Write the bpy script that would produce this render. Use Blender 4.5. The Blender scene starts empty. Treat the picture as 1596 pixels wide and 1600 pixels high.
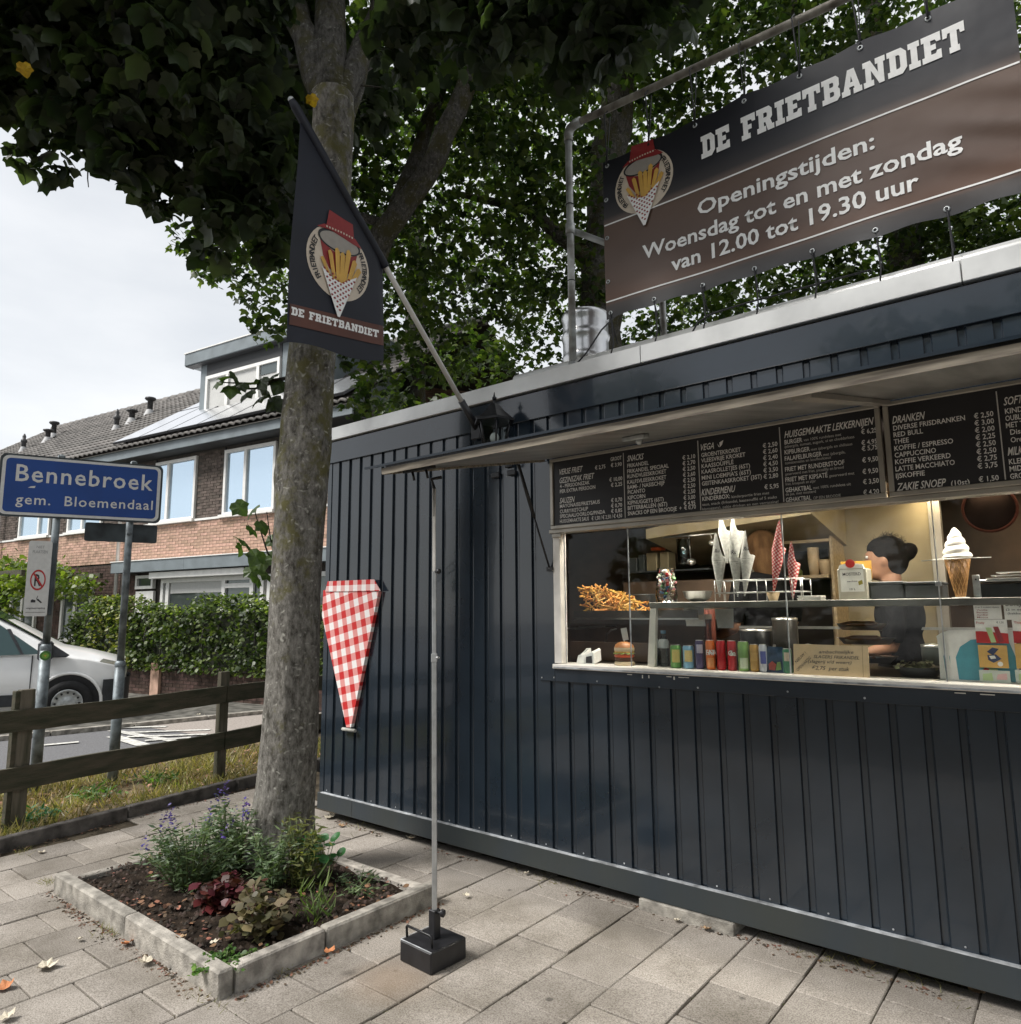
import bpy, bmesh, math, random
import numpy as np
from mathutils import Vector, Matrix
random.seed(7); RNG = np.random.default_rng(7)
R = math.radians
SC = bpy.context.scene
COL = SC.collection

# ------------------------------------------------------------------ camera, world, sun, exposure
F, YAW, PITCH, ROLL = 1101.87, R(-38.856), R(7.991), R(-0.4365)
CAM = Vector((4.746, -3.512, 1.547))
_cy, _sy, _cp, _sp = math.cos(YAW), math.sin(YAW), math.cos(PITCH), math.sin(PITCH)
_f = Vector((_sy*_cp, _cy*_cp, _sp)); _r = Vector((_cy, -_sy, 0)); _u = _r.cross(_f)
CR = _r*math.cos(ROLL) + _u*math.sin(ROLL); CU = -_r*math.sin(ROLL) + _u*math.cos(ROLL); CF = _f
cd = bpy.data.cameras.new('camera'); cam = bpy.data.objects.new('camera', cd); COL.objects.link(cam)
cam.matrix_world = Matrix(((CR.x, CU.x, -CF.x, CAM.x), (CR.y, CU.y, -CF.y, CAM.y), (CR.z, CU.z, -CF.z, CAM.z), (0, 0, 0, 1)))
cd.sensor_width = 36; cd.lens = 36*F/1596; cd.clip_start = .05; cd.clip_end = 600
SC.camera = cam
SC.view_settings.view_transform = 'Standard'; SC.view_settings.look = 'None'
SC.view_settings.exposure = 1.75; SC.view_settings.gamma = 1
SC.view_settings.use_curve_mapping = False

SUN_EL, SUN_AZ = R(50), R(236)     # azimuth: direction the sun stands in, measured from +x
W = bpy.data.worlds.new('World'); SC.world = W; W.use_nodes = True
nt = W.node_tree; nt.nodes.clear()
def N(t, ty, **k):
    n = t.nodes.new(ty)
    for a, b in k.items(): setattr(n, a, b)
    return n
out = N(nt, 'ShaderNodeOutputWorld'); bg = N(nt, 'ShaderNodeBackground'); bg.inputs[1].default_value = .1
sky = N(nt, 'ShaderNodeTexSky', sky_type='NISHITA', sun_disc=False); sky.sun_elevation = SUN_EL
sky.sun_rotation = math.pi/2 - SUN_AZ
tc = N(nt, 'ShaderNodeTexCoord'); mp = N(nt, 'ShaderNodeMapping'); mp.inputs[3].default_value = (1.0, 1.0, 2.6)
nz = N(nt, 'ShaderNodeTexNoise'); nz.inputs['Scale'].default_value = 2.1; nz.inputs['Detail'].default_value = 7; nz.inputs['Roughness'].default_value = .52
cr = N(nt, 'ShaderNodeValToRGB'); cr.color_ramp.elements[0].position = .34; cr.color_ramp.elements[0].color = (2.3, 2.36, 2.42, 1)
cr.color_ramp.elements[1].position = .66; cr.color_ramp.elements[1].color = (3.05, 3.05, 3.03, 1)
mx = N(nt, 'ShaderNodeMixRGB'); mx.inputs[0].default_value = .93
L = nt.links.new
L(tc.outputs['Generated'], mp.inputs[0]); L(mp.outputs[0], nz.inputs[0]); L(nz.outputs[0], cr.inputs[0])
L(sky.outputs[0], mx.inputs[1]); L(cr.outputs[0], mx.inputs[2]); L(mx.outputs[0], bg.inputs[0]); L(bg.outputs[0], out.inputs[0])
sd = bpy.data.lights.new('sun', 'SUN'); sd.energy = 1.5; sd.angle = R(22); sd.color = (1, .965, .92)
so = bpy.data.objects.new('sun', sd); COL.objects.link(so)
sv = Vector((math.cos(SUN_EL)*math.cos(SUN_AZ), math.cos(SUN_EL)*math.sin(SUN_AZ), math.sin(SUN_EL)))
so.rotation_euler = sv.to_track_quat('Z', 'Y').to_euler(); so.location = (0, -10, 20)

# ------------------------------------------------------------------ measuring helper: a sight line met with a real plane
def ray(p): return CR*((p[0]-798)/F) - CU*((p[1]-800)/F) + CF
def U(p, x=None, y=None, z=None, d=None):
    v = ray(p)
    if x is not None: t = (x-CAM.x)/v.x
    elif y is not None: t = (y-CAM.y)/v.y
    elif z is not None: t = (z-CAM.z)/v.z
    else: t = d
    return CAM + v*t
def UP(p, P, n):
    v = ray(p); return CAM + v*((P-CAM).dot(n)/v.dot(n))

# ------------------------------------------------------------------ materials
def M(name, col, rough=.6, metal=0, var=.12, scale=8, bump=0, bscale=None, col2=None, c2fac=.5, obj=0, island=0, spec=.5, coat=0, trans=0, stretch=None, detail=5):
    m = bpy.data.materials.new(name); m.use_nodes = True; t = m.node_tree; b = t.nodes['Principled BSDF']
    b.inputs['Roughness'].default_value = rough; b.inputs['Metallic'].default_value = metal
    b.inputs['Specular IOR Level'].default_value = spec; b.inputs['Coat Weight'].default_value = coat
    b.inputs['Transmission Weight'].default_value = trans
    l = t.links.new
    co = N(t, 'ShaderNodeTexCoord'); src = co.outputs['Object']
    if stretch:
        mp = N(t, 'ShaderNodeMapping'); mp.inputs[3].default_value = stretch; l(src, mp.inputs[0]); src = mp.outputs[0]
    n = N(t, 'ShaderNodeTexNoise'); n.inputs['Scale'].default_value = scale; n.inputs['Detail'].default_value = detail; l(src, n.inputs[0])
    c2 = col2 if col2 else tuple(c*(1-var*2) for c in col)
    r = N(t, 'ShaderNodeValToRGB'); r.color_ramp.elements[0].position = c2fac-.17; r.color_ramp.elements[1].position = c2fac+.17
    r.color_ramp.elements[0].color = (*c2, 1)
    r.color_ramp.elements[1].color = (*(tuple(min(1, c*(1+var)) for c in col)), 1); l(n.outputs[0], r.inputs[0]); last = r.outputs[0]
    if obj or island:
        fac = None
        if obj: oi = N(t, 'ShaderNodeObjectInfo'); fac = oi.outputs['Random']
        if island:
            ge = N(t, 'ShaderNodeNewGeometry')
            if fac is None: fac = ge.outputs['Random Per Island']
            else:
                ad = N(t, 'ShaderNodeMath', operation='ADD'); l(fac, ad.inputs[0]); l(ge.outputs['Random Per Island'], ad.inputs[1])
                fr = N(t, 'ShaderNodeMath', operation='FRACT'); l(ad.outputs[0], fr.inputs[0]); fac = fr.outputs[0]
        a = max(obj, island)
        mr = N(t, 'ShaderNodeMapRange'); mr.inputs[3].default_value = 1-a; mr.inputs[4].default_value = 1+a; l(fac, mr.inputs[0])
        hs = N(t, 'ShaderNodeHueSaturation'); l(mr.outputs[0], hs.inputs['Value']); l(last, hs.inputs['Color']); last = hs.outputs[0]
        mr2 = N(t, 'ShaderNodeMapRange'); mr2.inputs[3].default_value = .5+a*.05; mr2.inputs[4].default_value = .5-a*.05; l(fac, mr2.inputs[0]); l(mr2.outputs[0], hs.inputs['Hue'])
    l(last, b.inputs['Base Color'])
    if bump:
        n2 = N(t, 'ShaderNodeTexNoise'); n2.inputs['Scale'].default_value = bscale or scale*4; n2.inputs['Detail'].default_value = 6; l(src, n2.inputs[0])
        bp = N(t, 'ShaderNodeBump'); bp.inputs['Strength'].default_value = bump; bp.inputs['Distance'].default_value = .01
        l(n2.outputs[0], bp.inputs['Height']); l(bp.outputs[0], b.inputs['Normal'])
    return m
def leafmat(name, c1, c2, island=.35, trans=.35, rough=.45, yellow=None):
    m = M(name, c1, rough, var=.2, scale=3, col2=c2, island=island, spec=.4)
    t = m.node_tree; b = t.nodes['Principled BSDF']; o = t.nodes['Material Output']; l = t.links.new
    hs = b.inputs['Base Color'].links[0].from_socket
    tr = N(t, 'ShaderNodeBsdfTranslucent'); br = N(t, 'ShaderNodeMixRGB', blend_type='MULTIPLY'); br.inputs[0].default_value = 1
    br.inputs[2].default_value = (1.6, 1.9, .7, 1); l(hs, br.inputs[1]); l(br.outputs[0], tr.inputs[0])
    ms = N(t, 'ShaderNodeMixShader'); ms.inputs[0].default_value = trans; l(b.outputs[0], ms.inputs[1]); l(tr.outputs[0], ms.inputs[2]); l(ms.outputs[0], o.inputs[0])
    return m
def glassmat(name, tint=(.9, .95, .95), refl=.08):
    m = bpy.data.materials.new(name); m.use_nodes = True; t = m.node_tree; t.nodes.clear(); l = t.links.new
    o = N(t, 'ShaderNodeOutputMaterial'); tr = N(t, 'ShaderNodeBsdfTransparent'); tr.inputs[0].default_value = (*tint, 1)
    g = N(t, 'ShaderNodeBsdfGlossy'); g.inputs['Roughness'].default_value = .03
    fr = N(t, 'ShaderNodeFresnel'); fr.inputs[0].default_value = 1.45
    ad = N(t, 'ShaderNodeMath', operation='MULTIPLY'); ad.inputs[1].default_value = refl; l(fr.outputs[0], ad.inputs[0])
    ms = N(t, 'ShaderNodeMixShader'); l(ad.outputs[0], ms.inputs[0]); l(tr.outputs[0], ms.inputs[1]); l(g.outputs[0], ms.inputs[2]); l(ms.outputs[0], o.inputs[0])
    return m
def emit(name, col, s):
    m = bpy.data.materials.new(name); m.use_nodes = True; t = m.node_tree; b = t.nodes['Principled BSDF']
    b.inputs['Emission Color'].default_value = (*col, 1); b.inputs['Emission Strength'].default_value = s; b.inputs['Base Color'].default_value = (*col, 1); return m
def flat(name, col, rough=.6, **k): return M(name, col, rough, var=.04, scale=30, **k)

def bark_mat(name, dark=1.0):
    m = bpy.data.materials.new(name); m.use_nodes = True; t = m.node_tree; b = t.nodes['Principled BSDF']; l = t.links.new
    b.inputs['Roughness'].default_value = .85; b.inputs['Specular IOR Level'].default_value = .25
    co = N(t, 'ShaderNodeTexCoord')
    mp = N(t, 'ShaderNodeMapping'); mp.inputs[3].default_value = (1, 1, .5); l(co.outputs['Object'], mp.inputs[0])
    n1 = N(t, 'ShaderNodeTexNoise'); n1.inputs['Scale'].default_value = 30; n1.inputs['Detail'].default_value = 10; n1.inputs['Roughness'].default_value = .75; l(mp.outputs[0], n1.inputs[0])
    r1 = N(t, 'ShaderNodeValToRGB'); e = r1.color_ramp.elements
    e[0].position = .36; e[0].color = (.05*dark, .045*dark, .036*dark, 1); e[1].position = .66; e[1].color = (.31*dark, .295*dark, .265*dark, 1); l(n1.outputs[0], r1.inputs[0])
    # moss: yellow green patches
    n2 = N(t, 'ShaderNodeTexNoise'); n2.inputs['Scale'].default_value = 5; n2.inputs['Detail'].default_value = 9; n2.inputs['Roughness'].default_value = .7; l(co.outputs['Object'], n2.inputs[0])
    sx = N(t, 'ShaderNodeSeparateXYZ'); l(co.outputs['Object'], sx.inputs[0])
    hz = N(t, 'ShaderNodeMapRange'); hz.inputs[1].default_value = 1.3; hz.inputs[2].default_value = 2.4; hz.inputs[3].default_value = -.09; hz.inputs[4].default_value = .035; l(sx.outputs['Z'], hz.inputs[0])
    ad = N(t, 'ShaderNodeMath', operation='ADD'); l(n2.outputs[0], ad.inputs[0]); l(hz.outputs[0], ad.inputs[1])
    r2 = N(t, 'ShaderNodeValToRGB'); r2.color_ramp.elements[0].position = .5; r2.color_ramp.elements[1].position = .62; l(ad.outputs[0], r2.inputs[0])
    m1 = N(t, 'ShaderNodeMixRGB'); m1.inputs[2].default_value = (.13*dark, .12*dark, .05*dark, 1); l(r2.outputs[0], m1.inputs[0]); l(r1.outputs[0], m1.inputs[1])
    # pale lichen flecks
    v = N(t, 'ShaderNodeTexVoronoi'); v.inputs['Scale'].default_value = 24; mp3 = N(t, 'ShaderNodeMapping'); mp3.inputs[3].default_value = (1, 1, 1.7); l(co.outputs['Object'], mp3.inputs[0])
    nd = N(t, 'ShaderNodeMixRGB'); nd.inputs[0].default_value = .22; l(mp3.outputs[0], nd.inputs[1]); n4 = N(t, 'ShaderNodeTexNoise'); n4.inputs['Scale'].default_value = 9; l(co.outputs['Object'], n4.inputs[0]); l(n4.outputs['Color'], nd.inputs[2]); l(nd.outputs[0], v.inputs[0])
    r3 = N(t, 'ShaderNodeValToRGB'); r3.color_ramp.elements[0].position = .1; r3.color_ramp.elements[0].color = (.7, .7, .7, 1); r3.color_ramp.elements[1].position = .36; r3.color_ramp.elements[1].color = (0, 0, 0, 1); l(v.outputs['Distance'], r3.inputs[0])
    cc = N(t, 'ShaderNodeSeparateColor'); l(v.outputs['Color'], cc.inputs[0]); gt = N(t, 'ShaderNodeMath', operation='GREATER_THAN'); gt.inputs[1].default_value = .55; l(cc.outputs[0], gt.inputs[0])
    mu = N(t, 'ShaderNodeMath', operation='MULTIPLY'); l(r3.outputs[0], mu.inputs[0]); l(gt.outputs[0], mu.inputs[1])
    m2 = N(t, 'ShaderNodeMixRGB'); m2.inputs[2].default_value = (.5*dark, .49*dark, .43*dark, 1); l(mu.outputs[0], m2.inputs[0]); l(m1.outputs[0], m2.inputs[1])
    l(m2.outputs[0], b.inputs['Base Color'])
    bp = N(t, 'ShaderNodeBump'); bp.inputs['Strength'].default_value = .9; bp.inputs['Distance'].default_value = .022; l(n1.outputs[0], bp.inputs['Height']); l(bp.outputs[0], b.inputs['Normal'])
    return m

def paver_mat():
    m = bpy.data.materials.new('concrete_paver'); m.use_nodes = True; t = m.node_tree; b = t.nodes['Principled BSDF']; l = t.links.new
    b.inputs['Roughness'].default_value = .88; b.inputs['Specular IOR Level'].default_value = .25
    co = N(t, 'ShaderNodeTexCoord'); ge = N(t, 'ShaderNodeNewGeometry'); P = ge.outputs['Position']
    n1 = N(t, 'ShaderNodeTexNoise'); n1.inputs['Scale'].default_value = 170; n1.inputs['Detail'].default_value = 3; n1.inputs['Roughness'].default_value = .7; l(P, n1.inputs[0])
    r1 = N(t, 'ShaderNodeValToRGB'); e = r1.color_ramp.elements; e[0].position = .3; e[0].color = (.14, .12, .1, 1); e[1].position = .6; e[1].color = (.41, .375, .333, 1); l(n1.outputs[0], r1.inputs[0])
    n2 = N(t, 'ShaderNodeTexNoise'); n2.inputs['Scale'].default_value = 1.7; n2.inputs['Detail'].default_value = 8; n2.inputs['Roughness'].default_value = .65; l(P, n2.inputs[0])
    r2 = N(t, 'ShaderNodeValToRGB'); e = r2.color_ramp.elements; e[0].position = .36; e[0].color = (.6, .59, .56, 1); e[1].position = .6; e[1].color = (1, 1, 1, 1); l(n2.outputs[0], r2.inputs[0])
    mu = N(t, 'ShaderNodeMixRGB', blend_type='MULTIPLY'); mu.inputs[0].default_value = 1; l(r1.outputs[0], mu.inputs[1]); l(r2.outputs[0], mu.inputs[2])
    # dark spots (chewing gum, moss dots)
    v = N(t, 'ShaderNodeTexVoronoi'); v.inputs['Scale'].default_value = 3.1; l(P, v.inputs[0])
    r3 = N(t, 'ShaderNodeValToRGB'); r3.color_ramp.elements[0].position = .035; r3.color_ramp.elements[0].color = (.45, .45, .45, 1); r3.color_ramp.elements[1].position = .06; l(v.outputs['Distance'], r3.inputs[0])
    mu2 = N(t, 'ShaderNodeMixRGB', blend_type='MULTIPLY'); mu2.inputs[0].default_value = 1; l(mu.outputs[0], mu2.inputs[1]); l(r3.outputs[0], mu2.inputs[2])
    # rust stain near the stand's foot
    oi = N(t, 'ShaderNodeObjectInfo'); mr = N(t, 'ShaderNodeMapRange'); mr.inputs[3].default_value = .8; mr.inputs[4].default_value = 1.13; l(oi.outputs['Random'], mr.inputs[0])
    hs = N(t, 'ShaderNodeHueSaturation'); l(mr.outputs[0], hs.inputs['Value']); l(mu2.outputs[0], hs.inputs['Color'])
    vd = N(t, 'ShaderNodeVectorMath', operation='DISTANCE'); vd.inputs[1].default_value = (2.3, -1.3, 0); l(P, vd.inputs[0])
    rr = N(t, 'ShaderNodeMapRange'); rr.inputs[1].default_value = .06; rr.inputs[2].default_value = .24; rr.inputs[3].default_value = .32; rr.inputs[4].default_value = 0; l(vd.outputs['Value'], rr.inputs[0])
    m5 = N(t, 'ShaderNodeMixRGB'); m5.inputs[2].default_value = (.3, .2, .12, 1); l(rr.outputs[0], m5.inputs[0]); l(hs.outputs[0], m5.inputs[1])
    l(m5.outputs[0], b.inputs['Base Color'])
    bp = N(t, 'ShaderNodeBump'); bp.inputs['Strength'].default_value = .45; bp.inputs['Distance'].default_value = .004; l(n1.outputs[0], bp.inputs['Height']); l(bp.outputs[0], b.inputs['Normal'])
    return m

def gingham_mat(name, sx, sy, shear=0, strong=(.55, .015, .015), mid=(.72, .3, .28), light=(.85, .82, .8), axes='XZ', rough=.6):
    """woven check: two crossed band patterns"""
    m = bpy.data.materials.new(name); m.use_nodes = True; t = m.node_tree; b = t.nodes['Principled BSDF']; l = t.links.new; b.inputs['Roughness'].default_value = rough
    co = N(t, 'ShaderNodeTexCoord'); s = N(t, 'ShaderNodeSeparateXYZ'); l(co.outputs['Object'], s.inputs[0])
    a_, b_ = s.outputs[axes[0]], s.outputs[axes[1]]
    def band(val, other, k, sh):
        mm = N(t, 'ShaderNodeMath', operation='MULTIPLY'); mm.inputs[1].default_value = sh; l(other, mm.inputs[0])
        a = N(t, 'ShaderNodeMath', operation='ADD'); l(val, a.inputs[0]); l(mm.outputs[0], a.inputs[1])
        q = N(t, 'ShaderNodeMath', operation='MULTIPLY'); q.inputs[1].default_value = k; l(a.outputs[0], q.inputs[0])
        f = N(t, 'ShaderNodeMath', operation='FRACT'); l(q.outputs[0], f.inputs[0])
        g = N(t, 'ShaderNodeMath', operation='GREATER_THAN'); g.inputs[1].default_value = .5; l(f.outputs[0], g.inputs[0]); return g.outputs[0]
    A = band(a_, b_, sx, shear); B = band(b_, a_, sy, -shear)
    x1 = N(t, 'ShaderNodeMixRGB'); x1.inputs[1].default_value = (*light, 1); x1.inputs[2].default_value = (*mid, 1); l(A, x1.inputs[0])
    x2 = N(t, 'ShaderNodeMixRGB'); x2.inputs[1].default_value = (*mid, 1); x2.inputs[2].default_value = (*strong, 1); l(A, x2.inputs[0])
    x3 = N(t, 'ShaderNodeMixRGB'); l(B, x3.inputs[0]); l(x1.outputs[0], x3.inputs[1]); l(x2.outputs[0], x3.inputs[2]); l(x3.outputs[0], b.inputs['Base Color'])
    return m

# ------------------------------------------------------------------ mesh building
class MB:
    def __init__(s): s.v = []; s.f = []; s.sm = []
    def add(s, vs, fs, smooth=False):
        o = len(s.v); s.v += [tuple(v) for v in vs]
        for f in fs: s.f.append(tuple(o+i for i in f)); s.sm.append(smooth)
        return s
    def box(s, a, b, bev=0):
        x0, y0, z0 = a; x1, y1, z1 = b
        if x0 > x1: x0, x1 = x1, x0
        if y0 > y1: y0, y1 = y1, y0
        if z0 > z1: z0, z1 = z1, z0
        if bev <= 0:
            return s.add([(x0, y0, z0), (x1, y0, z0), (x1, y1, z0), (x0, y1, z0), (x0, y0, z1), (x1, y0, z1), (x1, y1, z1), (x0, y1, z1)],
                         [(0, 3, 2, 1), (4, 5, 6, 7), (0, 1, 5, 4), (1, 2, 6, 5), (2, 3, 7, 6), (3, 0, 4, 7)])
        e = bev; V = []; C = [(x0, y0, z0), (x1, y0, z0), (x1, y1, z0), (x0, y1, z0), (x0, y0, z1), (x1, y0, z1), (x1, y1, z1), (x0, y1, z1)]
        cx = [(x0+x1)/2, (y0+y1)/2, (z0+z1)/2]
        for c in C:
            d = [(-e if c[i] > cx[i] else e) for i in range(3)]
            V += [(c[0], c[1]+d[1], c[2]+d[2]), (c[0]+d[0], c[1], c[2]+d[2]), (c[0]+d[0], c[1]+d[1], c[2])]
        def q(i, k): return i*3+k
        Fs = [(q(0, 2), q(3, 2), q(2, 2), q(1, 2)), (q(4, 2), q(5, 2), q(6, 2), q(7, 2)), (q(0, 1), q(1, 1), q(5, 1), q(4, 1)), (q(2, 1), q(3, 1), q(7, 1), q(6, 1)), (q(1, 0), q(2, 0), q(6, 0), q(5, 0)), (q(3, 0), q(0, 0), q(4, 0), q(7, 0))]
        for (i, j, k1, k2) in [(0, 1, 1, 2), (1, 2, 0, 2), (2, 3, 1, 2), (3, 0, 0, 2), (4, 5, 1, 2), (5, 6, 0, 2), (6, 7, 1, 2), (7, 4, 0, 2), (0, 4, 0, 1), (1, 5, 0, 1), (2, 6, 0, 1), (3, 7, 0, 1)]:
            Fs.append((q(i, k1), q(j, k1), q(j, k2), q(i, k2)))
        for i in range(8): Fs.append((q(i, 0), q(i, 1), q(i, 2)))
        return s.add(V, Fs)
    def obox(s, c, ax, h, bev=0):
        """oriented box: centre c, axes ax (3 vectors), half sizes h"""
        t = MB().box((-h[0], -h[1], -h[2]), h, bev); A = [Vector(a).normalized() for a in ax]; c = Vector(c)
        return s.add([c+A[0]*v[0]+A[1]*v[1]+A[2]*v[2] for v in t.v], t.f)
    def tube(s, pts, r, n=10, cap=True, smooth=True):
        pts = [Vector(p) for p in pts]; rs = r if isinstance(r, (list, tuple)) else [r]*len(pts)
        V = []; Fs = []; ref = None
        for i, p in enumerate(pts):
            d = (pts[min(i+1, len(pts)-1)]-pts[max(i-1, 0)]).normalized()
            if ref is None: ref = d.orthogonal().normalized()
            ref = (ref-d*ref.dot(d)).normalized(); b = d.cross(ref)
            for k in range(n):
                a = 2*math.pi*k/n; V.append(p+(ref*math.cos(a)+b*math.sin(a))*rs[i])
        for i in range(len(pts)-1):
            for k in range(n): Fs.append((i*n+k, i*n+(k+1) % n, (i+1)*n+(k+1) % n, (i+1)*n+k))
        s.add(V, Fs, smooth)
        if cap:
            o = len(s.v)-len(V); s.f.append(tuple(o+k for k in reversed(range(n)))); s.sm.append(False)
            s.f.append(tuple(o+(len(pts)-1)*n+k for k in range(n))); s.sm.append(False)
        return s
    def lathe(s, prof, c=(0, 0, 0), n=24, smooth=True, axis=None):
        V = []; Fs = []; c = Vector(c)
        for (r, z) in prof:
            for k in range(n):
                a = 2*math.pi*k/n; V.append(Vector((r*math.cos(a), r*math.sin(a), z)))
        if axis is not None:
            q = Vector((0, 0, 1)).rotation_difference(Vector(axis).normalized()); V = [q @ v for v in V]
        V = [c+v for v in V]
        for i in range(len(prof)-1):
            for k in range(n): Fs.append((i*n+k, i*n+(k+1) % n, (i+1)*n+(k+1) % n, (i+1)*n+k))
        return s.add(V, Fs, smooth)
    def poly(s, pts): return s.add(pts, [tuple(range(len(pts)))])
    def prism(s, pts, d):
        """pts: planar outline, d: extrusion vector"""
        d = Vector(d); n = len(pts); P = [Vector(p) for p in pts]
        return s.add(P+[p+d for p in P], [tuple(reversed(range(n))), tuple(range(n, 2*n))]+[(i, (i+1) % n, n+(i+1) % n, n+i) for i in range(n)])
    def sphere(s, c, r, nu=16, nv=10, smooth=True):
        r = r if isinstance(r, (tuple, list)) else (r, r, r); V = []; Fs = []
        for j in range(nv+1):
            t = math.pi*j/nv
            for i in range(nu):
                a = 2*math.pi*i/nu; V.append((c[0]+r[0]*math.sin(t)*math.cos(a), c[1]+r[1]*math.sin(t)*math.sin(a), c[2]-r[2]*math.cos(t)))
        for j in range(nv):
            for i in range(nu): Fs.append((j*nu+i, j*nu+(i+1) % nu, (j+1)*nu+(i+1) % nu, (j+1)*nu+i))
        return s.add(V, Fs, smooth)
    def mesh(s, name, mat):
        me = bpy.data.meshes.new(name); me.from_pydata(s.v, [], s.f)
        me.polygons.foreach_set('use_smooth', s.sm); me.validate()
        if mat: me.materials.append(mat)
        me.update(); return me

def tag(o, label=None, cat=None, group=None, kind=None):
    if label: o['label'] = label
    if cat: o['category'] = cat
    if group: o['group'] = group
    if kind: o['kind'] = kind
    return o
def link(o, parent=None, world=True):
    COL.objects.link(o)
    if parent is not None:
        o.parent = parent
        if world: o.matrix_parent_inverse = Matrix.Translation(-parent.location)
    return o
def ob(name, mb, mat, parent=None, world=True, **k):
    me = mb.mesh(name, mat) if isinstance(mb, MB) else mb
    o = bpy.data.objects.new(name, me); link(o, parent, world); tag(o, **k); return o
def thing(name, label, cat, loc=(0, 0, 0), rz=0, group=None):
    o = bpy.data.objects.new(name, None); o.empty_display_size = .1; o.location = loc; o.rotation_euler = (0, 0, rz); COL.objects.link(o)
    return tag(o, label, cat, group)
def kids(o): return [c for c in COL.objects if c.parent == o]
def copy_tree(o, loc, rz=0, label=None, parent=None):
    c = o.copy(); COL.objects.link(c); c.parent = parent
    if parent is None:
        c.location = loc; c.rotation_euler = (0, 0, rz)
        if label: c['label'] = label
    for k in kids(o): copy_tree(k, None, parent=c)
    return c

# ------------------------------------------------------------------ lettering
def text_mesh(body, name, mat, O, ux, uy, h=None, width=None, bold=0., shear=0, sp=1.0, center=False, extr=None):
    """built-in type laid on a plane: O baseline start, ux/uy plane axes, h cap height in metres, width total width"""
    c = bpy.data.curves.new('tmp', 'FONT'); c.body = body; c.size = 1; c.offset = bold; c.shear = shear; c.resolution_u = 2; c.space_character = sp
    o = bpy.data.objects.new('tmp', c); COL.objects.link(o); dg = bpy.context.evaluated_depsgraph_get(); me = bpy.data.meshes.new_from_object(o.evaluated_get(dg))
    bpy.data.objects.remove(o); bpy.data.curves.remove(c)
    n = len(me.vertices); a = np.zeros(n*3, 'f'); me.vertices.foreach_get('co', a); a = a.reshape(-1, 3)
    if n == 0: return me
    x0, x1 = a[:, 0].min(), a[:, 0].max(); sy = h/.69 if h else 1; sx = sy if width is None else width/(x1-x0)
    X = (a[:, 0]-(x0 if not center else (x0+x1)/2))*sx; Y = a[:, 1]*sy
    ux = np.array(ux); uy = np.array(uy); Pn = np.array(O)+X[:, None]*ux+Y[:, None]*uy
    me.vertices.foreach_set('co', Pn.astype('f').ravel()); me.materials.clear(); me.materials.append(mat); me.name = name; me.update(); return me
def text_between(body, A, B, top, mat, parent, nudge, bold=.012, shear=0, name='lettering', sp=1.0, level=True):
    """A,B baseline ends, top: a point at cap height above A, nudge: off the surface"""
    A, B, top = Vector(A), Vector(B), Vector(top)
    if level: zz = (A.z+B.z)/2; B = Vector((B.x, B.y, A.z))
    ux = (B-A); w = ux.length; ux.normalize(); h = (top-A).length; uy = Vector((0, 0, 1))
    me = text_mesh(body, name, mat, A+Vector(nudge), ux, uy, h, w, bold, shear, sp)
    return ob(name, me, None, parent)
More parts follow.
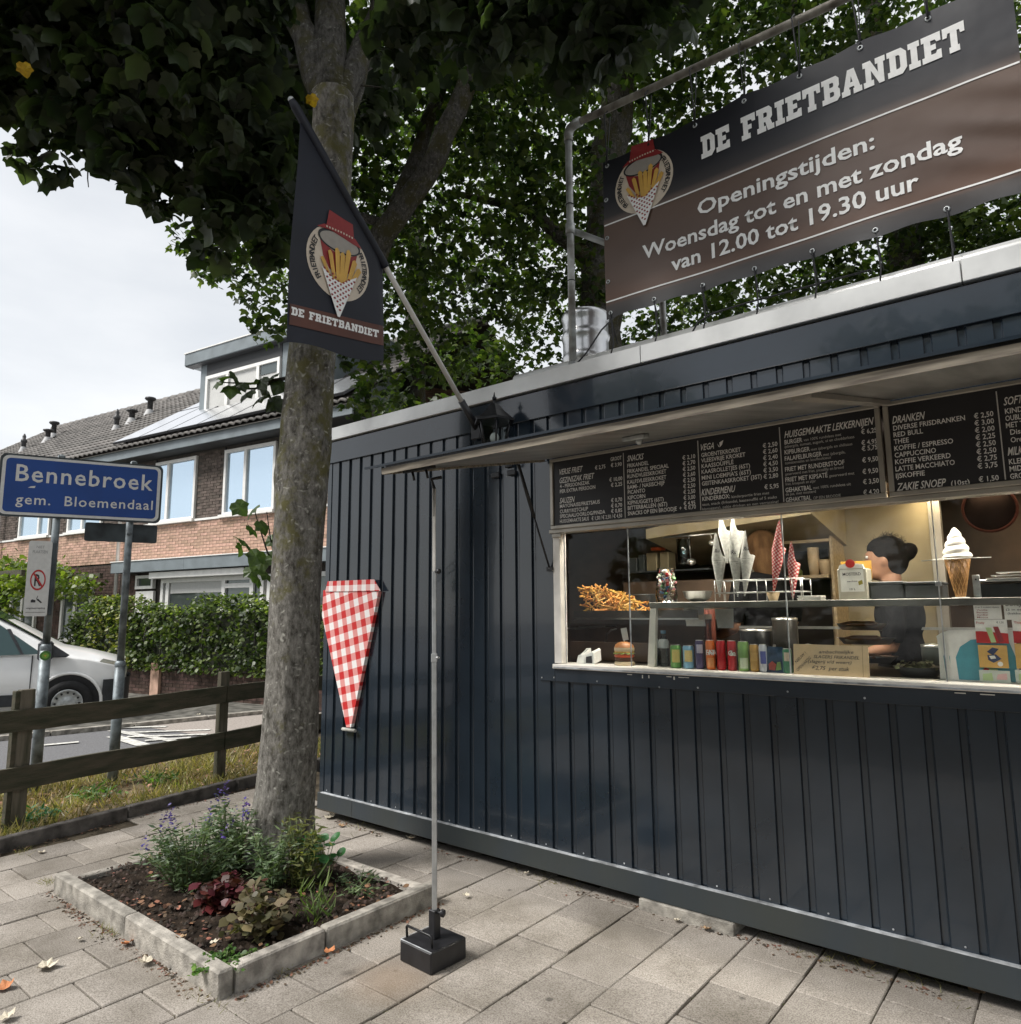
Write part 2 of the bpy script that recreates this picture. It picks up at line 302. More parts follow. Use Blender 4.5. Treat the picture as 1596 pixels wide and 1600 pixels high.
GL = dict(
 D=[[(0,0),(6,0),(8,2),(8,8),(6,10),(0,10),(0,7.8),(1,7.8),(1,2.2),(0,2.2)],[(3.6,2.4),(4.8,2.4),(5.3,3),(5.3,7),(4.8,7.6),(3.6,7.6)]],
 E=[[(0,0),(7.6,0),(7.6,3.4),(6,3.4),(5.4,2.4),(3.6,2.4),(3.6,4),(5.6,4),(5.6,6),(3.6,6),(3.6,7.6),(5.4,7.6),(6,6.6),(7.6,6.6),(7.6,10),(0,10),(0,7.8),(1,7.8),(1,2.2),(0,2.2)]],
 F=[[(0,0),(4.8,0),(4.8,2.2),(3.6,2.2),(3.6,3.8),(5.6,3.8),(5.6,5.8),(3.6,5.8),(3.6,7.6),(5.4,7.6),(6,6.6),(7.6,6.6),(7.6,10),(0,10),(0,7.8),(1,7.8),(1,2.2),(0,2.2)]],
 I=[[(0,0),(4.6,0),(4.6,2.2),(3.6,2.2),(3.6,7.8),(4.6,7.8),(4.6,10),(0,10),(0,7.8),(1,7.8),(1,2.2),(0,2.2)]],
 T=[[(2.2,0),(6.2,0),(6.2,2.2),(5.5,2.2),(5.5,7.6),(6.4,7.6),(6.8,6.2),(8.4,6.2),(8.4,10),(0,10),(0,6.2),(1.6,6.2),(2,7.6),(2.9,7.6),(2.9,2.2),(2.2,2.2)]],
 R=[[(0,0),(4.6,0),(4.6,2.2),(3.6,2.2),(3.6,3.8),(4.4,3.8),(5.4,0),(8.8,0),(8.8,2.2),(7.8,2.2),(7,4.4),(8,5.4),(8,8.6),(6.6,10),(0,10),(0,7.8),(1,7.8),(1,2.2),(0,2.2)],[(3.6,5.8),(5,5.8),(5.4,6.2),(5.4,7.3),(5,7.7),(3.6,7.7)]],
 B=[[(0,0),(6.8,0),(8.2,1.4),(8.2,4.2),(7.4,5.1),(8,6),(8,8.7),(6.7,10),(0,10),(0,7.8),(1,7.8),(1,2.2),(0,2.2)],[(3.6,2.2),(5,2.2),(5.5,2.6),(5.5,3.7),(5,4.1),(3.6,4.1)],[(3.6,6),(5,6),(5.4,6.4),(5.4,7.4),(5,7.8),(3.6,7.8)]],
 A=[[(0,0),(3.8,0),(3.8,2.2),(3.3,2.2),(3.5,3),(5.5,3),(5.7,2.2),(5.2,2.2),(5.2,0),(9,0),(9,2.2),(8.2,2.2),(6,10),(3,10),(.8,2.2),(0,2.2)],[(4,4.8),(5,4.8),(4.5,7.2)]],
 N=[[(0,0),(4.4,0),(4.4,2.2),(3.4,2.2),(3.4,6),(6.6,0),(8.8,0),(8.8,7.8),(9.6,7.8),(9.6,10),(5.4,10),(5.4,7.8),(6.4,7.8),(6.4,4.4),(3.4,10),(0,10),(0,7.8),(1,7.8),(1,2.2),(0,2.2)]])
GL[' '] = []
def slab_text(body, mat, O, ux, uy, width, h, parent, name='lettering'):
    c = bpy.data.curves.new('tmp', 'CURVE'); c.dimensions = '2D'; c.fill_mode = 'FRONT'; x = 0
    for ch in body:
        w = 5 if ch == ' ' else max(p[0] for p in GL[ch][0])
        for pl in GL[ch]:
            sp = c.splines.new('POLY'); sp.points.add(len(pl)-1); sp.use_cyclic_u = True
            for i, (px, py) in enumerate(pl): sp.points[i].co = (x+px, py, 0, 1)
        x += w+.75
    o = bpy.data.objects.new('tmp', c); COL.objects.link(o); dg = bpy.context.evaluated_depsgraph_get(); me = bpy.data.meshes.new_from_object(o.evaluated_get(dg))
    bpy.data.objects.remove(o); bpy.data.curves.remove(c)
    n = len(me.vertices); a = np.zeros(n*3, 'f'); me.vertices.foreach_get('co', a); a = a.reshape(-1, 3)
    P = np.array(O)+(a[:, 0]*width/(x-.75))[:, None]*np.array(ux)+(a[:, 1]*h/10)[:, None]*np.array(uy)
    me.vertices.foreach_set('co', P.astype('f').ravel()); me.materials.clear(); me.materials.append(mat); me.update()
    return ob(name, me, None, parent)

# ------------------------------------------------------------------ foliage
MAPLE = ([(0, .4, .05), (0, 0, 0), (.2, -.1, -.04), (.45, .05, -.13), (.47, .26, -.07), (.6, .5, -.17), (.37, .62, -.04), (.2, .86, -.1), (0, 1.02, -.22), (-.2, .86, -.1), (-.37, .62, -.04), (-.6, .5, -.17), (-.47, .26, -.07), (-.45, .05, -.13), (-.2, -.1, -.04)],
         [(0, i, i+1) for i in range(1, 14)]+[(0, 14, 1)])
OVAL = ([(0, 0, 0), (.3, .25, -.05), (.34, .55, -.06), (0, 1, -.08), (-.34, .55, -.06), (-.3, .25, -.05)], [(0, 1, 2), (0, 2, 3), (0, 3, 4), (0, 4, 5)])
BLADE = ([(-.04, 0, 0), (.04, 0, 0), (.03, .6, .03), (-.03, .6, .03), (0, 1, .12)], [(0, 1, 2), (0, 2, 3), (3, 2, 4)])
LANCE = ([(0, 0, 0), (.12, .4, -.03), (0, 1, -.1), (-.12, .4, -.03)], [(0, 1, 2), (0, 2, 3)])
def frames(n, down=(.2, .9), tilt=.6, up=False):
    th = RNG.uniform(0, 2*np.pi, n); b = RNG.uniform(*down, n)
    Y = np.stack([np.cos(th), np.sin(th), -b], 1); Y /= np.linalg.norm(Y, axis=1)[:, None]
    Z = np.stack([RNG.normal(0, tilt, n), RNG.normal(0, tilt, n), np.ones(n)], 1)
    Z -= Y*(Z*Y).sum(1)[:, None]; Z /= np.linalg.norm(Z, axis=1)[:, None]; X = np.cross(Y, Z); return X, Y, Z
def scatter_mesh(name, tpl, pos, fr, size, mat):
    tv = np.array(tpl[0], 'f'); tf = np.array(tpl[1], 'i'); n = len(pos); X, Y, Z = fr; size = np.broadcast_to(size, (n,))
    V = (pos[:, None, :]+size[:, None, None]*(tv[None, :, 0:1]*X[:, None]+tv[None, :, 1:2]*Y[:, None]+tv[None, :, 2:3]*Z[:, None])).reshape(-1, 3)
    Fc = (tf[None]+(np.arange(n)*len(tv))[:, None, None]).reshape(-1, 3)
    me = bpy.data.meshes.new(name); me.vertices.add(len(V)); me.vertices.foreach_set('co', V.astype('f').ravel())
    me.loops.add(Fc.size); me.loops.foreach_set('vertex_index', Fc.astype('i').ravel()); me.polygons.add(len(Fc))
    me.polygons.foreach_set('loop_start', np.arange(0, Fc.size, 3, dtype='i')); me.polygons.foreach_set('loop_total', np.full(len(Fc), 3, 'i'))
    me.materials.append(mat); me.update(calc_edges=True); return me
def clump_points(clumps, n):
    """clumps: (centre, radius) spheres; points fill them, denser to the rim"""
    C = np.array([list(c[0]) for c in clumps]); rad = np.array([c[1] for c in clumps]); w = rad**2.2; w /= w.sum()
    k = RNG.choice(len(clumps), n, p=w); d = RNG.normal(size=(n, 3)); d /= np.linalg.norm(d, axis=1)[:, None]; d[:, 2] *= .72
    return C[k]+d*(rad[k]*RNG.uniform(.25, 1, n)**.6)[:, None]
# ------------------------------------------------------------------ palette
m_paver = paver_mat()
m_kerb = M('kerb_concrete', (.36, .335, .295), .9, var=.25, scale=14, bump=.5, bscale=120, obj=.12, spec=.2)
m_kerbdark = M('weathered_kerb_concrete', (.12, .11, .1), .9, var=.3, scale=10, bump=.5, bscale=90, spec=.2)
m_sand = M('joint_sand_and_dirt', (.085, .07, .05), .95, var=.3, scale=9, bump=.8, bscale=60, spec=.1)
m_soil = M('dark_soil', (.03, .022, .016), .95, var=.4, scale=12, bump=1, bscale=60, spec=.1)
m_verge = M('dry_verge_soil', (.16, .125, .075), .95, var=.35, scale=5, bump=.8, bscale=50, spec=.1)
m_asph = M('asphalt', (.17, .17, .175), .9, var=.15, scale=60, bump=.4, bscale=200, col2=(.12, .12, .125), spec=.2)
m_clink = M('pale_street_paving', (.36, .32, .29), .9, var=.14, scale=40, bump=.3, bscale=120, spec=.2)
m_farpave = M('old_pavement_slabs', (.13, .125, .11), .9, var=.3, scale=6, bump=.4, bscale=50, spec=.2)
m_roadpaint = M('worn_road_paint', (.62, .61, .57), .8, var=.2, scale=20, spec=.2)
m_paint = M('dark_blue_grey_lacquer', (.018, .027, .038), .16, var=.12, scale=2.2, bump=.08, bscale=2.5, spec=.6, coat=.3)
m_rail = M('dusty_dark_lacquer', (.023, .03, .036), .4, var=.3, scale=3, col2=(.036, .042, .04), bump=.1, bscale=40, stretch=(1, 1, .25))
m_edge = M('worn_light_edge', (.42, .44, .46), .5, var=.3, scale=14)
m_trim = M('pale_roof_trim_metal', (.66, .66, .64), .38, .35, var=.12, scale=3, bump=.05, bscale=9)
m_galv = M('galvanised_steel', (.48, .5, .5), .42, .75, var=.18, scale=18, bump=.1)
m_galvdull = M('dull_galvanised_post', (.2, .23, .245), .5, .35, var=.3, scale=12, bump=.1)
m_steel = M('stainless_steel', (.6, .6, .6), .28, 1, var=.1, scale=6)
m_under = M('scuffed_metal_hatch_lining', (.33, .325, .31), .38, .5, var=.22, scale=2.2, stretch=(6, .6, 1), bump=.12, bscale=2)
m_cream = M('worn_cream_edge', (.27, .24, .19), .7, var=.35, scale=9, col2=(.12, .1, .08), stretch=(.5, 6, 6))
m_whitefr = M('white_painted_frame', (.74, .71, .66), .45, var=.12, scale=6, c2fac=.4)
m_greyfr = M('warm_grey_aluminium', (.42, .39, .34), .4, .5, var=.1, scale=5)
m_board = M('chalk_black_board', (.022, .021, .024), .5, var=.1, scale=3)
m_print = flat('white_print', (.86, .85, .82), .5)
m_printsoft = flat('soft_white_print', (.6, .59, .56), .5)
m_black = M('black_plastic', (.014, .014, .016), .4, var=.2, scale=20)
m_blackmetal = M('black_cast_metal', (.018, .018, .02), .38, .3, var=.3, scale=30, bump=.15)
m_rubber = M('black_rubber', (.012, .012, .013), .75, var=.2, scale=30)
m_navy = M('dark_navy_print_cloth', (.009, .011, .02), .6, var=.15, scale=4)
m_brownpr = M('brown_print', (.1, .032, .018), .45, var=.15, scale=5)
m_discc = flat('cream_print', (.62, .53, .42), .5)
m_maroon = flat('maroon_print', (.26, .018, .018), .5)
m_greypr = flat('grey_print', (.33, .3, .26), .5)
m_yellow = M('yellow_print', (.66, .38, .07), .5, var=.1, scale=10)
m_pole = M('white_pole_lacquer', (.66, .64, .6), .4, var=.06, scale=10)
m_lampglass = glassmat('lantern_glass', (.85, .9, .9), 1.0)
m_bulb = flat('opal_bulb', (.85, .84, .8), .25)
m_bark = bark_mat('moss_flecked_bark'); m_bark2 = bark_mat('dark_branch_bark', .42)
m_fence = M('weathered_fence_wood', (.062, .052, .034), .85, var=.35, scale=3, col2=(.03, .034, .016), stretch=(7, .8, 7), bump=.7, bscale=14)
m_fencepost = M('grey_fence_post_wood', (.11, .095, .07), .85, var=.35, scale=4, col2=(.045, .045, .025), stretch=(6, 6, .6), bump=.7, bscale=12)
m_signblue = M('blue_sign_foil', (.004, .055, .27), .55, var=.08, scale=3)
m_signwhite = flat('white_sign_foil', (.68, .68, .66), .4)
m_signgrey = M('grey_sign_back', (.05, .062, .068), .5, .4, var=.3, scale=5)
m_red = flat('red_print', (.5, .02, .02), .5)

# ------------------------------------------------------------------ ground
g = MB(); g.box((-60, -30, -.25), (60, 60, -.09)); ob('ground', g, m_sand, kind='structure')
FD = Vector((-.159, .987, 0)); FN = Vector((-.987, -.159, 0))      # along the kerb, and away from the kiosk
K0 = Vector((-.98, -1.72, 0))
def kp(s, w, z=0): p = K0+FD*s+FN*w; return (p.x, p.y, z)
g = MB(); g.poly([kp(-14, .05, -.012), kp(-14, 2.1, -.012), kp(2.6, 2.1, -.012), kp(2.6, .05, -.012)][::-1])
# a slightly lumpy verge
V = []; Fs = []; nx, ny = 14, 60
for j in range(ny):
    for i in range(nx):
        s = -9+j*.22; w = .07+i*.145; V.append(kp(s, w, .02+.03*math.sin(i*.9+j*.7)*math.sin(j*.31)+random.uniform(-.012, .012)-(.05 if i > 11 else 0)))
for j in range(ny-1):
    for i in range(nx-1): Fs.append((j*nx+i, (j+1)*nx+i, (j+1)*nx+i+1, j*nx+i+1))
ob('verge', MB().add(V, Fs, True), m_verge, kind='structure')
RZ = -.03
g = MB(); g.poly([kp(-60, 1.9, RZ), kp(30, 1.9, RZ), kp(30, 60, RZ), kp(-60, 60, RZ)]); ob('road', g, m_asph, kind='structure')
q = [U(p, z=RZ+.006) for p in ((196, 1131), (423, 1108), (445, 1160), (300, 1158))]
q = [U((215, 1133), z=RZ+.006), U((423, 1113), z=RZ+.006), U((640, 1088), z=RZ+.006), kp(8, 1.9, RZ+.006), kp(1.75, 1.9, RZ+.006), U((330, 1150), z=RZ+.006)]
ob('side_street', MB().poly(q), m_clink, kind='structure')
g = MB()                                                             # white hatching painted on the road
def strip(a, b, w, z):
    a, b = U(a, z=z), U(b, z=z); n = Vector((-(b-a).y, (b-a).x, 0)).normalized()*w/2; g.poly([a-n, b-n, b+n, a+n])
ZP = RZ+.012
strip((178, 1149), (226, 1163), .16, ZP); strip((176, 1140), (300, 1161), .12, ZP)
for a, b in (((176, 1136), (262, 1134)), ((180, 1144), (330, 1139)), ((200, 1150), (325, 1146)), ((228, 1156), (300, 1151)), ((70, 1163), (125, 1158))): strip(a, b, .1, ZP+.003)
ob('road_marking', g, m_roadpaint, kind='structure')
# far kerb and pavement in front of the hedge wall
HD = Vector((.99, .143, 0)).normalized(); HN = Vector((-HD.y, HD.x, 0)); HW = U((300, 1092), z=0)
fa, fb = U((210, 1131), z=0), U((423, 1110), z=0); fd = (fb-fa).normalized(); fn = Vector((-fd.y, fd.x, 0))
a0, b0 = fa-fd*9, fb+fd*7
ob('pavement_far', MB().prism([a0+Vector((0, 0, -.1)), b0+Vector((0, 0, -.1)), b0+fn*6+Vector((0, 0, -.1)), a0+fn*8+Vector((0, 0, -.1))], (0, 0, .12)), m_farpave, kind='structure')
kt = thing('kerb', 'pale kerb line along the far pavement below the hedge wall', 'kerb', tuple(fa))
x = -9.
while x < 11:
    a = fa+fd*x; b = fa+fd*(x+.98)
    ob('kerb_stone', MB().prism([a-fn*.12+Vector((0, 0, -.1)), b-fn*.12+Vector((0, 0, -.1)), b-fn*.004+Vector((0, 0, -.1)), a-fn*.004+Vector((0, 0, -.1))], (0, 0, .13)), m_kerb, kt); x += 1.0

# ------------------------------------------------------------------ pavers: 30 cm concrete slabs in half bond
pv = tag(bpy.data.objects.new('pavement', None), kind='structure'); COL.objects.link(pv)
pm = []
for k in range(5):
    h = .148-random.uniform(0, .0015); b = MB().box((-h, -h, -.05), (h, h, 0), .004)
    b.v = [(x+random.uniform(-.0015, .0015), y+random.uniform(-.0015, .0015), z) for x, y, z in b.v]; pm.append(b.mesh('paver', m_paver))
PX0, PP = 2.1555+.151, .302
cand = []
for k in range(-13, 14):
    x = PX0+PP*k; off = .151 if (k % 2) else 0
    for j in range(-13, 2):
        y = -.345+off+PP*j+.004*k*0
        kerbx = K0.x+FD.x/FD.y*(y-K0.y)
        if x-.1 < kerbx: continue
        if y > .17 and x > -.15: continue
        if y > .8: continue
        if .24 < x < 1.71 and -1.67 < y < -.8: continue
        cand.append((x, y))
cand.sort(key=lambda p: (p[0]-CAM.x)**2+(p[1]-CAM.y)**2-(0 if True else 0))
def inview(x, y):
    v = Vector((x, y, 0))-CAM; d = v.dot(CF)
    if d < .5: return False
    px = 798+F*v.dot(CR)/d; py = 800-F*v.dot(CU)/d; return -60 < px < 1660 and py < 1690
vis = [c for c in cand if inview(*c)]; rest = [c for c in cand if not inview(*c)]
for i, (x, y) in enumerate(vis[:300]):
    o = bpy.data.objects.new('paver', pm[i % 5]); COL.objects.link(o); o.parent = pv
    o.location = (x+random.uniform(-.002, .002), y+random.uniform(-.002, .002), random.uniform(-.003, .003)); o.rotation_euler = (random.uniform(-.006, .006), random.uniform(-.006, .006), random.uniform(-.006, .006)+math.pi/2*random.randrange(4))
b = MB()
for x, y in rest+vis[300:]: b.box((x-.147, y-.147, -.05), (x+.147, y+.147, random.uniform(-.002, .002)))
ob('outer_pavers', b, m_paver, pv, kind='stuff')
b = MB()
for xx in range(0, 1): b.poly([(-3, -6, -.016), (9, -6, -.016), (9, 1, -.016), (-3, 1, -.016)])
ob('joint_bed', MB().poly([kp(-5, 0, -.011), (9, -6.5, -.011), (9, .9, -.011), kp(2.7, 0, -.011)]), m_sand, pv)
# moss and grit in the joints
pos = []
for i in range(2600):
    k = random.randrange(-11, 9); x = PX0+PP*k+.151+random.gauss(0, .006); y = random.uniform(-2.9, -.02)
    if random.random() < .5:
        k = random.randrange(-11, 9); x = PX0+PP*k+random.uniform(-.15, .15); y = -.345+(.151 if k % 2 else 0)+PP*random.randrange(-9, 2)+.151+random.gauss(0, .006)
    if y > -.02 or (.04 < x < 1.9 and -1.86 < y < -.6): continue
    pos.append((x, y, -.006))
pos = np.array(pos); m_moss = M('joint_moss', (.07, .075, .03), .9, island=.4, scale=20)
me = scatter_mesh('joint_moss', OVAL, pos, frames(len(pos), (0, .3), .5), RNG.uniform(.006, .016, len(pos)), m_moss); ob('joint_moss', me, None, pv, kind='stuff')

# ------------------------------------------------------------------ kerb along the verge
kt = thing('kerb', 'dark weathered kerb between the paving and the grass verge', 'kerb', tuple(K0))
s = -4.2
while s < 3.3:
    l = .985; z = .085 if s > -.3 else .1; j = random.uniform(-.006, .006)
    b = MB(); a = Vector(kp(s, 0, 0)); e = Vector(kp(s+l, 0, 0)); c = (a+e)/2+FN*(.03+j); c.z = z/2-.04
    b.obox(c, (FD, FN, (0, 0, 1)), (l/2, .035, z/2+.04), .006); ob('kerb_stone', b, m_kerbdark, kt); s += 1.0

# ------------------------------------------------------------------ planter
PLX0, PLX1, PLY0, PLY1 = .074, 1.875, -1.84, -.63
pl = thing('planter', 'concrete edged square planter with dark soil around the street tree', 'planter', (.97, -1.23, 0))
def stone(x0, y0, x1, y1, z, dr=0):
    b = MB().box((x0, y0, -.04), (x1, y1, z), .008); c = ((x0+x1)/2, (y0+y1)/2)
    b.v = [(x+random.uniform(-.002, .002)-(y-c[1])*dr, y+(x-c[0])*dr+random.uniform(-.002, .002), zz+random.uniform(-.001, .001)) for x, y, zz in b.v]; ob('kerb_stone', b, m_kerb, pl)
T = .065
stone(PLX0, PLY0, .98, PLY0+T, .1, .004); stone(.99, PLY0-.008, PLX1-.001, PLY0+T-.006, .105, -.006)
stone(PLX1-T, PLY0+T+.003, PLX1, -1.33, .1); stone(PLX1-T+.006, -1.322, PLX1+.006, PLY1+.02, .1, -.006)
stone(PLX0+.02, PLY1-T, .97, PLY1, .065); stone(.98, PLY1-T+.01, PLX1-T-.002, PLY1+.01, .078)
stone(PLX0, PLY0+T+.004, PLX0+T*.8, -1.25, .06); stone(PLX0, -1.24, PLX0+T*.8, PLY1-T-.003, .055)
V = []; Fs = []; n = 60
for j in range(n):
    for i in range(n):
        x = PLX0+.03+(PLX1-PLX0-.06)*i/(n-1); y = PLY0+.03+(PLY1-PLY0-.06)*j/(n-1)
        e = min(i, j, n-1-i, n-1-j)/8.; d = math.hypot(x-.82, y+.85)
        V.append((x, y, .03+.03*min(1, e)+.05*math.exp(-d*3)+random.uniform(-.008, .01)+.01*math.sin(x*13)*math.sin(y*17)))
for j in range(n-1):
    for i in range(n-1): Fs.append((j*n+i, j*n+i+1, (j+1)*n+i+1, (j+1)*n+i))
ob('soil', MB().add(V, Fs, True), m_soil, pl)
pos = np.stack([RNG.uniform(PLX0+.07, PLX1-.07, 1500), RNG.uniform(PLY0+.07, PLY1-.07, 1500), RNG.uniform(.055, .08, 1500)], 1)
m_crumb = M('soil_crumbs', (.04, .028, .02), .95, island=.6, scale=30); CR_T = ([(-.5, -.4, 0), (.5, -.3, .1), (.1, .5, 0), (0, 0, .6)], [(0, 1, 3), (1, 2, 3), (2, 0, 3)])
ob('soil_crumbs', scatter_mesh('soil_crumbs', CR_T, pos, frames(1500, (0, .2), .3), RNG.uniform(.008, .03, 1500), m_crumb), None, pl, kind='stuff')
m_bits = M('dry_leaf_bits', (.22, .11, .055), .8, island=.6, scale=20, col2=(.1, .045, .028))
sel = 0; NL = 230; cx = RNG.choice([.3, .9, 1.35, 1.6, 1.2], NL); cy = {.3: -1.4, .9: -1.7, 1.35: -1.6, 1.6: -.9, 1.2: -1.3}
pos = np.stack([np.clip(cx+RNG.normal(0, .18, NL), PLX0+.08, PLX1-.08), np.clip(np.array([cy[c] for c in cx])+RNG.normal(0, .13, NL), PLY0+.08, PLY1-.08), RNG.uniform(.07, .1, NL)], 1)
ob('leaf_litter', scatter_mesh('leaf_litter', OVAL, pos, frames(NL, (-.1, .2), .4), RNG.uniform(.012, .04, NL), m_bits), None, pl, kind='stuff')
# ------------------------------------------------------------------ the kiosk
kio = thing('snack_kiosk', 'dark blue-grey ribbed steel snack bar container with a serving window', 'snack bar', (0, 0, 0))
RP, RX = .12977, 2.8598
ZB, ZR, ZF, ZS, ZT = .06, .18, 2.755, 2.94, 3.043
XE = 7.4
def cladding(x0, x1, z0, z1):
    k = math.floor((x0-RX)/RP); xs = [(x0, 0.)]
    while True:
        g0 = RX+RP*k
        if g0 > x1: break
        for dx, dy in ((0, 0), (.004, .014), (.026, .014), (.032, 0), (.0345, -.003), (.037, 0)):
            x = g0+dx
            if x0 < x < x1: xs.append((x, dy))
        k += 1
    xs.append((x1, xs[-1][1] if xs[-1][1] > .01 else 0)); xs[0] = (x0, .014 if (x0 > .1 and abs(((x0-RX)/RP) % 1-.1156) < .02) else 0.); b = MB(); n = len(xs)
    V = [(x, y, z0) for x, y in xs]+[(x, y, z1) for x, y in xs]; b.add(V, [(i, i+1, n+i+1, n+i) for i in range(n-1)])
    ob('cladding_panel', b, m_paint, kio)
WX0, WX1, WZ0, WZ1 = 2.26, 6.3, 1.236, 2.045          # serving opening
P8 = RP*8; xa = .055; k = 0
cuts = [xa]+[RX+RP*(-16)+.015, RX+RP*(-8)+.015, 2.145]
for i in range(3): cladding(cuts[i], cuts[i+1], ZR, ZF)
cuts = [2.145, RX+RP*4+.015, RX+RP*12+.015, RX+RP*20+.015, RX+RP*28+.015, XE-.05]
for i in range(5): cladding(cuts[i], cuts[i+1], ZR, 1.135); cladding(cuts[i], cuts[i+1], 2.475, ZF)
ob('base_rail', MB().box((0, -.022, ZB), (XE, .06, ZR), .003), m_rail, kio)
ob('rail_edge', MB().box((.04, -.0235, ZR-.0015), (XE-.03, .001, ZR+.0035)), m_edge, kio)
ob('corner_post', MB().box((0, -.006, ZR+.005), (.054, .05, ZF), .003), m_paint, kio)
ob('corner_post', MB().box((XE-.05, -.006, ZR+.005), (XE, .05, ZF), .003), m_paint, kio)
ob('fascia_panel', MB().box((0, -.02, ZF), (XE, .05, ZS-.012), .002), m_paint, kio)
sx = [0, U((1000, 545), y=-.035).x, U((1501, 430), y=-.035).x, XE]
for i in range(3): ob('roof_trim', MB().box((sx[i]+(.0 if i == 0 else .002), -.038, ZS), (sx[i+1]-.002, .03, ZT), .003), m_trim, kio)
ob('roof_tube', MB().tube([(1.9, .1, ZT+.035), (XE, .1, ZT+.035)], .045, 14), m_trim, kio)
ob('roof_panel', MB().box((0, .03, ZT-.05), (XE, 2.5, ZT-.012)), m_galv, kio)
ob('end_wall', MB().box((.002, .05, ZB), (.05, 2.5, ZT-.052)), m_paint, kio)
ob('end_wall', MB().box((XE-.05, .05, ZB), (XE-.002, 2.5, ZT-.052)), m_paint, kio)
m_inwall = M('worn_cream_wall_lining', (.36, .3, .19), .5, .2, var=.25, scale=2.6, col2=(.24, .19, .11), bump=.1)
m_indark = M('dark_brown_wall_lining', (.075, .045, .028), .6, var=.3, scale=3, bump=.2)
m_floor = M('dark_kitchen_floor', (.04, .038, .035), .6, var=.2, scale=4)
m_slat = M('varnished_ceiling_slat', (.22, .13, .06), .5, var=.25, scale=3, stretch=(8, 1, 8))
ob('back_wall', MB().box((.05, 2.3, .2), (XE-.05, 2.5, 2.9)), m_indark, kio)
ob('inner_lining', MB().box((.05, .06, .2), (2.2, .08, 2.6)), m_indark, kio)
ob('inner_lining', MB().box((2.2, .065, .2), (XE-.05, .08, 1.13)), m_indark, kio)
ob('inner_lining', MB().box((2.2, .065, 2.12), (XE-.05, .08, 2.6)), m_indark, kio)
ob('floor', MB().box((.05, .05, .12), (XE-.05, 2.3, .19)), m_floor, kio)
x = .3
for i in range(62):
    ob('ceiling_slat', MB().box((x, .09, 2.3), (x+.1, 2.29, 2.315)), m_slat, kio); x += .112
for i in range(28):
    x = RX+RP*(-21.5+2*i)+.02
    if .06 < x < XE-.1: ob('screw', MB().sphere((x, -.002, .2), (.0045, .003, .0045), 8, 5), m_edge, kio)
# window surround, white frame, sill
b = MB().box((2.14, -.012, 1.134), (2.255, .05, 2.47), .002); ob('window_surround', b, m_paint, kio)
b = MB().box((2.257, -.014, 1.134), (6.4, .05, 1.207), .002); ob('window_surround', b, m_paint, kio)
ob('window_frame', MB().box((2.257, -.016, 1.24), (2.308, .05, 2.02), .002), m_whitefr, kio)
ob('window_frame', MB().box((6.3, -.016, 1.24), (6.36, .05, 2.02), .002), m_whitefr, kio)
ob('window_sill', MB().box((2.25, -.03, 1.209), (6.4, .16, 1.236), .003), m_whitefr, kio)
ob('window_sill_strip', MB().box((2.262, -.0365, 1.213), (6.4, -.031, 1.221)), m_edge, kio)
ob('head_rail', MB().box((2.24, -.03, 2.012), (6.4, .05, 2.036), .003), m_greyfr, kio)
ob('hinge_block', MB().box((2.262, -.034, 1.985), (2.33, -.017, 2.01), .004), m_greyfr, kio)
for p in ((847, 1058), (866, 1058), (933, 1064), (1030, 1073), (1090, 1074), (1230, 1080), (1350, 1090)):
    w = U(p, y=-.014); ob('screw', MB().sphere((w.x, -.0145, w.z), (.005, .003, .005), 8, 5), m_edge, kio)
# scuffed paint below the sill
m_scuff = flat('bare_paint_scuff', (.6, .58, .52), .6)
for px, w_, h_ in ((1003, .006, .018), (1013, .006, .016), (1041, .03, .004), (1052, .008, .016), (1060, .03, .004), (1068, .03, .003), (980, .03, .004), (1490, .04, .004), (1530, .05, .004)):
    w = U((px, 1058+(px-1003)*.05), y=-.0145); ob('paint_scuff', MB().box((w.x, -.0152, 1.2-h_), (w.x+w_, -.0143, 1.2)), m_scuff, kio)
# sheets of the corner rail joint
w = U((550, 1262), y=-.023).x; ob('rail_joint', MB().box((w, -.0228, ZB+.004), (w+.003, -.0215, ZR-.003)), m_black, kio)
# sliding glass
m_glass = glassmat('sliding_window_glass', (.98, .99, .98), .3)
for i, (a, c) in enumerate(((2.31, U((1222, 900), y=.03).x), (U((982, 900), y=.012).x, U((1466, 880), y=.012).x+.0), (U((1222, 900), y=.03).x+.01, 5.2), (5.2, 6.3))):
    yy = (.03, .012, .03, .012)[i]; ob('glass_pane', MB().box((a, yy, 1.24), (c, yy+.004, 2.01)), m_glass, kio)
    ob('glass_edge', MB().box((a-.002 if i else a, yy-.001, 1.24), (a+.0035, yy+.005, 2.01)), m_edge, kio)
w = U((1463, 900), y=.01); ob('glass_edge', MB().box((w.x, .008, 1.24), (w.x+.004, .018, 2.01)), m_edge, kio)
w = U((1465, 912), y=.006); ob('window_lock', MB().box((w.x-.012, -.002, w.z-.01), (w.x+.012, .007, w.z+.01), .003), m_galv, kio)
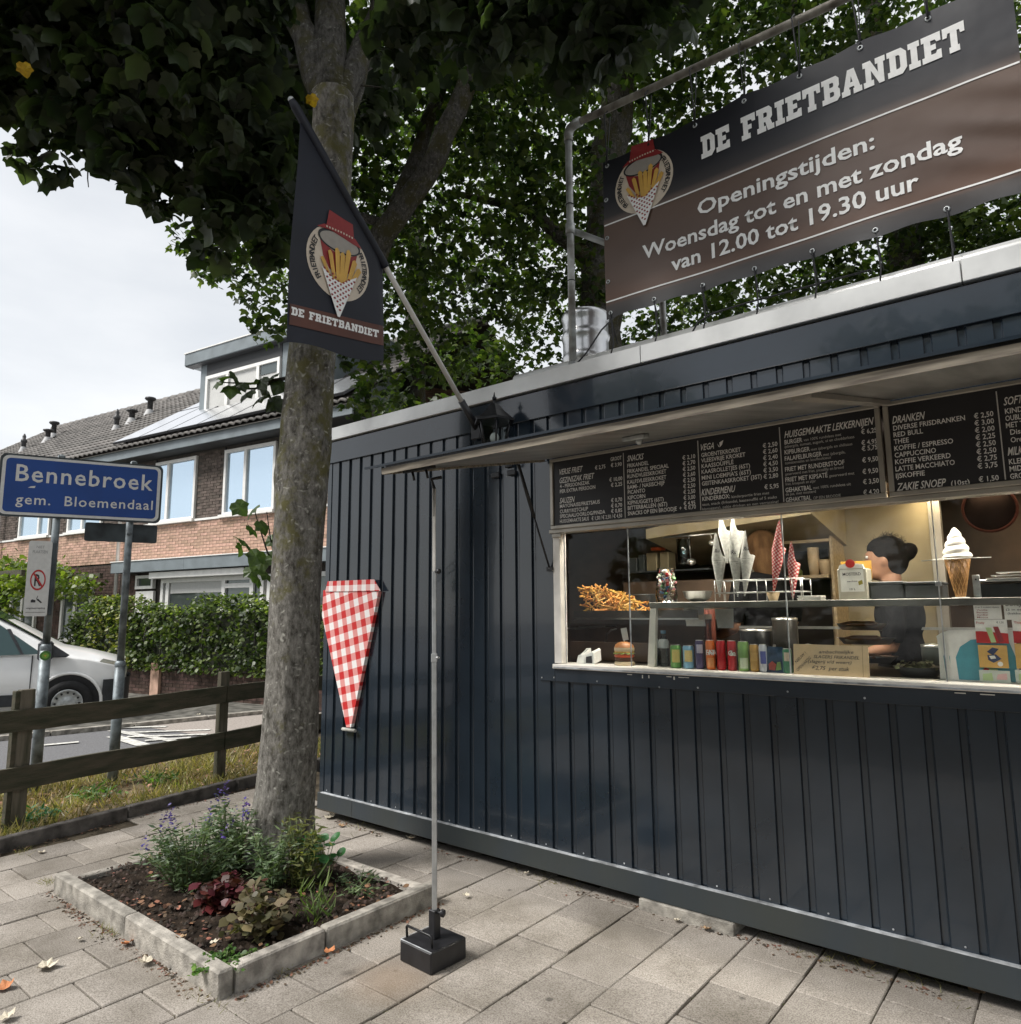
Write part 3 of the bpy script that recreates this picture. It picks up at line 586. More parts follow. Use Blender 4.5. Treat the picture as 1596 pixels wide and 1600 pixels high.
# hatch
HX0, HX1 = 2.215, 6.35
hy0, hz0, hy1, hz1 = -.03, 2.478, -1.33, 2.205
d = Vector((0, hy1-hy0, hz1-hz0)).normalized(); nrm = Vector((0, -d.z, d.y)); nrm = nrm if nrm.z > 0 else -nrm
def hp(x, t, h=0): p = Vector((x, hy0, hz0))+d*t+nrm*h; return p
HL = math.hypot(hy1-hy0, hz1-hz0)
def slab(x0, x1, t0, t1, h0, h1): return MB().add([hp(x, t, h) for x in (x0, x1) for t in (t0, t1) for h in (h0, h1)], [(0, 1, 3, 2), (4, 6, 7, 5), (0, 4, 5, 1), (2, 3, 7, 6), (0, 2, 6, 4), (1, 5, 7, 3)])
ob('hatch_panel', slab(HX0, HX1, .02, HL-.02, .006, .03), m_paint, kio)
xs = [HX0, 4.12, HX1]
for i in range(2): ob('hatch_lining', slab(xs[i]+.012, xs[i+1]-.008, .0, HL-.012, -.002, .004), m_under, kio)
ob('hatch_rib', slab(4.09, 4.15, .03, HL-.03, -.022, -.004), m_greyfr, kio)
ob('hatch_edge', slab(HX0-.006, HX1+.006, HL-.01, HL+.004, -.012, .016), m_cream, kio)
ob('hatch_edge', slab(HX0-.008, HX0+.01, .01, HL-.012, -.014, .018), m_cream, kio)
ob('hatch_lip', slab(HX0-.11, HX1+.02, HL-.02, HL+.016, .026, .036), m_paint, kio)
def lip(a, b, r=.006, n=8): return MB().tube([a, b], r, n)
# gas strut, latches
a = Vector((2.235, -.02, 1.80)); e = hp(2.235, .3, -.02)
ob('gas_strut', MB().tube([a, a+(e-a)*.55], .006, 10).tube([a+(e-a)*.5, e], .011, 10).sphere(a, .013, 8, 6), m_black, kio)
ob('strut_bracket', MB().box((2.215, -.03, 1.785), (2.262, -.016, 1.812), .003), m_black, kio)
for px in ((647, 748), (668, 745)):
    w = U(px, y=hy1+.11); w.x = max(w.x, HX0+.02); ob('hatch_catch', MB().obox(hp(w.x, HL-.1, -.012), ((1, 0, 0), d, nrm), (.05, .02, .007), .003).tube([hp(w.x, HL-.1, -.015), hp(w.x+.005, HL-.1, -.06)], .006, 8), m_blackmetal, kio)
w = U((1080, 668), y=-.7); ob('hatch_catch', MB().obox(hp(3.25, .75, -.014), ((1, 0, 0), d, nrm), (.055, .03, .01), .004).sphere(hp(3.25, .72, -.03), .018, 8, 6), m_galv, kio)
for px in ((775, 742), (800, 738)):
    w = U(px, y=-.02); ob('cable_box', MB().box((w.x-.035, -.03, w.z-.02), (w.x+.03, -.004, w.z+.015), .004), m_black, kio)

# menu boards -------------------------------------------------------
MY = -.034
def board(x0, x1, label):
    t = thing('menu_board', label, 'menu board', (x0, MY, 2.04))
    ob('panel', MB().box((x0+.012, MY-.0, 2.052), (x1-.012, MY+.02, 2.455)), m_board, t)
    ob('frame', MB().box((x0, MY-.012, 2.036), (x1, MY+.02, 2.058), .003), m_greyfr, t)
    ob('frame', MB().box((x0, MY-.012, 2.449), (x1, MY+.02, 2.468), .003), m_greyfr, t)
    ob('frame', MB().box((x0, MY-.0115, 2.059), (x0+.022, MY+.02, 2.448), .003), m_greyfr, t)
    ob('frame', MB().box((x1-.022, MY-.0115, 2.059), (x1, MY+.02, 2.448), .003), m_greyfr, t)
    return t
mb1 = board(2.262, 4.10, 'wide black menu board listing friet, snacks, vega and kindermenu prices')
mb2 = board(4.112, 6.2, 'black menu board at the right listing dranken and coffee prices')
PY = MY-.0025
def ln(t, s, x0, y0, x1, y1, ox, oy, sc, hand=False, small=False, bold=None):
    A = U((ox+x0/sc, oy+y0/sc), y=PY); B = U((ox+x1/sc, oy+y1/sc), y=PY); h = .033 if hand else (.0135 if small else .0215)
    text_between(s, A, B, A+Vector((0, 0, h)), m_printsoft if small else m_print, t, (0, 0, 0), bold if bold is not None else (.004 if small else .014), .35 if hand else 0)
A1 = (850, 620, 3.99); B1 = (1200, 600, 4.03)
for s, *c in (("GROOT", 415, 402, 483, 393), ("€ 2,75", 318, 455, 383, 447), ("€ 3,90", 417, 440, 484, 430), ("4 - PERSOONSZAK", 100, 570, 285, 552), ("€ 10,00", 407, 530, 488, 520), ("PER EXTRA PERSOON", 100, 602, 320, 580), ("€ 2,25", 417, 563, 487, 554),
    ("MAYONAISE/FRIETSAUS", 100, 694, 348, 672), ("€ 0,70", 418, 658, 487, 650), ("CURRY/KETCHUP", 100, 727, 275, 710), ("€ 0,70", 418, 692, 487, 685), ("SPECIAAL/OORLOG/PINDA", 100, 757, 382, 732), ("€ 0,85", 418, 725, 487, 717), ("HUISGEMAAKTE SAUS", 100, 788, 280, 772), ("€ 1,50 / € 2,50 / € 4,50", 297, 770, 487, 753),
    ("FRIKANDEL", 519, 443, 652, 425), ("FRIKANDEL SPECIAAL", 519, 478, 776, 443), ("RUNDVLEESKROKET", 519, 510, 762, 480), ("KALFSVLEESKROKET", 519, 545, 762, 514), ("BAMI- / NASISCHIJF", 520, 577, 752, 550), ("PICANTO", 522, 608, 630, 594), ("KIPCORN", 522, 642, 631, 630), ("KIPNUGGETS (6ST)", 522, 674, 745, 650), ("BITTERBALLEN (6ST)", 522, 706, 768, 683), ("SNACKS OP EEN BROODJE  +  € 0,70", 522, 740, 946, 704),
    ("GROENTEKROKET", 979, 378, 1225, 347), ("VLEESVRIJE KROKET", 979, 412, 1254, 380), ("KAASSOUFFLÉ", 981, 447, 1180, 425), ("KAASROLLETJES (6ST)", 981, 482, 1283, 449), ("MINI LOEMPIA'S (6ST)", 982, 519, 1288, 487), ("GEITENKAASKROKET (3ST)", 983, 555, 1356, 515), ("€ 5,95", 1372, 577, 1461, 567), ("KINDERBOX:", 986, 650, 1158, 634)):
    ln(mb1, s, *c, *A1)
for i, s in enumerate(("2,10", "2,70", "2,50", "2,60", "2,50", "2,50", "2,50", "3,00", "4,95")): ln(mb1, "€ "+s, 862+i, 394+i*35.6, 942, 384+i*35.6, *A1)
for i, s in enumerate(("2,50", "2,60", "2,40", "4,50", "3,50", "2,80")): ln(mb1, "€ "+s, 1362+i, 320+i*38.5, 1453+i, 308+i*38.5, *A1)
for s, *c in (("VERSE FRIET", 98, 487, 243, 466), ("GEZINSZAK FRIET", 98, 540, 315, 513), ("SAUZEN", 98, 666, 193, 652), ("SNACKS", 518, 405, 622, 394), ("VEGA", 977, 336, 1058, 324), ("KINDERMENU", 980, 616, 1193, 595)): ln(mb1, s, *c, *A1, hand=True)
for s, *c in (("kinderportie friet met", 1168, 632, 1402, 613), ("saus, snack (frikandel, kaassoufflé of 5 stuks", 986, 680, 1450, 640), ("kipnuggets), pakje drinken en een verrassing!", 986, 708, 1460, 665)): ln(mb1, s, *c, *A1, small=True, bold=.012)
w = U((850+1095/3.99, 620+315/3.99), y=PY); ob('leaf_mark', MB().poly([w, w+Vector((.012, 0, .012)), w+Vector((.02, 0, .035)), w+Vector((-.002, 0, .025))]).poly([w, w+Vector((-.014, 0, .022)), w+Vector((-.008, 0, .004))]), m_print, mb1)
for s, *c in (("BURGER", 102, 382, 213, 366), ("KIPBURGER", 102, 445, 261, 425), ("FALAFELBURGER", 103, 485, 337, 457), ("FRIET MET RUNDERSTOOF", 105, 553, 478, 508), ("FRIET MET KIPSATÉ", 107, 618, 372, 590), ("GEHAKTBAL", 108, 683, 273, 664), ("GEHAKTBAL", 110, 745, 270, 728), ("€ 6,25", 583, 318, 682, 303), ("€ 4,95", 585, 387, 684, 373), ("€ 5,75", 587, 424, 686, 410), ("€ 9,50", 590, 496, 690, 482), ("€ 9,50", 592, 568, 690, 556), ("€ 3,50", 595, 632, 694, 618), ("€ 4,20", 597, 699, 696, 686)): ln(mb1, s, *c, *B1)
ln(mb1, "HUISGEMAAKTE LEKKERNIJEN", 100, 342, 665, 264, *B1, hand=True)
for s, *c in (("van 100% rundvlees met", 222, 362, 458, 335), ("ijsbergsla, tomaat, augurk, ui en cheddarkaas", 102, 405, 540, 343), ("met ijsbergsla en chilisaus", 268, 422, 528, 390), ("met ijsbergsla,", 345, 455, 483, 438), ("tomatensalsa en knoflooksaus", 104, 508, 393, 475), ("geserveerd met friet, piccalilly en brood", 106, 577, 473, 532), ("geserveerd met", 382, 588, 540, 568), ("friet, kroepoek en atjar", 107, 640, 298, 617), ("met 100% rundvlees uit", 282, 663, 518, 636), ("de jus, met mosterd", 109, 704, 298, 682), ("OP EEN BROODJE", 283, 727, 455, 708)): ln(mb1, s, *c, *B1, small=True)
for s, *c in (("DIVERSE FRISDRANKEN", 785, 295, 1237, 236), ("RED BULL", 787, 337, 972, 314), ("THEE", 789, 380, 883, 368), ("KOFFIE / ESPRESSO", 792, 422, 1162, 377), ("CAPPUCCINO", 794, 465, 1054, 434), ("KOFFIE VERKEERD", 797, 507, 1146, 466), ("LATTE MACCHIATO", 799, 551, 1172, 508), ("IJSKOFFIE", 802, 595, 983, 574), ("(10st)", 1148, 642, 1265, 628), ("€ 1,50", 1322, 618, 1448, 603),
    ("KINDERIJS", 1487, 190, 1700, 160), ("OUBLIEHOORN", 1490, 235, 1760, 198), ("MET TOPPING", 1493, 279, 1760, 242), ("Discodip", 1520, 321, 1700, 296), ("Oreo", 1523, 370, 1620, 356), ("KLEIN", 1512, 507, 1625, 492), ("MIDDEL", 1516, 552, 1680, 531), ("GROOT", 1520, 599, 1660, 581)): ln(mb2, s, *c, *B1)
for i, s in enumerate(("2,50", "3,00", "2,00", "2,25", "2,50", "2,50", "2,75", "3,75")): ln(mb2, "€ "+s, 1292+i*3.3, 220+i*45, 1415+i*3.6, 205+i*44.5, *B1)
for s, *c in (("DRANKEN", 778, 252, 987, 226), ("ZAKJE SNOEP", 805, 674, 1118, 641), ("SOFTIJS", 1478, 137, 1650, 110), ("MILKSHAKES", 1503, 452, 1760, 415)): ln(mb2, s, *c, *B1, hand=True)
for t, x, (ox, oy, sc), y0, y1 in ((mb1, 500, A1, 372, 752), (mb1, 967, A1, 300, 712), (mb1, 1479, A1, 218, 660), (mb2, 1462, B1, 85, 608)):
    a = U((ox+x/sc, oy+(y0+y1)/2/sc), y=PY); ob('divider_line', MB().box((a.x-.0022, PY-.0004, 2.063), (a.x+.0022, PY+.001, 2.435)), m_printsoft, t)
# ------------------------------------------------------------------ emblem printed on flag and banner (no face: hat, scarf, friet, cone)
def emblem(parent, C, ux, uy, n, r):
    C, ux, uy, n = Vector(C), Vector(ux), Vector(uy), Vector(n)
    def p(x, y, k): return C+ux*(x*r)+uy*(y*r)+n*(.0012*k)
    def ob2(name, polys, k, mat):
        b = MB()
        for q in polys: b.poly([p(x, y, k) for x, y in q])
        ob(name, b, mat, parent)
    ell = lambda cx, cy, a, b_, rot=0, N_=40: [(cx+a*math.cos(t)*math.cos(rot)-b_*math.sin(t)*math.sin(rot), cy+a*math.cos(t)*math.sin(rot)+b_*math.sin(t)*math.cos(rot)) for t in [2*math.pi*i/N_ for i in range(N_)]]
    ob2('printed_disc', [ell(0, 0, 1, 1)], 1, m_discc)
    ob2('printed_scarf', [[(-.62, .5), (-.3, .3), (0, .22), (.3, .27), (.58, .42), (.5, .05), (.3, -.2), (0, -.3), (-.3, -.25), (-.5, .05)]], 2, m_maroon)
    ob2('printed_hat_outline', [ell(0, .58, .68, .3)], 3, m_black)
    ob2('printed_hat_underside', [ell(0, .56, .62, .24)], 4, m_greypr)
    ob2('printed_hat_brim', [[(-.72, .75), (-.5, .9), (.5, .86), (.72, .66), (.45, .68), (.1, .74), (-.3, .8)]], 5, m_maroon)
    ob2('printed_hat_crown', [[(-.46, .8), (.46, .76), (.4, 1.24), (.1, 1.27), (-.36, 1.34)]], 6, m_maroon)
    ob2('printed_hat_band', [[(x, .84-.04*abs(x)), (x+.045, .84-.04*abs(x)), (x+.045, .89-.04*abs(x)), (x, .89-.04*abs(x))] for x in [-.45+.09*i for i in range(10)]], 7, m_discc)
    fr = []
    for i, (x, top, lean) in enumerate(((-.5, -.05, -.1), (-.32, .2, -.06), (-.14, .34, -.02), (.02, .28, .0), (.18, .42, .03), (.34, .2, .07), (.46, .02, .1))):
        fr.append([(x*.55, -.62), (x*.55+.1, -.62), (x+lean+.15, top-.04), (x+lean+.08, top+.05), (x+lean, top)])
    for i, f_ in enumerate(fr): ob2('printed_friet', [f_], 8+(i % 2)*.5, m_yellow)
    m_cone = bpy.data.materials.get('cone_check_'+parent.name)
    ob2('printed_cone_paper', [[(-.56, -.28), (-.2, -.5), (.08, -.55), (.25, -.42), (.56, -.22), (.05, -1.48), (-.02, -1.48)]], 10, m_print)
    dark = []                                                     # diamonds of the checked paper
    N_ = 13
    for a in range(N_*2):
        for b_ in range(N_):
            if (a+b_) % 2: continue
            x = -.56+.086*b_; y = -.24-.07*a; 
            if a > 17: continue
            t = (y+1.48)/1.2; lo = .01-.57*t; hi = .02+.54*t
            edge = -.5+abs(x-.05)*.5
            if lo+.02 < x < hi-.02 and y < edge: dark.append([(x-.043, y), (x, y-.035), (x+.043, y), (x, y+.035)])
    ob2('printed_cone_check', dark, 11, m_maroon)
    for side in (-1, 1):                                           # FRIETBANDIET round both rims
        word = 'FRIETBANDIET'; me_all = MB()
        for i, ch in enumerate(word):
            a = (math.pi+.62-1.3*i/11) if side < 0 else (.62-1.3*i/11)
            if side < 0: a = math.pi+.75-1.25*i/11
            c = C+ux*(math.cos(a)*r*.83)+uy*(math.sin(a)*r*.83)+n*.0042
            tx = (ux*(-math.sin(a))+uy*math.cos(a))*(-1); up = (ux*math.cos(a)+uy*math.sin(a))
            me = text_mesh(ch, 'printed_letter', m_black, c-up*r*.06, tx, up, r*.15, None, .02, center=True)
            ob('printed_letter', me, None, parent)

# ------------------------------------------------------------------ flag on its pole
XF = 1.643
fl = thing('wall_flag', 'dark navy flag with round friet emblem hanging from a slanted white pole', 'flag', (XF, 0, 2.78))
tip = Vector((XF, -1.525, 4.30)); base = Vector((XF, -.03, 2.79)); slv = Vector((XF, -.815, 3.64))
pd = (tip-base).normalized(); slv = base+pd*((slv-base).dot(pd))
ob('pole', MB().tube([base+pd*.05, tip], .0165, 14), m_pole, fl)
ob('pole_socket', MB().tube([base-pd*.02, base+pd*.2], .024, 14).box((XF-.04, -.035, 2.7), (XF+.04, -.021, 2.86), .004), m_black, fl)
ob('flag_sleeve', MB().tube([slv, slv+pd*.02, tip-pd*.03, tip+pd*.01], [.024, .026, .026, .018], 16), m_navy, fl)
ob('pole_tip', MB().sphere(tip+pd*.01, .018, 10, 8), m_galv, fl)
c00 = Vector((XF, -1.502, 2.941)); c10 = Vector((XF, -.858, 3.008)); c11 = slv-pd*.005; c01 = tip-pd*.06
def rip(y, z):
    u = (y+1.5)/.65; v = (z-2.95)/1.2
    w = max(0, (u-.84)/.16); return .035*w*w*math.sin(u*9+v*2.5)+.006*math.sin(v*3)
V = []; Fs = []; nx, nz = 30, 46
for j in range(nz):
    for i in range(nx):
        u, v = i/(nx-1), j/(nz-1); p = (c00*(1-u)+c10*u)*(1-v)+(c01*(1-u)+c11*u)*v
        V.append((XF+rip(p.y, p.z), p.y-.012*math.sin(v*5)*(1-u), p.z+.012*math.sin(u*7)*(1-v)))
for j in range(nz-1):
    for i in range(nx-1): Fs.append((j*nx+i, j*nx+i+1, (j+1)*nx+i+1, (j+1)*nx+i))
ob('flag_cloth', MB().add(V, Fs, True), m_navy, fl)
before = set(kids(fl))
def FP(px, k=0): p = U(px, x=XF); p.x += .002*k; return p
bd = [FP(q, 1.2) for q in ((452, 475), (602, 512), (600, 542), (449, 507))]
b = MB(); n = 24; a0, a1, b0, b1 = bd[3], bd[2], bd[0], bd[1]
V = []; [V.extend([tuple(a0.lerp(a1, i/n)), tuple(b0.lerp(b1, i/n))]) for i in range(n+1)]
V = [(x, max(-1.495, min(-.86, y)), z) for x, y, z in V]
ob('printed_band', MB().add(V, [(2*i, 2*i+2, 2*i+3, 2*i+1) for i in range(n)]), m_brownpr, fl)
A = FP((455, 493), 2); B = FP((590, 529), 2); uxx = (B-A); wd = uxx.length; uxx.normalize()
slab_text('DE FRIETBANDIET', m_print, A, uxx, (0, 0, 1), wd, .045, fl)
cF = FP((529, 413), 0); ry = (FP((576, 420))-FP((481, 405))).length/2; rz = (FP((529, 355))-FP((529, 468))).length/2
emblem(fl, cF, Vector((0, 1, .03)), (0, 0, 1), (1, 0, 0), (ry+rz)/2*1.0)
for o in kids(fl):
    if o in before: continue
    for v in o.data.vertices: v.co.x += rip(v.co.y, v.co.z)+.0015

# ------------------------------------------------------------------ banner and its pipe frame
YB = -.01
bn = thing('banner', 'long dark and brown banner with the opening hours, tied to a pipe frame', 'banner', (3.7, YB, 3.27))
bx0, bx1, bz0, bz1 = 2.675, 4.745, 3.272, 4.285
def bannermat():
    m = bpy.data.materials.new('printed_banner_vinyl'); m.use_nodes = True; t = m.node_tree; b = t.nodes['Principled BSDF']; l = t.links.new
    b.inputs['Roughness'].default_value = .42; b.inputs['Specular IOR Level'].default_value = .45
    co = N(t, 'ShaderNodeTexCoord'); s = N(t, 'ShaderNodeSeparateXYZ'); l(co.outputs['Object'], s.inputs[0])
    mr = N(t, 'ShaderNodeMapRange'); mr.inputs[1].default_value = bz0; mr.inputs[2].default_value = bz1; l(s.outputs['Z'], mr.inputs[0])
    r = N(t, 'ShaderNodeValToRGB'); l(mr.outputs[0], r.inputs[0]); e = r.color_ramp.elements
    z1 = (ZL1-bz0)/(bz1-bz0); z2 = (ZL2-bz0)/(bz1-bz0)
    e[0].position = 0; e[0].color = (.03, .03, .032, 1); e[1].position = 1; e[1].color = (.012, .012, .016, 1)
    for p, c in ((z2-.03, (.055, .045, .04)), (z2, (.12, .06, .035)), (z2+.1, (.085, .045, .028)), ((z1+z2)/2, (.1, .062, .045)), (z1-.005, (.115, .07, .048)), (z1+.005, (.14, .1, .08)), (z1+.05, (.035, .03, .03)), (z1+.14, (.014, .014, .018))):
        q = e.new(p); q.color = (*c, 1)
    n = N(t, 'ShaderNodeTexNoise'); n.inputs['Scale'].default_value = 6; l(co.outputs['Object'], n.inputs[0]); bp = N(t, 'ShaderNodeBump'); bp.inputs['Strength'].default_value = .15; bp.inputs['Distance'].default_value = .02; l(n.outputs[0], bp.inputs['Height']); l(bp.outputs[0], b.inputs['Normal'])
    l(r.outputs[0], b.inputs['Base Color']); return m
ZL1 = (U((948, 355), y=YB).z+U((1596, 93), y=YB).z)/2; ZL2 = (U((948, 477), y=YB).z+U((1596, 262), y=YB).z)/2
m_banner = bannermat()
def brip(x, z):
    u = max(0, (x-4.15)/.6); v = (z-bz0)/(bz1-bz0); w = max(0, 1-abs(v-.33)*2.6)
    return .006*math.sin(x*4+z*2)-.009*u*w*math.sin((x*1.0+z*2.1)*16)*min(1, u*1.5)-.012*math.sin(x*11)*(abs(v-.5)*2)**4*.4
V = []; Fs = []; nx, nz = 120, 50
for j in range(nz):
    for i in range(nx):
        x = bx0+(bx1-bx0)*i/(nx-1); v = j/(nz-1); sag = .006*math.cos((x-bx0)/(bx1-bx0)*2*math.pi*7)
        z = bz0+(bz1-bz0)*v+sag*((v > .5)*(v-.5)*2-(v < .5)*(.5-v)*2); V.append((x, YB+brip(x, z), z))
for j in range(nz-1):
    for i in range(nx-1): Fs.append((j*nx+i, j*nx+i+1, (j+1)*nx+i+1, (j+1)*nx+i))
ob('banner_sheet', MB().add(V, Fs, True), m_banner, bn)
before = set(kids(bn))
for zl in (ZL1, ZL2):
    b = MB(); n = 80; V = []
    for i in range(n+1): x = bx0+.004+(bx1-bx0-.008)*i/n; V += [(x, YB-.002, zl-.0045), (x, YB-.002, zl+.0045)]
    b.add(V, [(2*i, 2*i+2, 2*i+3, 2*i+1) for i in range(n)]); ob('printed_line', b, m_print, bn)
def BP(px): return U(px, y=YB-.003)
A = BP((1095.5, 251)); B = BP((1508, 73)); h_ = BP((1094.5, 216)).z-A.z
slab_text('DE FRIETBANDIET', m_print, (A.x, A.y, (A.z+B.z)/2), (1, 0, 0), (0, 0, 1), B.x-A.x, h_, bn)
for s, a, e, tp in (("Openingstijden:", (1089.3, 337.5), (1366.5, 233.7), (1089.3, 310)), ("Woensdag tot en met zondag", (1004, 408), (1503, 229), (1004, 385)), ("van 12.00 tot 19.30 uur", (1048.6, 425.3), (1435.7, 295.4), (1048.6, 402))):
    A = BP(a); B = BP(e); z = (A.z+B.z)/2; A.z = B.z = z; text_between(s, A, B, A+Vector((0, 0, .083)), m_print, bn, (0, 0, 0), .019)
cB = U((1005, 285), y=YB); rB = (U((1051, 262), y=YB)-U((963, 300), y=YB)).x/2
emblem(bn, (cB.x, YB-.001, cB.z), (1, 0, 0), (0, 0, 1), (0, -1, 0), rB*1.02)
for o in kids(bn):
    if o in before: continue
    for v in o.data.vertices: v.co.y += brip(v.co.x, v.co.z)-.001
b = MB(); gx = []
m_rope = flat('black_bungee', (.012, .012, .014), .7)
for i in range(9):
    x = bx0+.03+(bx1-bx0-.06)*i/7.
    if x > bx1: continue
    for z in (bz0+.03, bz1-.03):
        ob('grommet', MB().lathe([(.006, 0), (.0065, .003), (.012, .004), (.014, 0)], (x, YB-.002+brip(x, z), z), 14, axis=(0, -1, 0)), m_galv, bn)
    ob('tie_cord', MB().tube([(x, YB-.008, bz0+.03), (x+.004, YB-.004, bz0-.02), (x+.006, .0, ZT+.07), (x+.004, -.03, ZT+.0)], .0045, 6).tube([(x, YB-.01, bz0+.028), (x+.01, .04, ZT+.08)], .003, 5), m_rope, bn)
    ob('tie_cord', MB().tube([(x, YB-.008, bz1-.03), (x-.004, .0, bz1+.04), (x-.03, .03, 4.64), (x-.03, .085, 4.70)], .0045, 6).tube([(x+.004, YB-.008, bz1-.03), (x+.0, .05, 4.62)], .0035, 5), m_rope, bn)
for z in (3.5, 3.78, 4.03):
    ob('grommet', MB().lathe([(.006, 0), (.0065, .003), (.012, .004), (.014, 0)], (bx0+.02, YB-.001+brip(bx0, z), z), 14, axis=(0, -1, 0)), m_galv, bn)
YP = .07
fr = thing('pipe_frame', 'scaffold pipe frame standing on the kiosk roof behind the banner', 'pipe frame', (2.42, YP, ZT))
m_pipe = M('weathered_scaffold_pipe', (.36, .37, .36), .45, .5, var=.3, scale=9, col2=(.16, .15, .13), bump=.15)
x0 = U((892, 400), y=YP).x; zt = U((890, 200), y=YP).z; x0b = x0
ob('upright', MB().tube([(x0, YP, ZT+.02), (x0, YP, zt-.07)], .0235, 16), m_pipe, fr)
ob('elbow', MB().tube([(x0, YP, zt-.1), (x0, YP, zt-.05), (x0+.015, YP, zt-.015), (x0+.05, YP, zt), (x0+.1, YP, zt)], .03, 16), m_pipe, fr)
a = Vector((x0+.08, YP, zt)); e = U((1318, 0), y=YP+.02); dd = (e-a).normalized()
ob('top_rail', MB().tube([a, a+dd*3, a+dd*5], .0225, 16), M('mossy_pipe', (.3, .28, .24), .6, .3, var=.4, scale=12, col2=(.12, .1, .08), bump=.2), fr)
ob('base_flange', MB().lathe([(.055, 0), (.055, .012), (.03, .016), (.03, .05), (.024, .05)], (x0, YP, ZT), 18), m_galv, fr)
w = U((897, 357), y=YP); ob('clamp', MB().tube([(x0, YP, w.z-.035), (x0, YP, w.z+.035)], .031, 14), m_pipe, fr)
ob('brace', MB().tube([(x0, YP+.02, w.z), (x0+.75, YP+.5, w.z-.42)], .02, 12), m_pipe, fr)
for pz in (320, 440): ob('cord_loop', MB().lathe([(.024, -.004), (.028, 0), (.024, .004)], (x0, YP, U((893, pz), y=YP).z), 14), m_rope, fr)
w = U((1036, 505), y=.35); ob('upright', MB().tube([(w.x, .35, ZT-.02), (w.x, .35, ZT+.75)], .021, 12), m_pipe, fr)
ob('upright', MB().tube([(5.6, YP, ZT+.02), (5.6, YP, zt)], .0235, 16), m_pipe, fr)
# keg-shaped vent on the roof
kx, ky = 2.25, .42
kg = thing('steel_vent_drum', 'ribbed stainless drum on the kiosk roof behind the pipe upright', 'drum', (kx, ky, 3.05))
zz0 = 3.07; zz1 = U((915, 494), y=ky).z; hh = zz1-zz0; r0 = .155; pr = [(0, 0), (r0*.96, 0)]
for i in range(25):
    t = i/24; rr = r0+.012*sum(math.exp(-((t-c)/.035)**2) for c in (.06, .34, .66, .94)); pr.append((rr, t*hh))
pr += [(r0*.93, hh), (r0*.9, hh-.03), (0, hh-.03)]
ob('drum', MB().lathe(pr, (kx, ky, zz0), 36), m_steel, kg)
ob('base_tray', MB().box((kx-.45, ky-.26, 3.031), (kx+.4, ky+.3, 3.065), .004), M('green_grey_roof_box', (.16, .2, .18), .5, .2, scale=6), kg)
# black cables over the roof edge
cb = thing('cable', 'thin black cable looped over the roof edge under the banner', 'cable', (3.3, 0, ZT))
ob('strand', MB().tube([(3.22, -.03, ZT), (3.25, -.02, ZT+.05), (3.32, .0, ZT+.085), (3.5, .02, ZT+.1), (4.1, .04, ZT+.1)], .005, 6), m_rope, cb)
ob('strand', MB().tube([(2.47, -.02, ZT+.005), (2.52, .0, ZT+.06), (2.6, .05, ZT+.2), (2.62, .2, ZT+.34)], .005, 6), m_rope, cb)

# ------------------------------------------------------------------ lantern
lx, ly, lz = 1.915, -.155, 2.69
lt = thing('wall_lantern', 'black six-sided wall lantern with a white bulb under the flag bracket', 'lantern', (lx, ly, lz-.1))
def hexp(r, z, c=(lx, ly)): return [(c[0]+r*math.cos(math.pi/3*i+.3), c[1]+r*math.sin(math.pi/3*i+.3), z) for i in range(6)]
b = MB().add(hexp(.075, lz-.1)+hexp(.11, lz+.06), [(i, (i+1) % 6, 6+(i+1) % 6, 6+i) for i in range(6)]); ob('glass', b, m_lampglass, lt)
for i in range(6): ob('glazing_bar', MB().tube([hexp(.076, lz-.1)[i], hexp(.111, lz+.06)[i]], .006, 6), m_blackmetal, lt)
ob('lantern_roof', MB().add(hexp(.135, lz+.06)+hexp(.12, lz+.075)+hexp(.07, lz+.12)+hexp(.03, lz+.17), [(6*k+i, 6*k+(i+1) % 6, 6*(k+1)+(i+1) % 6, 6*(k+1)+i) for k in range(3) for i in range(6)]+[tuple(range(5, -1, -1)), (18, 19, 20, 21, 22, 23)]), m_blackmetal, lt)
ob('lantern_rim', MB().add(hexp(.137, lz+.05)+hexp(.137, lz+.064), [(i, (i+1) % 6, 6+(i+1) % 6, 6+i) for i in range(6)]+[tuple(range(5, -1, -1)), tuple(range(6, 12))]), m_blackmetal, lt)
ob('lantern_floor', MB().add(hexp(.08, lz-.115)+hexp(.078, lz-.098), [(i, (i+1) % 6, 6+(i+1) % 6, 6+i) for i in range(6)]+[tuple(range(5, -1, -1)), tuple(range(6, 12))]).sphere((lx, ly, lz-.13), .022, 10, 8), m_blackmetal, lt)
ob('finial', MB().tube([(lx, ly, lz+.16), (lx, ly, lz+.2)], .008, 8).sphere((lx, ly, lz+.21), .015, 10, 8).tube([(lx, ly, lz+.21), (lx, ly, lz+.25)], [.009, .002], 8), m_blackmetal, lt)
ob('bulb', MB().sphere((lx, ly, lz-.05), (.03, .03, .035), 16, 12).tube([(lx, ly, lz-.1), (lx, ly, lz-.07)], .014, 10), m_bulb, lt)
ob('wall_arm', MB().tube([(lx, ly, lz-.13), (lx, ly+.02, lz-.19), (lx, ly+.09, lz-.2), (lx, -.02, lz-.15)], .009, 8).box((lx-.03, -.022, lz-.22), (lx+.03, -.004, lz-.08), .004), m_blackmetal, lt)

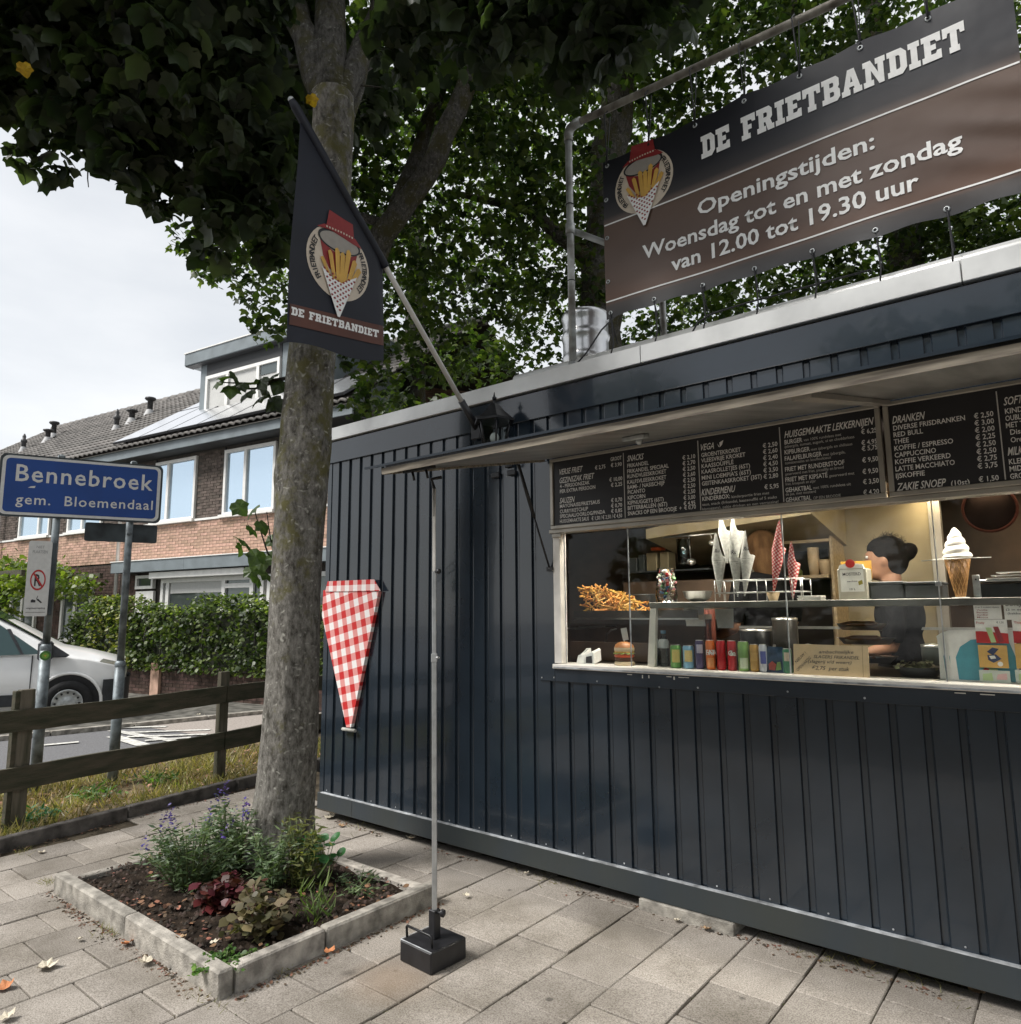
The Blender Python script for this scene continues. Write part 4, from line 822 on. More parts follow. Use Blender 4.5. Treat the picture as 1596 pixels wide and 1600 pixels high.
# ------------------------------------------------------------------ telescopic stand under the hatch
sx_, sy_ = 2.315, -1.065
st = thing('telescopic_stand', 'thin telescopic prop with a square black weighted foot under the hatch', 'stand', (sx_, sy_, 0), R(-3))
ob('foot_block', MB().box((-.105, -.115, 0), (.105, .1, .09), .006), m_black, st, False)
ob('foot_rim', MB().box((-.1035, -.1135, .0905), (.1035, -.1095, .0925)).box((-.1035, -.109, .0905), (-.1, .095, .0925)), m_edge, st, False)
ob('carry_handle', MB().tube([(-.09, -.085, .095), (-.09, -.088, .14), (-.085, -.09, .145), (.07, -.09, .145), (.078, -.088, .14), (.078, -.085, .095)], .0055, 8), m_blackmetal, st, False)
ob('socket', MB().box((-.02, -.02, .09), (.02, .02, .21), .003), m_black, st, False)
ob('knob', MB().tube([(.02, 0, .2), (.045, 0, .205)], .007, 8).lathe([(0, 0), (.012, 0), (.018, .006), (.018, .014), (.008, .02), (0, .02)], (.043, 0, .205), 6, axis=(1, 0, .1)), m_black, st, False)
top = hp(sx_+.0, HL-.13, -.02)-Vector((sx_, sy_, 0)); m_sq = M('grey_square_tube', (.45, .46, .46), .35, .6, var=.1, scale=20)
def sq(a, b_, w_): a, b_ = Vector(a), Vector(b_); dz = (b_-a).normalized(); return MB().obox((a+b_)/2, (dz.cross(Vector((0, 1, 0))).cross(dz)*-1 if False else dz.orthogonal(), dz.cross(dz.orthogonal()), dz), (w_, w_, (b_-a).length/2), .002)
tt = Vector((-.02, -.005, 2.15))
mid = Vector((0, 0, .1)).lerp(tt, .6); m2 = Vector((0, 0, .1)).lerp(tt, .8)
ob('lower_tube', sq((0, 0, .12), mid, .0115), m_sq, st, False); ob('upper_tube', sq(mid, m2, .0095), m_sq, st, False); ob('top_tube', sq(m2, tt, .0075), m_pole, st, False)
ob('collar', sq(mid-Vector((0, 0, .02)), mid+Vector((0, 0, .02)), .014).tube([mid+Vector((.012, 0, 0)), mid+Vector((.03, 0, .002))], .006, 8), m_sq, st, False)
ob('clamp_knob', MB().tube([m2+Vector((.008, -.0, 0)), m2+Vector((.03, -.005, 0))], .006, 8).sphere(m2+Vector((.038, -.006, 0)), .013, 10, 8), m_black, st, False)
ob('hook', MB().tube([tt-Vector((0, 0, .14)), tt, tt+Vector((-.02, 0, .05)), tt+Vector((.03, .02, .055))], .009, 8), m_black, st, False)

# ------------------------------------------------------------------ gingham cone on the wall
gc = thing('gingham_cone', 'red and white checked friet cone of cloth fixed to the kiosk wall', 'wall decoration', (.36, -.03, .67))
def WP(px, y=-.012): p = U(px, y=y); return p
out_ = [WP(p) for p in ((510, 922), (508, 962), (546, 1135), (553, 1135), (596, 924))]
# the wooden core stands 3 cm proud
b = MB().prism([(p.x, -.035, p.z) for p in out_], (0, .03, 0)); m_gd = gingham_mat('gingham_cloth', 1/.111, 1/.115, .23)
ob('cloth_body', b, m_gd, gc)
fl_ = [WP(p, -.036) for p in ((514, 908), (586, 905), (596, 923), (510, 924))]
ob('cloth_flap', MB().prism([(p.x, -.042, p.z) for p in fl_], (0, .006, 0)), gingham_mat('gingham_flap', 1/.1, 1/.09, 0, mid=(.72, .42, .4)), gc)
w = WP((549, 1139)); ob('tip_clip', MB().tube([(w.x-.075, -.03, w.z), (w.x+.075, -.03, w.z)], .012, 10), M('pale_wood_clip', (.42, .42, .38), .7, scale=20), gc)

# ------------------------------------------------------------------ paver edge stone under the kiosk
w = U((1003, 1410), y=.0); w2 = U((1150, 1450), y=0)
ob_ = ob('support_block', MB().box((w.x, -.035, -.01), (w2.x, .3, .058), .004), m_kerb); tag(ob_, 'flat concrete block wedged under the front rail of the kiosk', 'block')

# ------------------------------------------------------------------ wooden fence
P1 = Vector((-1.387, -1.597, 0))
ft = thing('timber_fence', 'low weathered timber fence with two rails along the grass verge', 'fence', tuple(P1))
for s in (-3.45, -1.74, 0, 1.72, 3.4):
    c = P1+FD*s; hgt = 1.0+random.uniform(-.01, .01)
    b = MB().obox(c+Vector((0, 0, hgt/2-.05))+FN*.0, (FD+FN*random.uniform(-.02, .02), FN, (0, 0, 1)), (.05, .027, hgt/2+.05), .004); ob('post', b, m_fencepost, ft)
    ob('post', MB().obox(c-FD*.0+Vector((0, 0, hgt/2-.05))-FN*.0+FD*-.068, (FD, FN, (0, 0, 1)), (.016, .025, hgt/2+.045), .003), m_fence, ft) if s == 0 else None
for (za, zb) in ((.715, .868), (.30, .46)):
    for (s0, s1) in ((-5.2, -1.745), (-1.735, 1.715), (1.725, 5.2)):
        b = MB(); n = 24
        for i in range(n):
            a, e = s0+(s1-s0)*i/n, s0+(s1-s0)*(i+1)/n
        V = []; 
        for i in range(n+1):
            s = s0+(s1-s0)*i/n; wv = .006*math.sin(s*2.1+za*5)+random.uniform(-.002, .002); c = P1+FD*s
            for (o1, z) in ((-.03, za+wv), (-.058, za+wv), (-.058, zb+wv), (-.03, zb+wv+random.uniform(-.002, .002))): q = c+FN*o1; V.append((q.x, q.y, z))
        Fs = [(4*i+k, 4*i+(k+1) % 4, 4*i+4+(k+1) % 4, 4*i+4+k) for i in range(n) for k in range(4)]+[(0, 3, 2, 1), (4*n, 4*n+1, 4*n+2, 4*n+3)]
        ob('rail', MB().add(V, Fs), m_fence, ft)

# ------------------------------------------------------------------ place-name sign on two posts
S1 = Vector((-2.486, -1.134, 0)); SDr = Vector((.366, .93, 0)).normalized(); SN = Vector((SDr.y, -SDr.x, 0))   # SN looks to the camera
sg = thing('place_name_sign', 'blue town sign reading Bennebroek gem. Bloemendaal on two grey posts', 'sign', tuple(S1))
def sp_(s, o_, z): q = S1+SDr*s+SN*o_; return Vector((q.x, q.y, z))
for s, zc in ((0, 1.256), (.59, 1.085)):
    b = MB().tube([sp_(s, 0, -.1), sp_(s, 0, zc)], .0445, 18); ob('post', b, m_galvdull, sg)
    ob('post_collar', MB().lathe([(.046, -.01), (.048, .02), (.036, .045), (.031, .045)], sp_(s, 0, zc-.01), 18), m_galvdull, sg)
    ob('post', MB().tube([sp_(s, 0, zc+.02), sp_(s, 0, 2.99)], .031, 18).sphere(sp_(s, 0, 2.99), (.031, .031, .02), 14, 8), m_galvdull, sg)
def rr(s0, s1, z0, z1, r, o_, n=6):
    P = []
    for (cs, cz, a0) in ((s1-r, z1-r, 0), (s0+r, z1-r, 90), (s0+r, z0+r, 180), (s1-r, z0+r, 270)):
        for i in range(n+1): a = R(a0+90*i/n); P.append(sp_(cs+r*math.cos(a), o_, cz+r*math.sin(a)))
    return P
zs0, zs1, s0, s1 = 2.41, 2.972, -.45, .845
ob('sign_plate', MB().prism(rr(s0, s1, zs0, zs1, .05, .04), SN*.022), m_signgrey, sg)
ob('white_border', MB().poly(rr(s0+.018, s1-.018, zs0+.016, zs1-.016, .05, .064)), m_signwhite, sg)
ob('blue_field', MB().poly(rr(s0+.045, s1-.045, zs0+.04, zs1-.04, .035, .0655)), m_signblue, sg)
def SPx(px): return UP(px, sp_(0, .067, 0), SN)
for s, a, e, tp in (("Bennebroek", (26.2, 750.8), (240, 766.8), (26.2, 725)), ("gem.  Bloemendaal", (26, 787), (240, 796.8), (26, 771.5))):
    A, B, T_ = SPx(a), SPx(e), SPx(tp); ob('lettering', text_mesh(s, 'lettering', m_signwhite, A, (B-A).normalized(), (0, 0, 1), (T_-A).length*1.0, (B-A).length, .012 if s[0] == 'B' else .008, 0, 1.12), None, sg)
w = SPx((46, 762)); ob('sticker_remnant', MB().poly([w, w+SDr*.05, w+SDr*.055+Vector((0, 0, .02)), w+SDr*.02+Vector((0, 0, .014))]), m_signwhite, sg)
for s in (0, .59): ob('bracket', MB().obox(sp_(s, .03, 2.98), (SDr, SN, (0, 0, 1)), (.02, .04, .012), .003), m_galvdull, sg)
bs = thing('sign_back', 'dark grey back of a smaller plate fixed below the blue town sign', 'sign', tuple(sp_(.52, 0, 2.23)))
ob('plate', MB().prism(rr(.225, .83, 2.225, 2.4, .02, -.045), SN*.006), m_signgrey, bs)
ob('bracket', MB().obox(sp_(.59, .005, 2.3), (SDr, SN, (0, 0, 1)), (.02, .045, .012), .003), m_galvdull, bs)
# narrow no-parking sign with a car boot edge
ns = thing('parking_ban_sign', 'narrow white no parking sign with a crossed R on the left sign post', 'sign', tuple(sp_(-.09, 0, 1.85)))
q0, q1, z0, z1 = -.185, -.01, 1.535, 2.2
SNr = (SN*math.cos(.35)+SDr*math.sin(-.35)).normalized()
ob('plate', MB().prism(rr(q0, q1, z0, z1, .02, .04), SN*.03), m_signwhite, ns)
def nsP(px): return UP(px, sp_(0, .0725, 0), SN)
ob('edge_face', MB().obox(sp_(q1+.018, .035, (z0+z1)/2), (SDr, SN, (0, 0, 1)), (.015, .028, (z1-z0)/2-.01), .003), m_signgrey, ns)
c = sp_((q0+q1)/2, .0715, nsP((61, 906)).z); ro, ri = .068, .056
def ringp(r, a, sx=.85): return c+SDr*(r*sx*math.cos(a))+Vector((0, 0, 1.35*r*math.sin(a)))
b = MB(); n = 36; b.add([ringp(ro if k else ri, 2*math.pi*i/n) for i in range(n) for k in (0, 1)], [(2*i, 2*i+1, (2*i+3) % (2*n), (2*i+2) % (2*n)) for i in range(n)])
ob('red_ring', b, m_red, ns)
ob('red_slash', MB().poly([ringp(ri, 2.45)+SN*.0008, ringp(ri, 2.2)+SN*.0008, ringp(ri, 5.6)+SN*.0008, ringp(ri, 5.35)+SN*.0008]), m_red, ns)
ob('lettering', text_mesh('R', 'lettering', m_black, c-SDr*.026-Vector((0, 0, .05))+SN*.0004, SDr, (0, 0, 1), .1, .05, .02), None, ns)
m_fade = flat('faded_grey_print', (.33, .33, .33), .5)
for s, zz, w_, h_, mm in (("NIET", 2.135, .06, .022, m_fade), ("PLAATSEN", 2.09, .11, .026, m_fade), ("wegsleepregeling", 1.6, .14, .014, m_black)):
    ob('lettering', text_mesh(s, 'lettering', mm, sp_((q0+q1)/2-w_/2, .0715, zz), SDr, (0, 0, 1), h_, w_, .01), None, ns)
c2 = sp_((q0+q1)/2, .0715, 1.655)
b = MB().poly([c2+SDr*x+Vector((0, 0, y)) for x, y in ((-.04, 0), (-.005, 0), (-.005, .02), (-.03, .028), (-.04, .02))]).poly([c2+SDr*x+Vector((0, 0, y)) for x, y in ((.0, .025), (.012, .034), (.045, .0), (.035, -.006))]).poly([c2+SDr*x+Vector((0, 0, y)) for x, y in ((-.002, .03), (.004, .03), (.012, .06), (.008, .06))])
ob('tow_pictogram', b, m_black, ns); ob('rule_line', MB().poly([sp_(q0+.015, .0716, 1.568), sp_(q1-.015, .0716, 1.568), sp_(q1-.015, .0716, 1.571), sp_(q0+.015, .0716, 1.571)]), m_black, ns)
w = sp_(0, 0, 1.19)
def tocam(w): v = CAM-w; v.z = 0; return v.normalized()
v = tocam(w); sk = MB().lathe([(0, 0), (.043, 0)], w+v*.0455, 24, False, v); o = ob('round_sticker', MB().lathe([(0, .002), (.041, .002), (.042, 0)], w+v*.045, 24, False, v), M('green_sticker_print', (.06, .2, .03), .5, scale=20), None); tag(o, 'round green sticker stuck on the left sign post', 'sticker')
ob('sticker_centre', MB().lathe([(0, .004), (.026, .004)], w+v*.045, 20, False, v), M('lime_sticker_print', (.2, .42, .05), .5, scale=60), o, False); ob('sticker_mark', MB().lathe([(0, .005), (.012, .005)], w+v*.045, 3, False, v), m_yellow, o, False)
# ------------------------------------------------------------------ houses
HP0 = Vector((-9.95, 3.90, 0)); HRZ = math.atan2(.143, .99)
m_brO = M('orange_brick', (.5, .33, .25), .85, var=.18, scale=6, obj=.16, island=.16, bump=.2, bscale=40, spec=.2)
m_brG = M('grey_brown_brick', (.13, .105, .09), .85, var=.2, scale=6, obj=.16, island=.16, bump=.2, bscale=40, spec=.2)
m_brD = M('dark_brick', (.085, .055, .045), .85, var=.25, scale=6, obj=.22, island=.22, bump=.2, bscale=40, spec=.2)
m_mortar = M('mortar', (.38, .34, .3), .9, var=.15, scale=20, spec=.2); m_mortarD = M('dark_mortar', (.09, .08, .07), .9, var=.15, scale=20, spec=.2)
m_tileR = M('grey_roof_tile', (.13, .12, .11), .7, var=.25, scale=3, island=.22, bump=.2, bscale=40)
m_fasc = M('grey_painted_fascia', (.17, .2, .215), .5, var=.1, scale=3)
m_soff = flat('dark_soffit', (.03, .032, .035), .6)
m_wwhite = M('white_window_frame', (.78, .77, .74), .4, var=.04, scale=8)
def mirror(name, col, rough=.05, mixf=.5):
    m = bpy.data.materials.new(name); m.use_nodes = True; t = m.node_tree; b = t.nodes['Principled BSDF']; b.inputs['Base Color'].default_value = (*col, 1); b.inputs['Roughness'].default_value = rough
    b.inputs['Metallic'].default_value = mixf; n = N(t, 'ShaderNodeTexNoise'); n.inputs['Scale'].default_value = 1.2; bp = N(t, 'ShaderNodeBump'); bp.inputs['Strength'].default_value = .04; t.links.new(n.outputs[0], bp.inputs['Height']); t.links.new(bp.outputs[0], b.inputs['Normal']); return m
m_pane = mirror('reflecting_window_glass', (.55, .68, .8), .04, .85); m_pane2 = mirror('dim_window_glass', (.12, .14, .14), .08, .5)
m_solar = mirror('solar_panel_glass', (.8, .81, .83), .2, .85); m_solarfr = flat('solar_panel_frame', (.03, .03, .035), .4)
m_curtain = flat('pale_blind', (.5, .5, .48), .7)
hs = thing('terraced_house', 'row of terraced houses with orange brick, grey tiled roof and solar panels', 'house', tuple(HP0), HRZ)
def H(name, mb, mat, parent=hs, **k): return ob(name, mb, mat, parent, parent is not hs and False, **k)
def hmw(s, o_, z): return HP0+Matrix.Rotation(HRZ, 3, 'Z') @ Vector((s, o_, z))
HX = Matrix.Rotation(HRZ, 3, 'Z'); HA = HX @ Vector((1, 0, 0)); HB = HX @ Vector((0, 1, 0))
def HU(p, off=0):
    q = UP(p, HP0+HB*off, HB); d = q-HP0; return Vector((d.dot(HA), off, q.z))
def wall_bricks(parent, s0, s1, z0, z1, off, mat, mort, near=None, L_=.21, h_=.0645, indiv=0, holes=()):
    """running bond; the indiv bricks nearest to s=near are objects, the others one mesh"""
    H('mortar', MB().box((s0, off+.004, z0), (s1, off+.1, z1)), mort, parent)
    base = MB().box((0, 0, .004), (L_-.011, .05, h_-.006)).mesh('brick', mat); half = MB().box((0, 0, .004), (L_/2-.011, .05, h_-.006)).mesh('brick', mat)
    lst = []; r = 0; z = z0
    while z+h_ <= z1+.01:
        s = s0+(L_/2 if r % 2 else 0)
        if r % 2: lst.append((s0, z, 1))
        while s+L_ <= s1+.001:
            if not any(h[0] < s+L_ and s < h[1] and h[2] < z+h_ and z < h[3] for h in holes): lst.append((s, z, 0))
            s += L_
        if s1-s > L_*.4 and not any(h[0] < s+L_/2 and s < h[1] and h[2] < z+h_ and z < h[3] for h in holes): lst.append((s, z, 1))
        z += h_; r += 1
    if near is not None: lst.sort(key=lambda q: abs(q[0]-near))
    for (s, z, k) in lst[:indiv]:
        o = bpy.data.objects.new('brick', half if k else base); COL.objects.link(o); o.parent = parent; o.location = (s, off-.006+random.uniform(-.003, .003), z)
    b = MB()
    for (s, z, k) in lst[indiv:]: b.box((s, off-.006, z+.004), (s+(L_/2 if k else L_)-.011, off+.04, z+h_-.006))
    if lst[indiv:]: H('brickwork', b, mat, parent, kind='stuff')
SL0, SL1 = -14.3, 4.9
H('wall', MB().box((SL0, .1, 0), (SL1, 8, 5.25)), m_mortarD)
wall_bricks(hs, SL0, SL1, 2.72, 3.5, 0, m_brO, m_mortar, near=.6, indiv=290)
H('string_course', MB().box((SL0, -.035, 3.5), (SL1, .1, 3.545)), m_wwhite)
ups = ((.97, 2.52, 1.62), (-1.41, .04, -.94), (-4.95, -3.45, -4.3), (-7.35, -5.8, -6.35), (-12.2, -10.8, -11.4))
wall_bricks(hs, SL0, SL1, 3.56, 5.02, .02, m_brG, m_mortarD, indiv=0, holes=[(u[0]-.02, u[1]+.02, 3.5, 5.05) for u in ups])
def win(s0, s1, z0, z1, off, mulls, mat=m_pane, fw=.065, parent=hs, hor=()):
    f = H('window', MB().box((s0, off-.05, z0), (s1, off+.03, z0+fw)).box((s0, off-.05, z1-fw), (s1, off+.03, z1)).box((s0, off-.0495, z0+fw), (s0+fw, off+.03, z1-fw)).box((s1-fw, off-.0495, z0+fw), (s1, off+.03, z1-fw)), m_wwhite, parent)
    for m_ in mulls: H('mullion', MB().box((m_-fw*.6, off-.045, z0+fw), (m_+fw*.6, off+.03, z1-fw)), m_wwhite, f)
    for (a, c, zz) in hor: H('transom', MB().box((a, off-.044, zz-fw*.5), (c, off+.03, zz+fw*.5)), m_wwhite, f)
    e = [s0+fw]+list(mulls)+[s1-fw]
    for i in range(len(e)-1): H('pane', MB().box((e[i], off+.0, z0+fw), (e[i+1], off+.02, z1-fw)), mat, f)
    return f
for i, (a, c, m_) in enumerate(ups):
    win(a, c, 3.545, 4.93, .02, [m_]); H('window_ledge', MB().box((a-.04, -.09, 3.5), (c+.04, -.036, 3.56)), m_wwhite)
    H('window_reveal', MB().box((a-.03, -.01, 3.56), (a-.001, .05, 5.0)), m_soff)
H('eaves_fascia', MB().box((-5.2, -.42, 5.03), (SL1, -.38, 5.225)), m_fasc); H('eaves_fascia', MB().box((SL0-.2, -.42, 5.06), (-5.21, -.38, 5.2)), m_wwhite)
H('gutter_lip', MB().box((-5.2, -.43, 5.227), (SL1, -.37, 5.245)), m_wwhite)
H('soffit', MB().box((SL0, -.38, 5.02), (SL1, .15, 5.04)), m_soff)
H('lintel_canopy', MB().box((-2.42, -.3, 2.46), (.2, .0, 2.7)), m_fasc); H('lintel_canopy', MB().box((.205, -.3, 2.46), (SL1, .0, 2.7)), m_fasc)
H('lintel_flashing', MB().box((-2.44, -.32, 2.7), (SL1, -.0, 2.718)), m_wwhite)
H('blind_box', MB().box((-1.14, -.2, 2.3), (1.95, -.04, 2.44), .01), m_wwhite)
win(-.98, 2.3, .8, 2.3, .04, [-.75, 1.1, 1.95], m_pane2, .09, hor=((1.12, 1.93, 2.1),)); H('roller_blind', MB().box((-.66, .018, 1.98), (1.02, .036, 2.22)), m_curtain)
win(2.4, 4.4, .8, 2.3, .04, [3.2], m_pane2, .09)
H('door', MB().box((-1.9, .0, 0), (-1.25, .06, 2.05)), m_wwhite); win(-1.9, -1.25, 2.1, 2.4, .02, [], m_pane2)
wall_bricks(hs, -2.45, -1.92, .1, 2.45, .02, m_brD, m_mortarD)
wall_bricks(hs, -14.3, -2.5, .1, 2.7, .02, m_brD, m_mortarD, L_=.21)
for s in (-8.9, -7.4, -4.9): win(s, s+1.3, .9, 2.3, 0, [s+.6], m_pane2, .08)
for s in (-8.25, -2.52): H('drain_pipe', MB().tube([(s, -.1, .1), (s, -.1, 4.9), (s, -.3, 5.05)], .04, 10), m_wwhite)
# roof: courses of pan tiles
TA = R(35); ta, ca, sa = math.tan(TA), math.cos(TA), math.sin(TA)
def rf(s, t, h=0): return (s, -.45+t*ca-h*sa, 5.26+t*sa+h*ca)
RLEN = 5.45
b = MB(); course = .31; nC = int(RLEN/course); tw = .2; nT = int((SL1-SL0)/tw)
for c in range(nC+1):
    t0 = c*course; V = []; Fs = []
    cols = nT*4
    for i in range(cols+1):
        s = SL0+i*tw/4; w = .022*math.cos(i*math.pi/2); V += [rf(s, t0-.03, .065+w), rf(s, t0-.03, .028+w), rf(s, t0+course, .012+w)]
    for i in range(cols): a = 3*i; Fs += [(a, a+3, a+4, a+1), (a, a+2, a+5, a+3)]
    b.add(V, Fs, True)
H('roof_tiles', b, m_tileR, kind='stuff')
H('roof_deck', MB().add([rf(SL0, -.05, -.02), rf(SL1, -.05, -.02), rf(SL1, RLEN, -.02), rf(SL0, RLEN, -.02), (SL0, 9, 5.2), (SL1, 9, 5.2)], [(0, 1, 2, 3), (3, 2, 5, 4)]), m_mortarD)
H('gable', MB().add([(SL0+.01, .02, 5.0), (SL0+.01, 8, 5.0), (SL0+.01, 4.0, 8.25)], [(0, 1, 2)]), m_brG)
rd = rf(0, RLEN, 0)
for i in range(int((SL1-SL0)/.4)): s = SL0+i*.4; H('ridge_tile', MB().tube([(s, rd[1], rd[2]+.02), (s+.385, rd[1], rd[2]+.0)], [.13, .115], 10), m_tileR) if i < 56 else None
H('verge_board', MB().add([rf(SL0-.06, -.1, .08), rf(SL0, -.1, .08), rf(SL0, RLEN, .08), rf(SL0-.06, RLEN, .08), rf(SL0-.06, -.1, -.12), rf(SL0, -.1, -.12), rf(SL0, RLEN, -.12), rf(SL0-.06, RLEN, -.12)], [(0, 1, 2, 3), (0, 3, 7, 4), (1, 5, 6, 2), (0, 4, 5, 1)]), m_wwhite)
# solar panels
def rfu(p): 
    n = Vector((0, -sa, ca)); n = HX @ n; P = HP0+HX @ Vector(rf(0, 0, .16)); q = UP(p, P, n)-HP0; s = q.dot(HA); o_ = q.dot(HB); return s, (o_+.45)/ca
pans = []
for i in range(7): pans.append((-2.35+i*1.02, .04, 1.0, 1.36 if i > 1 else 1.96))
pans += [(-2.35, 2.04, 1.0, 1.62)]
for (s, t, w_, l_) in pans:
    f = H('solar_panel', MB().add([rf(s, t, .12), rf(s+w_, t, .12), rf(s+w_, t+l_, .12), rf(s, t+l_, .12), rf(s, t, .165), rf(s+w_, t, .165), rf(s+w_, t+l_, .165), rf(s, t+l_, .165)], [(0, 3, 2, 1), (4, 5, 6, 7), (0, 1, 5, 4), (1, 2, 6, 5), (2, 3, 7, 6), (3, 0, 4, 7)]), m_solarfr)
    H('panel_glass', MB().poly([rf(s+.025, t+.025, .169), rf(s+w_-.025, t+.025, .169), rf(s+w_-.025, t+l_-.025, .169), rf(s+.025, t+l_-.025, .169)]), m_solar, f)
# dormer
dz0, dz1 = 5.95, 7.38; ds0, ds1 = -1.0, 3.0; do = .72
H('dormer_box', MB().box((ds0, do+.04, dz0), (ds1, 3.4, dz1)), m_fasc)
H('dormer_corner', MB().box((ds0-.03, do, dz0-.1), (ds0+.2, do+.05, dz1)), m_fasc); H('dormer_corner', MB().box((1.75, do, dz0-.1), (2.1, do+.05, dz1)), m_fasc)
H('dormer_fascia', MB().box((ds0-.42, do-.18, dz1), (ds1+.3, 3.4, dz1+.29), .01), m_fasc); H('dormer_capping', MB().box((ds0-.44, do-.2, dz1+.29), (ds1+.32, 3.4, dz1+.315)), m_wwhite)
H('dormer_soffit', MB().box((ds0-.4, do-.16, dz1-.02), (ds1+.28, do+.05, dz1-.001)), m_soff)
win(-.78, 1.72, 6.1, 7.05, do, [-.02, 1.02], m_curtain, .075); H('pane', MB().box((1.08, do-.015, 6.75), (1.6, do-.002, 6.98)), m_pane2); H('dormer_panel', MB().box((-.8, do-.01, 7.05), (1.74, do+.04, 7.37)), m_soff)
# roof vents
m_vent = M('dark_vent_pipe', (.05, .05, .052), .5, var=.3, scale=20); m_lead = flat('lead_flashing', (.4, .4, .4), .6)
for (bx, by, tx, ty, kind) in ((39, 697, 39, 668, 'fin'), (77, 682, 76, 662, 'cap'), (86, 676, 85, 650, 'cap'), (184, 663, 184, 628, 'fin'), (208, 652, 208, 630, 'cap'), (236, 639, 236, 611, 'cap')):
    s, t = rfu((bx, by)); p0 = Vector(rf(s, t, .0)); dist = ((HP0+HX @ p0)-CAM).dot(CF); hgt = (by-ty)/F*dist; r = .075 if kind == 'cap' else .06
    pr = [(r, -.1), (r, hgt*.82), (r*1.5, hgt*.84), (r*2.1, hgt*.92), (r*1.9, hgt), (0, hgt)] if kind == 'cap' else [(r*1.1, -.1), (r*1.1, hgt*.5), (r*1.5, hgt*.55), (r*1.4, hgt*.66), (r*.8, hgt*.72), (r*.9, hgt*.85), (r*.3, hgt), (0, hgt)]
    v = H('roof_vent', MB().lathe(pr, p0, 14), m_vent); H('flashing', MB().lathe([(r*2.4, -.06), (r*1.5, .1), (r*1.2, .16)], p0, 12), m_lead, v)
# brick gable end glimpsed above the kiosk roof, behind the trees
w = U((683, 600), d=19); hb = thing('brick_house', 'brick house gable with a white downpipe glimpsed over the kiosk roof', 'house', (w.x, w.y, 0), R(25))
def HBo(name, mb, mat, **k): return ob(name, mb, mat, hb, False, **k)
ZH_ = w.z+.2
HBo('wall', MB().box((-.45, .06, 0), (1.6, 3, ZH_)), m_mortarD)
wall_bricks(hb, -.45, 1.6, ZH_-1.6, ZH_, .05, m_brO, m_mortarD)
HBo('roof', MB().box((-.55, -.1, ZH_), (1.7, 3.1, ZH_+.08)), m_soff); HBo('drain_pipe', MB().tube([(-.4, -.08, 0), (-.4, -.08, ZH_)], .07, 10), m_wwhite)

# ------------------------------------------------------------------ hedge, its low wall, pergola plant
hw = thing('garden_wall', 'low dark brick garden wall under the hedge across the street', 'wall', (HW.x, HW.y, 0), HRZ)
wall_bricks(hw, -3.6, 7.5, 0.0, .52, 0, m_brD, m_mortarD, near=0, indiv=120)
ob('coping', MB().box((-3.6, -.03, .525), (7.5, .12, .575), .004), m_mortarD, hw, False)
for s in (-3.3, -1.05): ob('pier', MB().box((s-.13, -.06, 0), (s+.13, .2, .62), .004), m_brO, hw, False)
m_hleaf = leafmat('hedge_leaf', (.08, .115, .03), (.028, .046, .014), .6, .25); m_hleafy = leafmat('sunlit_yellow_hedge_leaf', (.2, .2, .05), (.1, .12, .03), .4, .3)
def cloud(n, fn): return np.array([fn() for _ in range(n)])
hg = thing('ivy_hedge', 'dense green ivy hedge trained on the fence above the garden wall', 'hedge', (HW.x, HW.y, .5), HRZ)
def hpnt():
    s = random.uniform(-4.3, 7.5); top = 1.78+.12*math.sin(s*1.7)+.06*math.sin(s*5.1)-.03*s*.3
    if s < -3.4: top -= .5*(-3.4-s)**1.0*.6
    z = random.uniform(.5 if s > -3.2 else .15, top); o_ = random.choice((random.gauss(-.12, .05), random.uniform(-.1, .3)))
    if z > top-.15: o_ = random.uniform(-.15, .35)
    # holes through which the light shows
    h = math.sin(s*3.1+1)*math.sin(z*7+s)+.5*math.sin(s*7.7)*math.sin(z*5)
    if h > .95 and .8 < z < 1.5: z = top-.1*random.random()
    return (s, o_+.06*math.sin(s*4+z*5), z-.5)
P_ = cloud(15000, hpnt); X_, Y_, Z_ = frames(15000, (.3, 1), .6); Z_[:, 1] -= .5
ob('foliage', scatter_mesh('foliage', OVAL, P_, (X_, Y_, Z_), RNG.uniform(.05, .11, 15000), m_hleaf), None, hg, False, kind='stuff')
PT = P_[P_[:, 2] > 1.02]; PT = PT[:1900]+np.array([0, -.05, .05]); ob('young_foliage', scatter_mesh('young_foliage', OVAL, PT, frames(len(PT), (.1, .8), .6), RNG.uniform(.045, .085, len(PT)), leafmat('young_hedge_leaf', (.15, .2, .05), (.07, .11, .03), .5, .3)), None, hg, False, kind='stuff')
P_ = P_[(P_[:, 0] < -1.8) & (P_[:, 0] > -3.1)][:700]+np.array([.0, -.06, .04]); ob('sunlit_yellow_foliage', scatter_mesh('sunlit_yellow_foliage', OVAL, P_, frames(len(P_), (.3, 1), .6), RNG.uniform(.05, .1, len(P_)), m_hleafy), None, hg, False, kind='stuff')  # yellow leaves, their colour carrying the sunlight on the hedge's left part
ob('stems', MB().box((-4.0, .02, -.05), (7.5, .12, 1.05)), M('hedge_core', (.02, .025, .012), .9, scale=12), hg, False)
b = MB()
for i in range(26): s = -4+i*.44; b.tube([(s, -.05, 0), (s+.1*math.sin(i), -.1, .6), (s-.05, 0, 1.15)], .012, 5)
ob('branches', b, m_bark2, hg, False, kind='stuff')
m_wist = leafmat('climber_leaf', (.16, .2, .035), (.06, .1, .02), .4, .35)
w = HU((110, 900), -1.2); pg = thing('pergola_climber', 'bright green climbing plant sprawling over a timber pergola by the house door', 'climbing plant', tuple(hmw(-6, -1.2, 0)), HRZ)
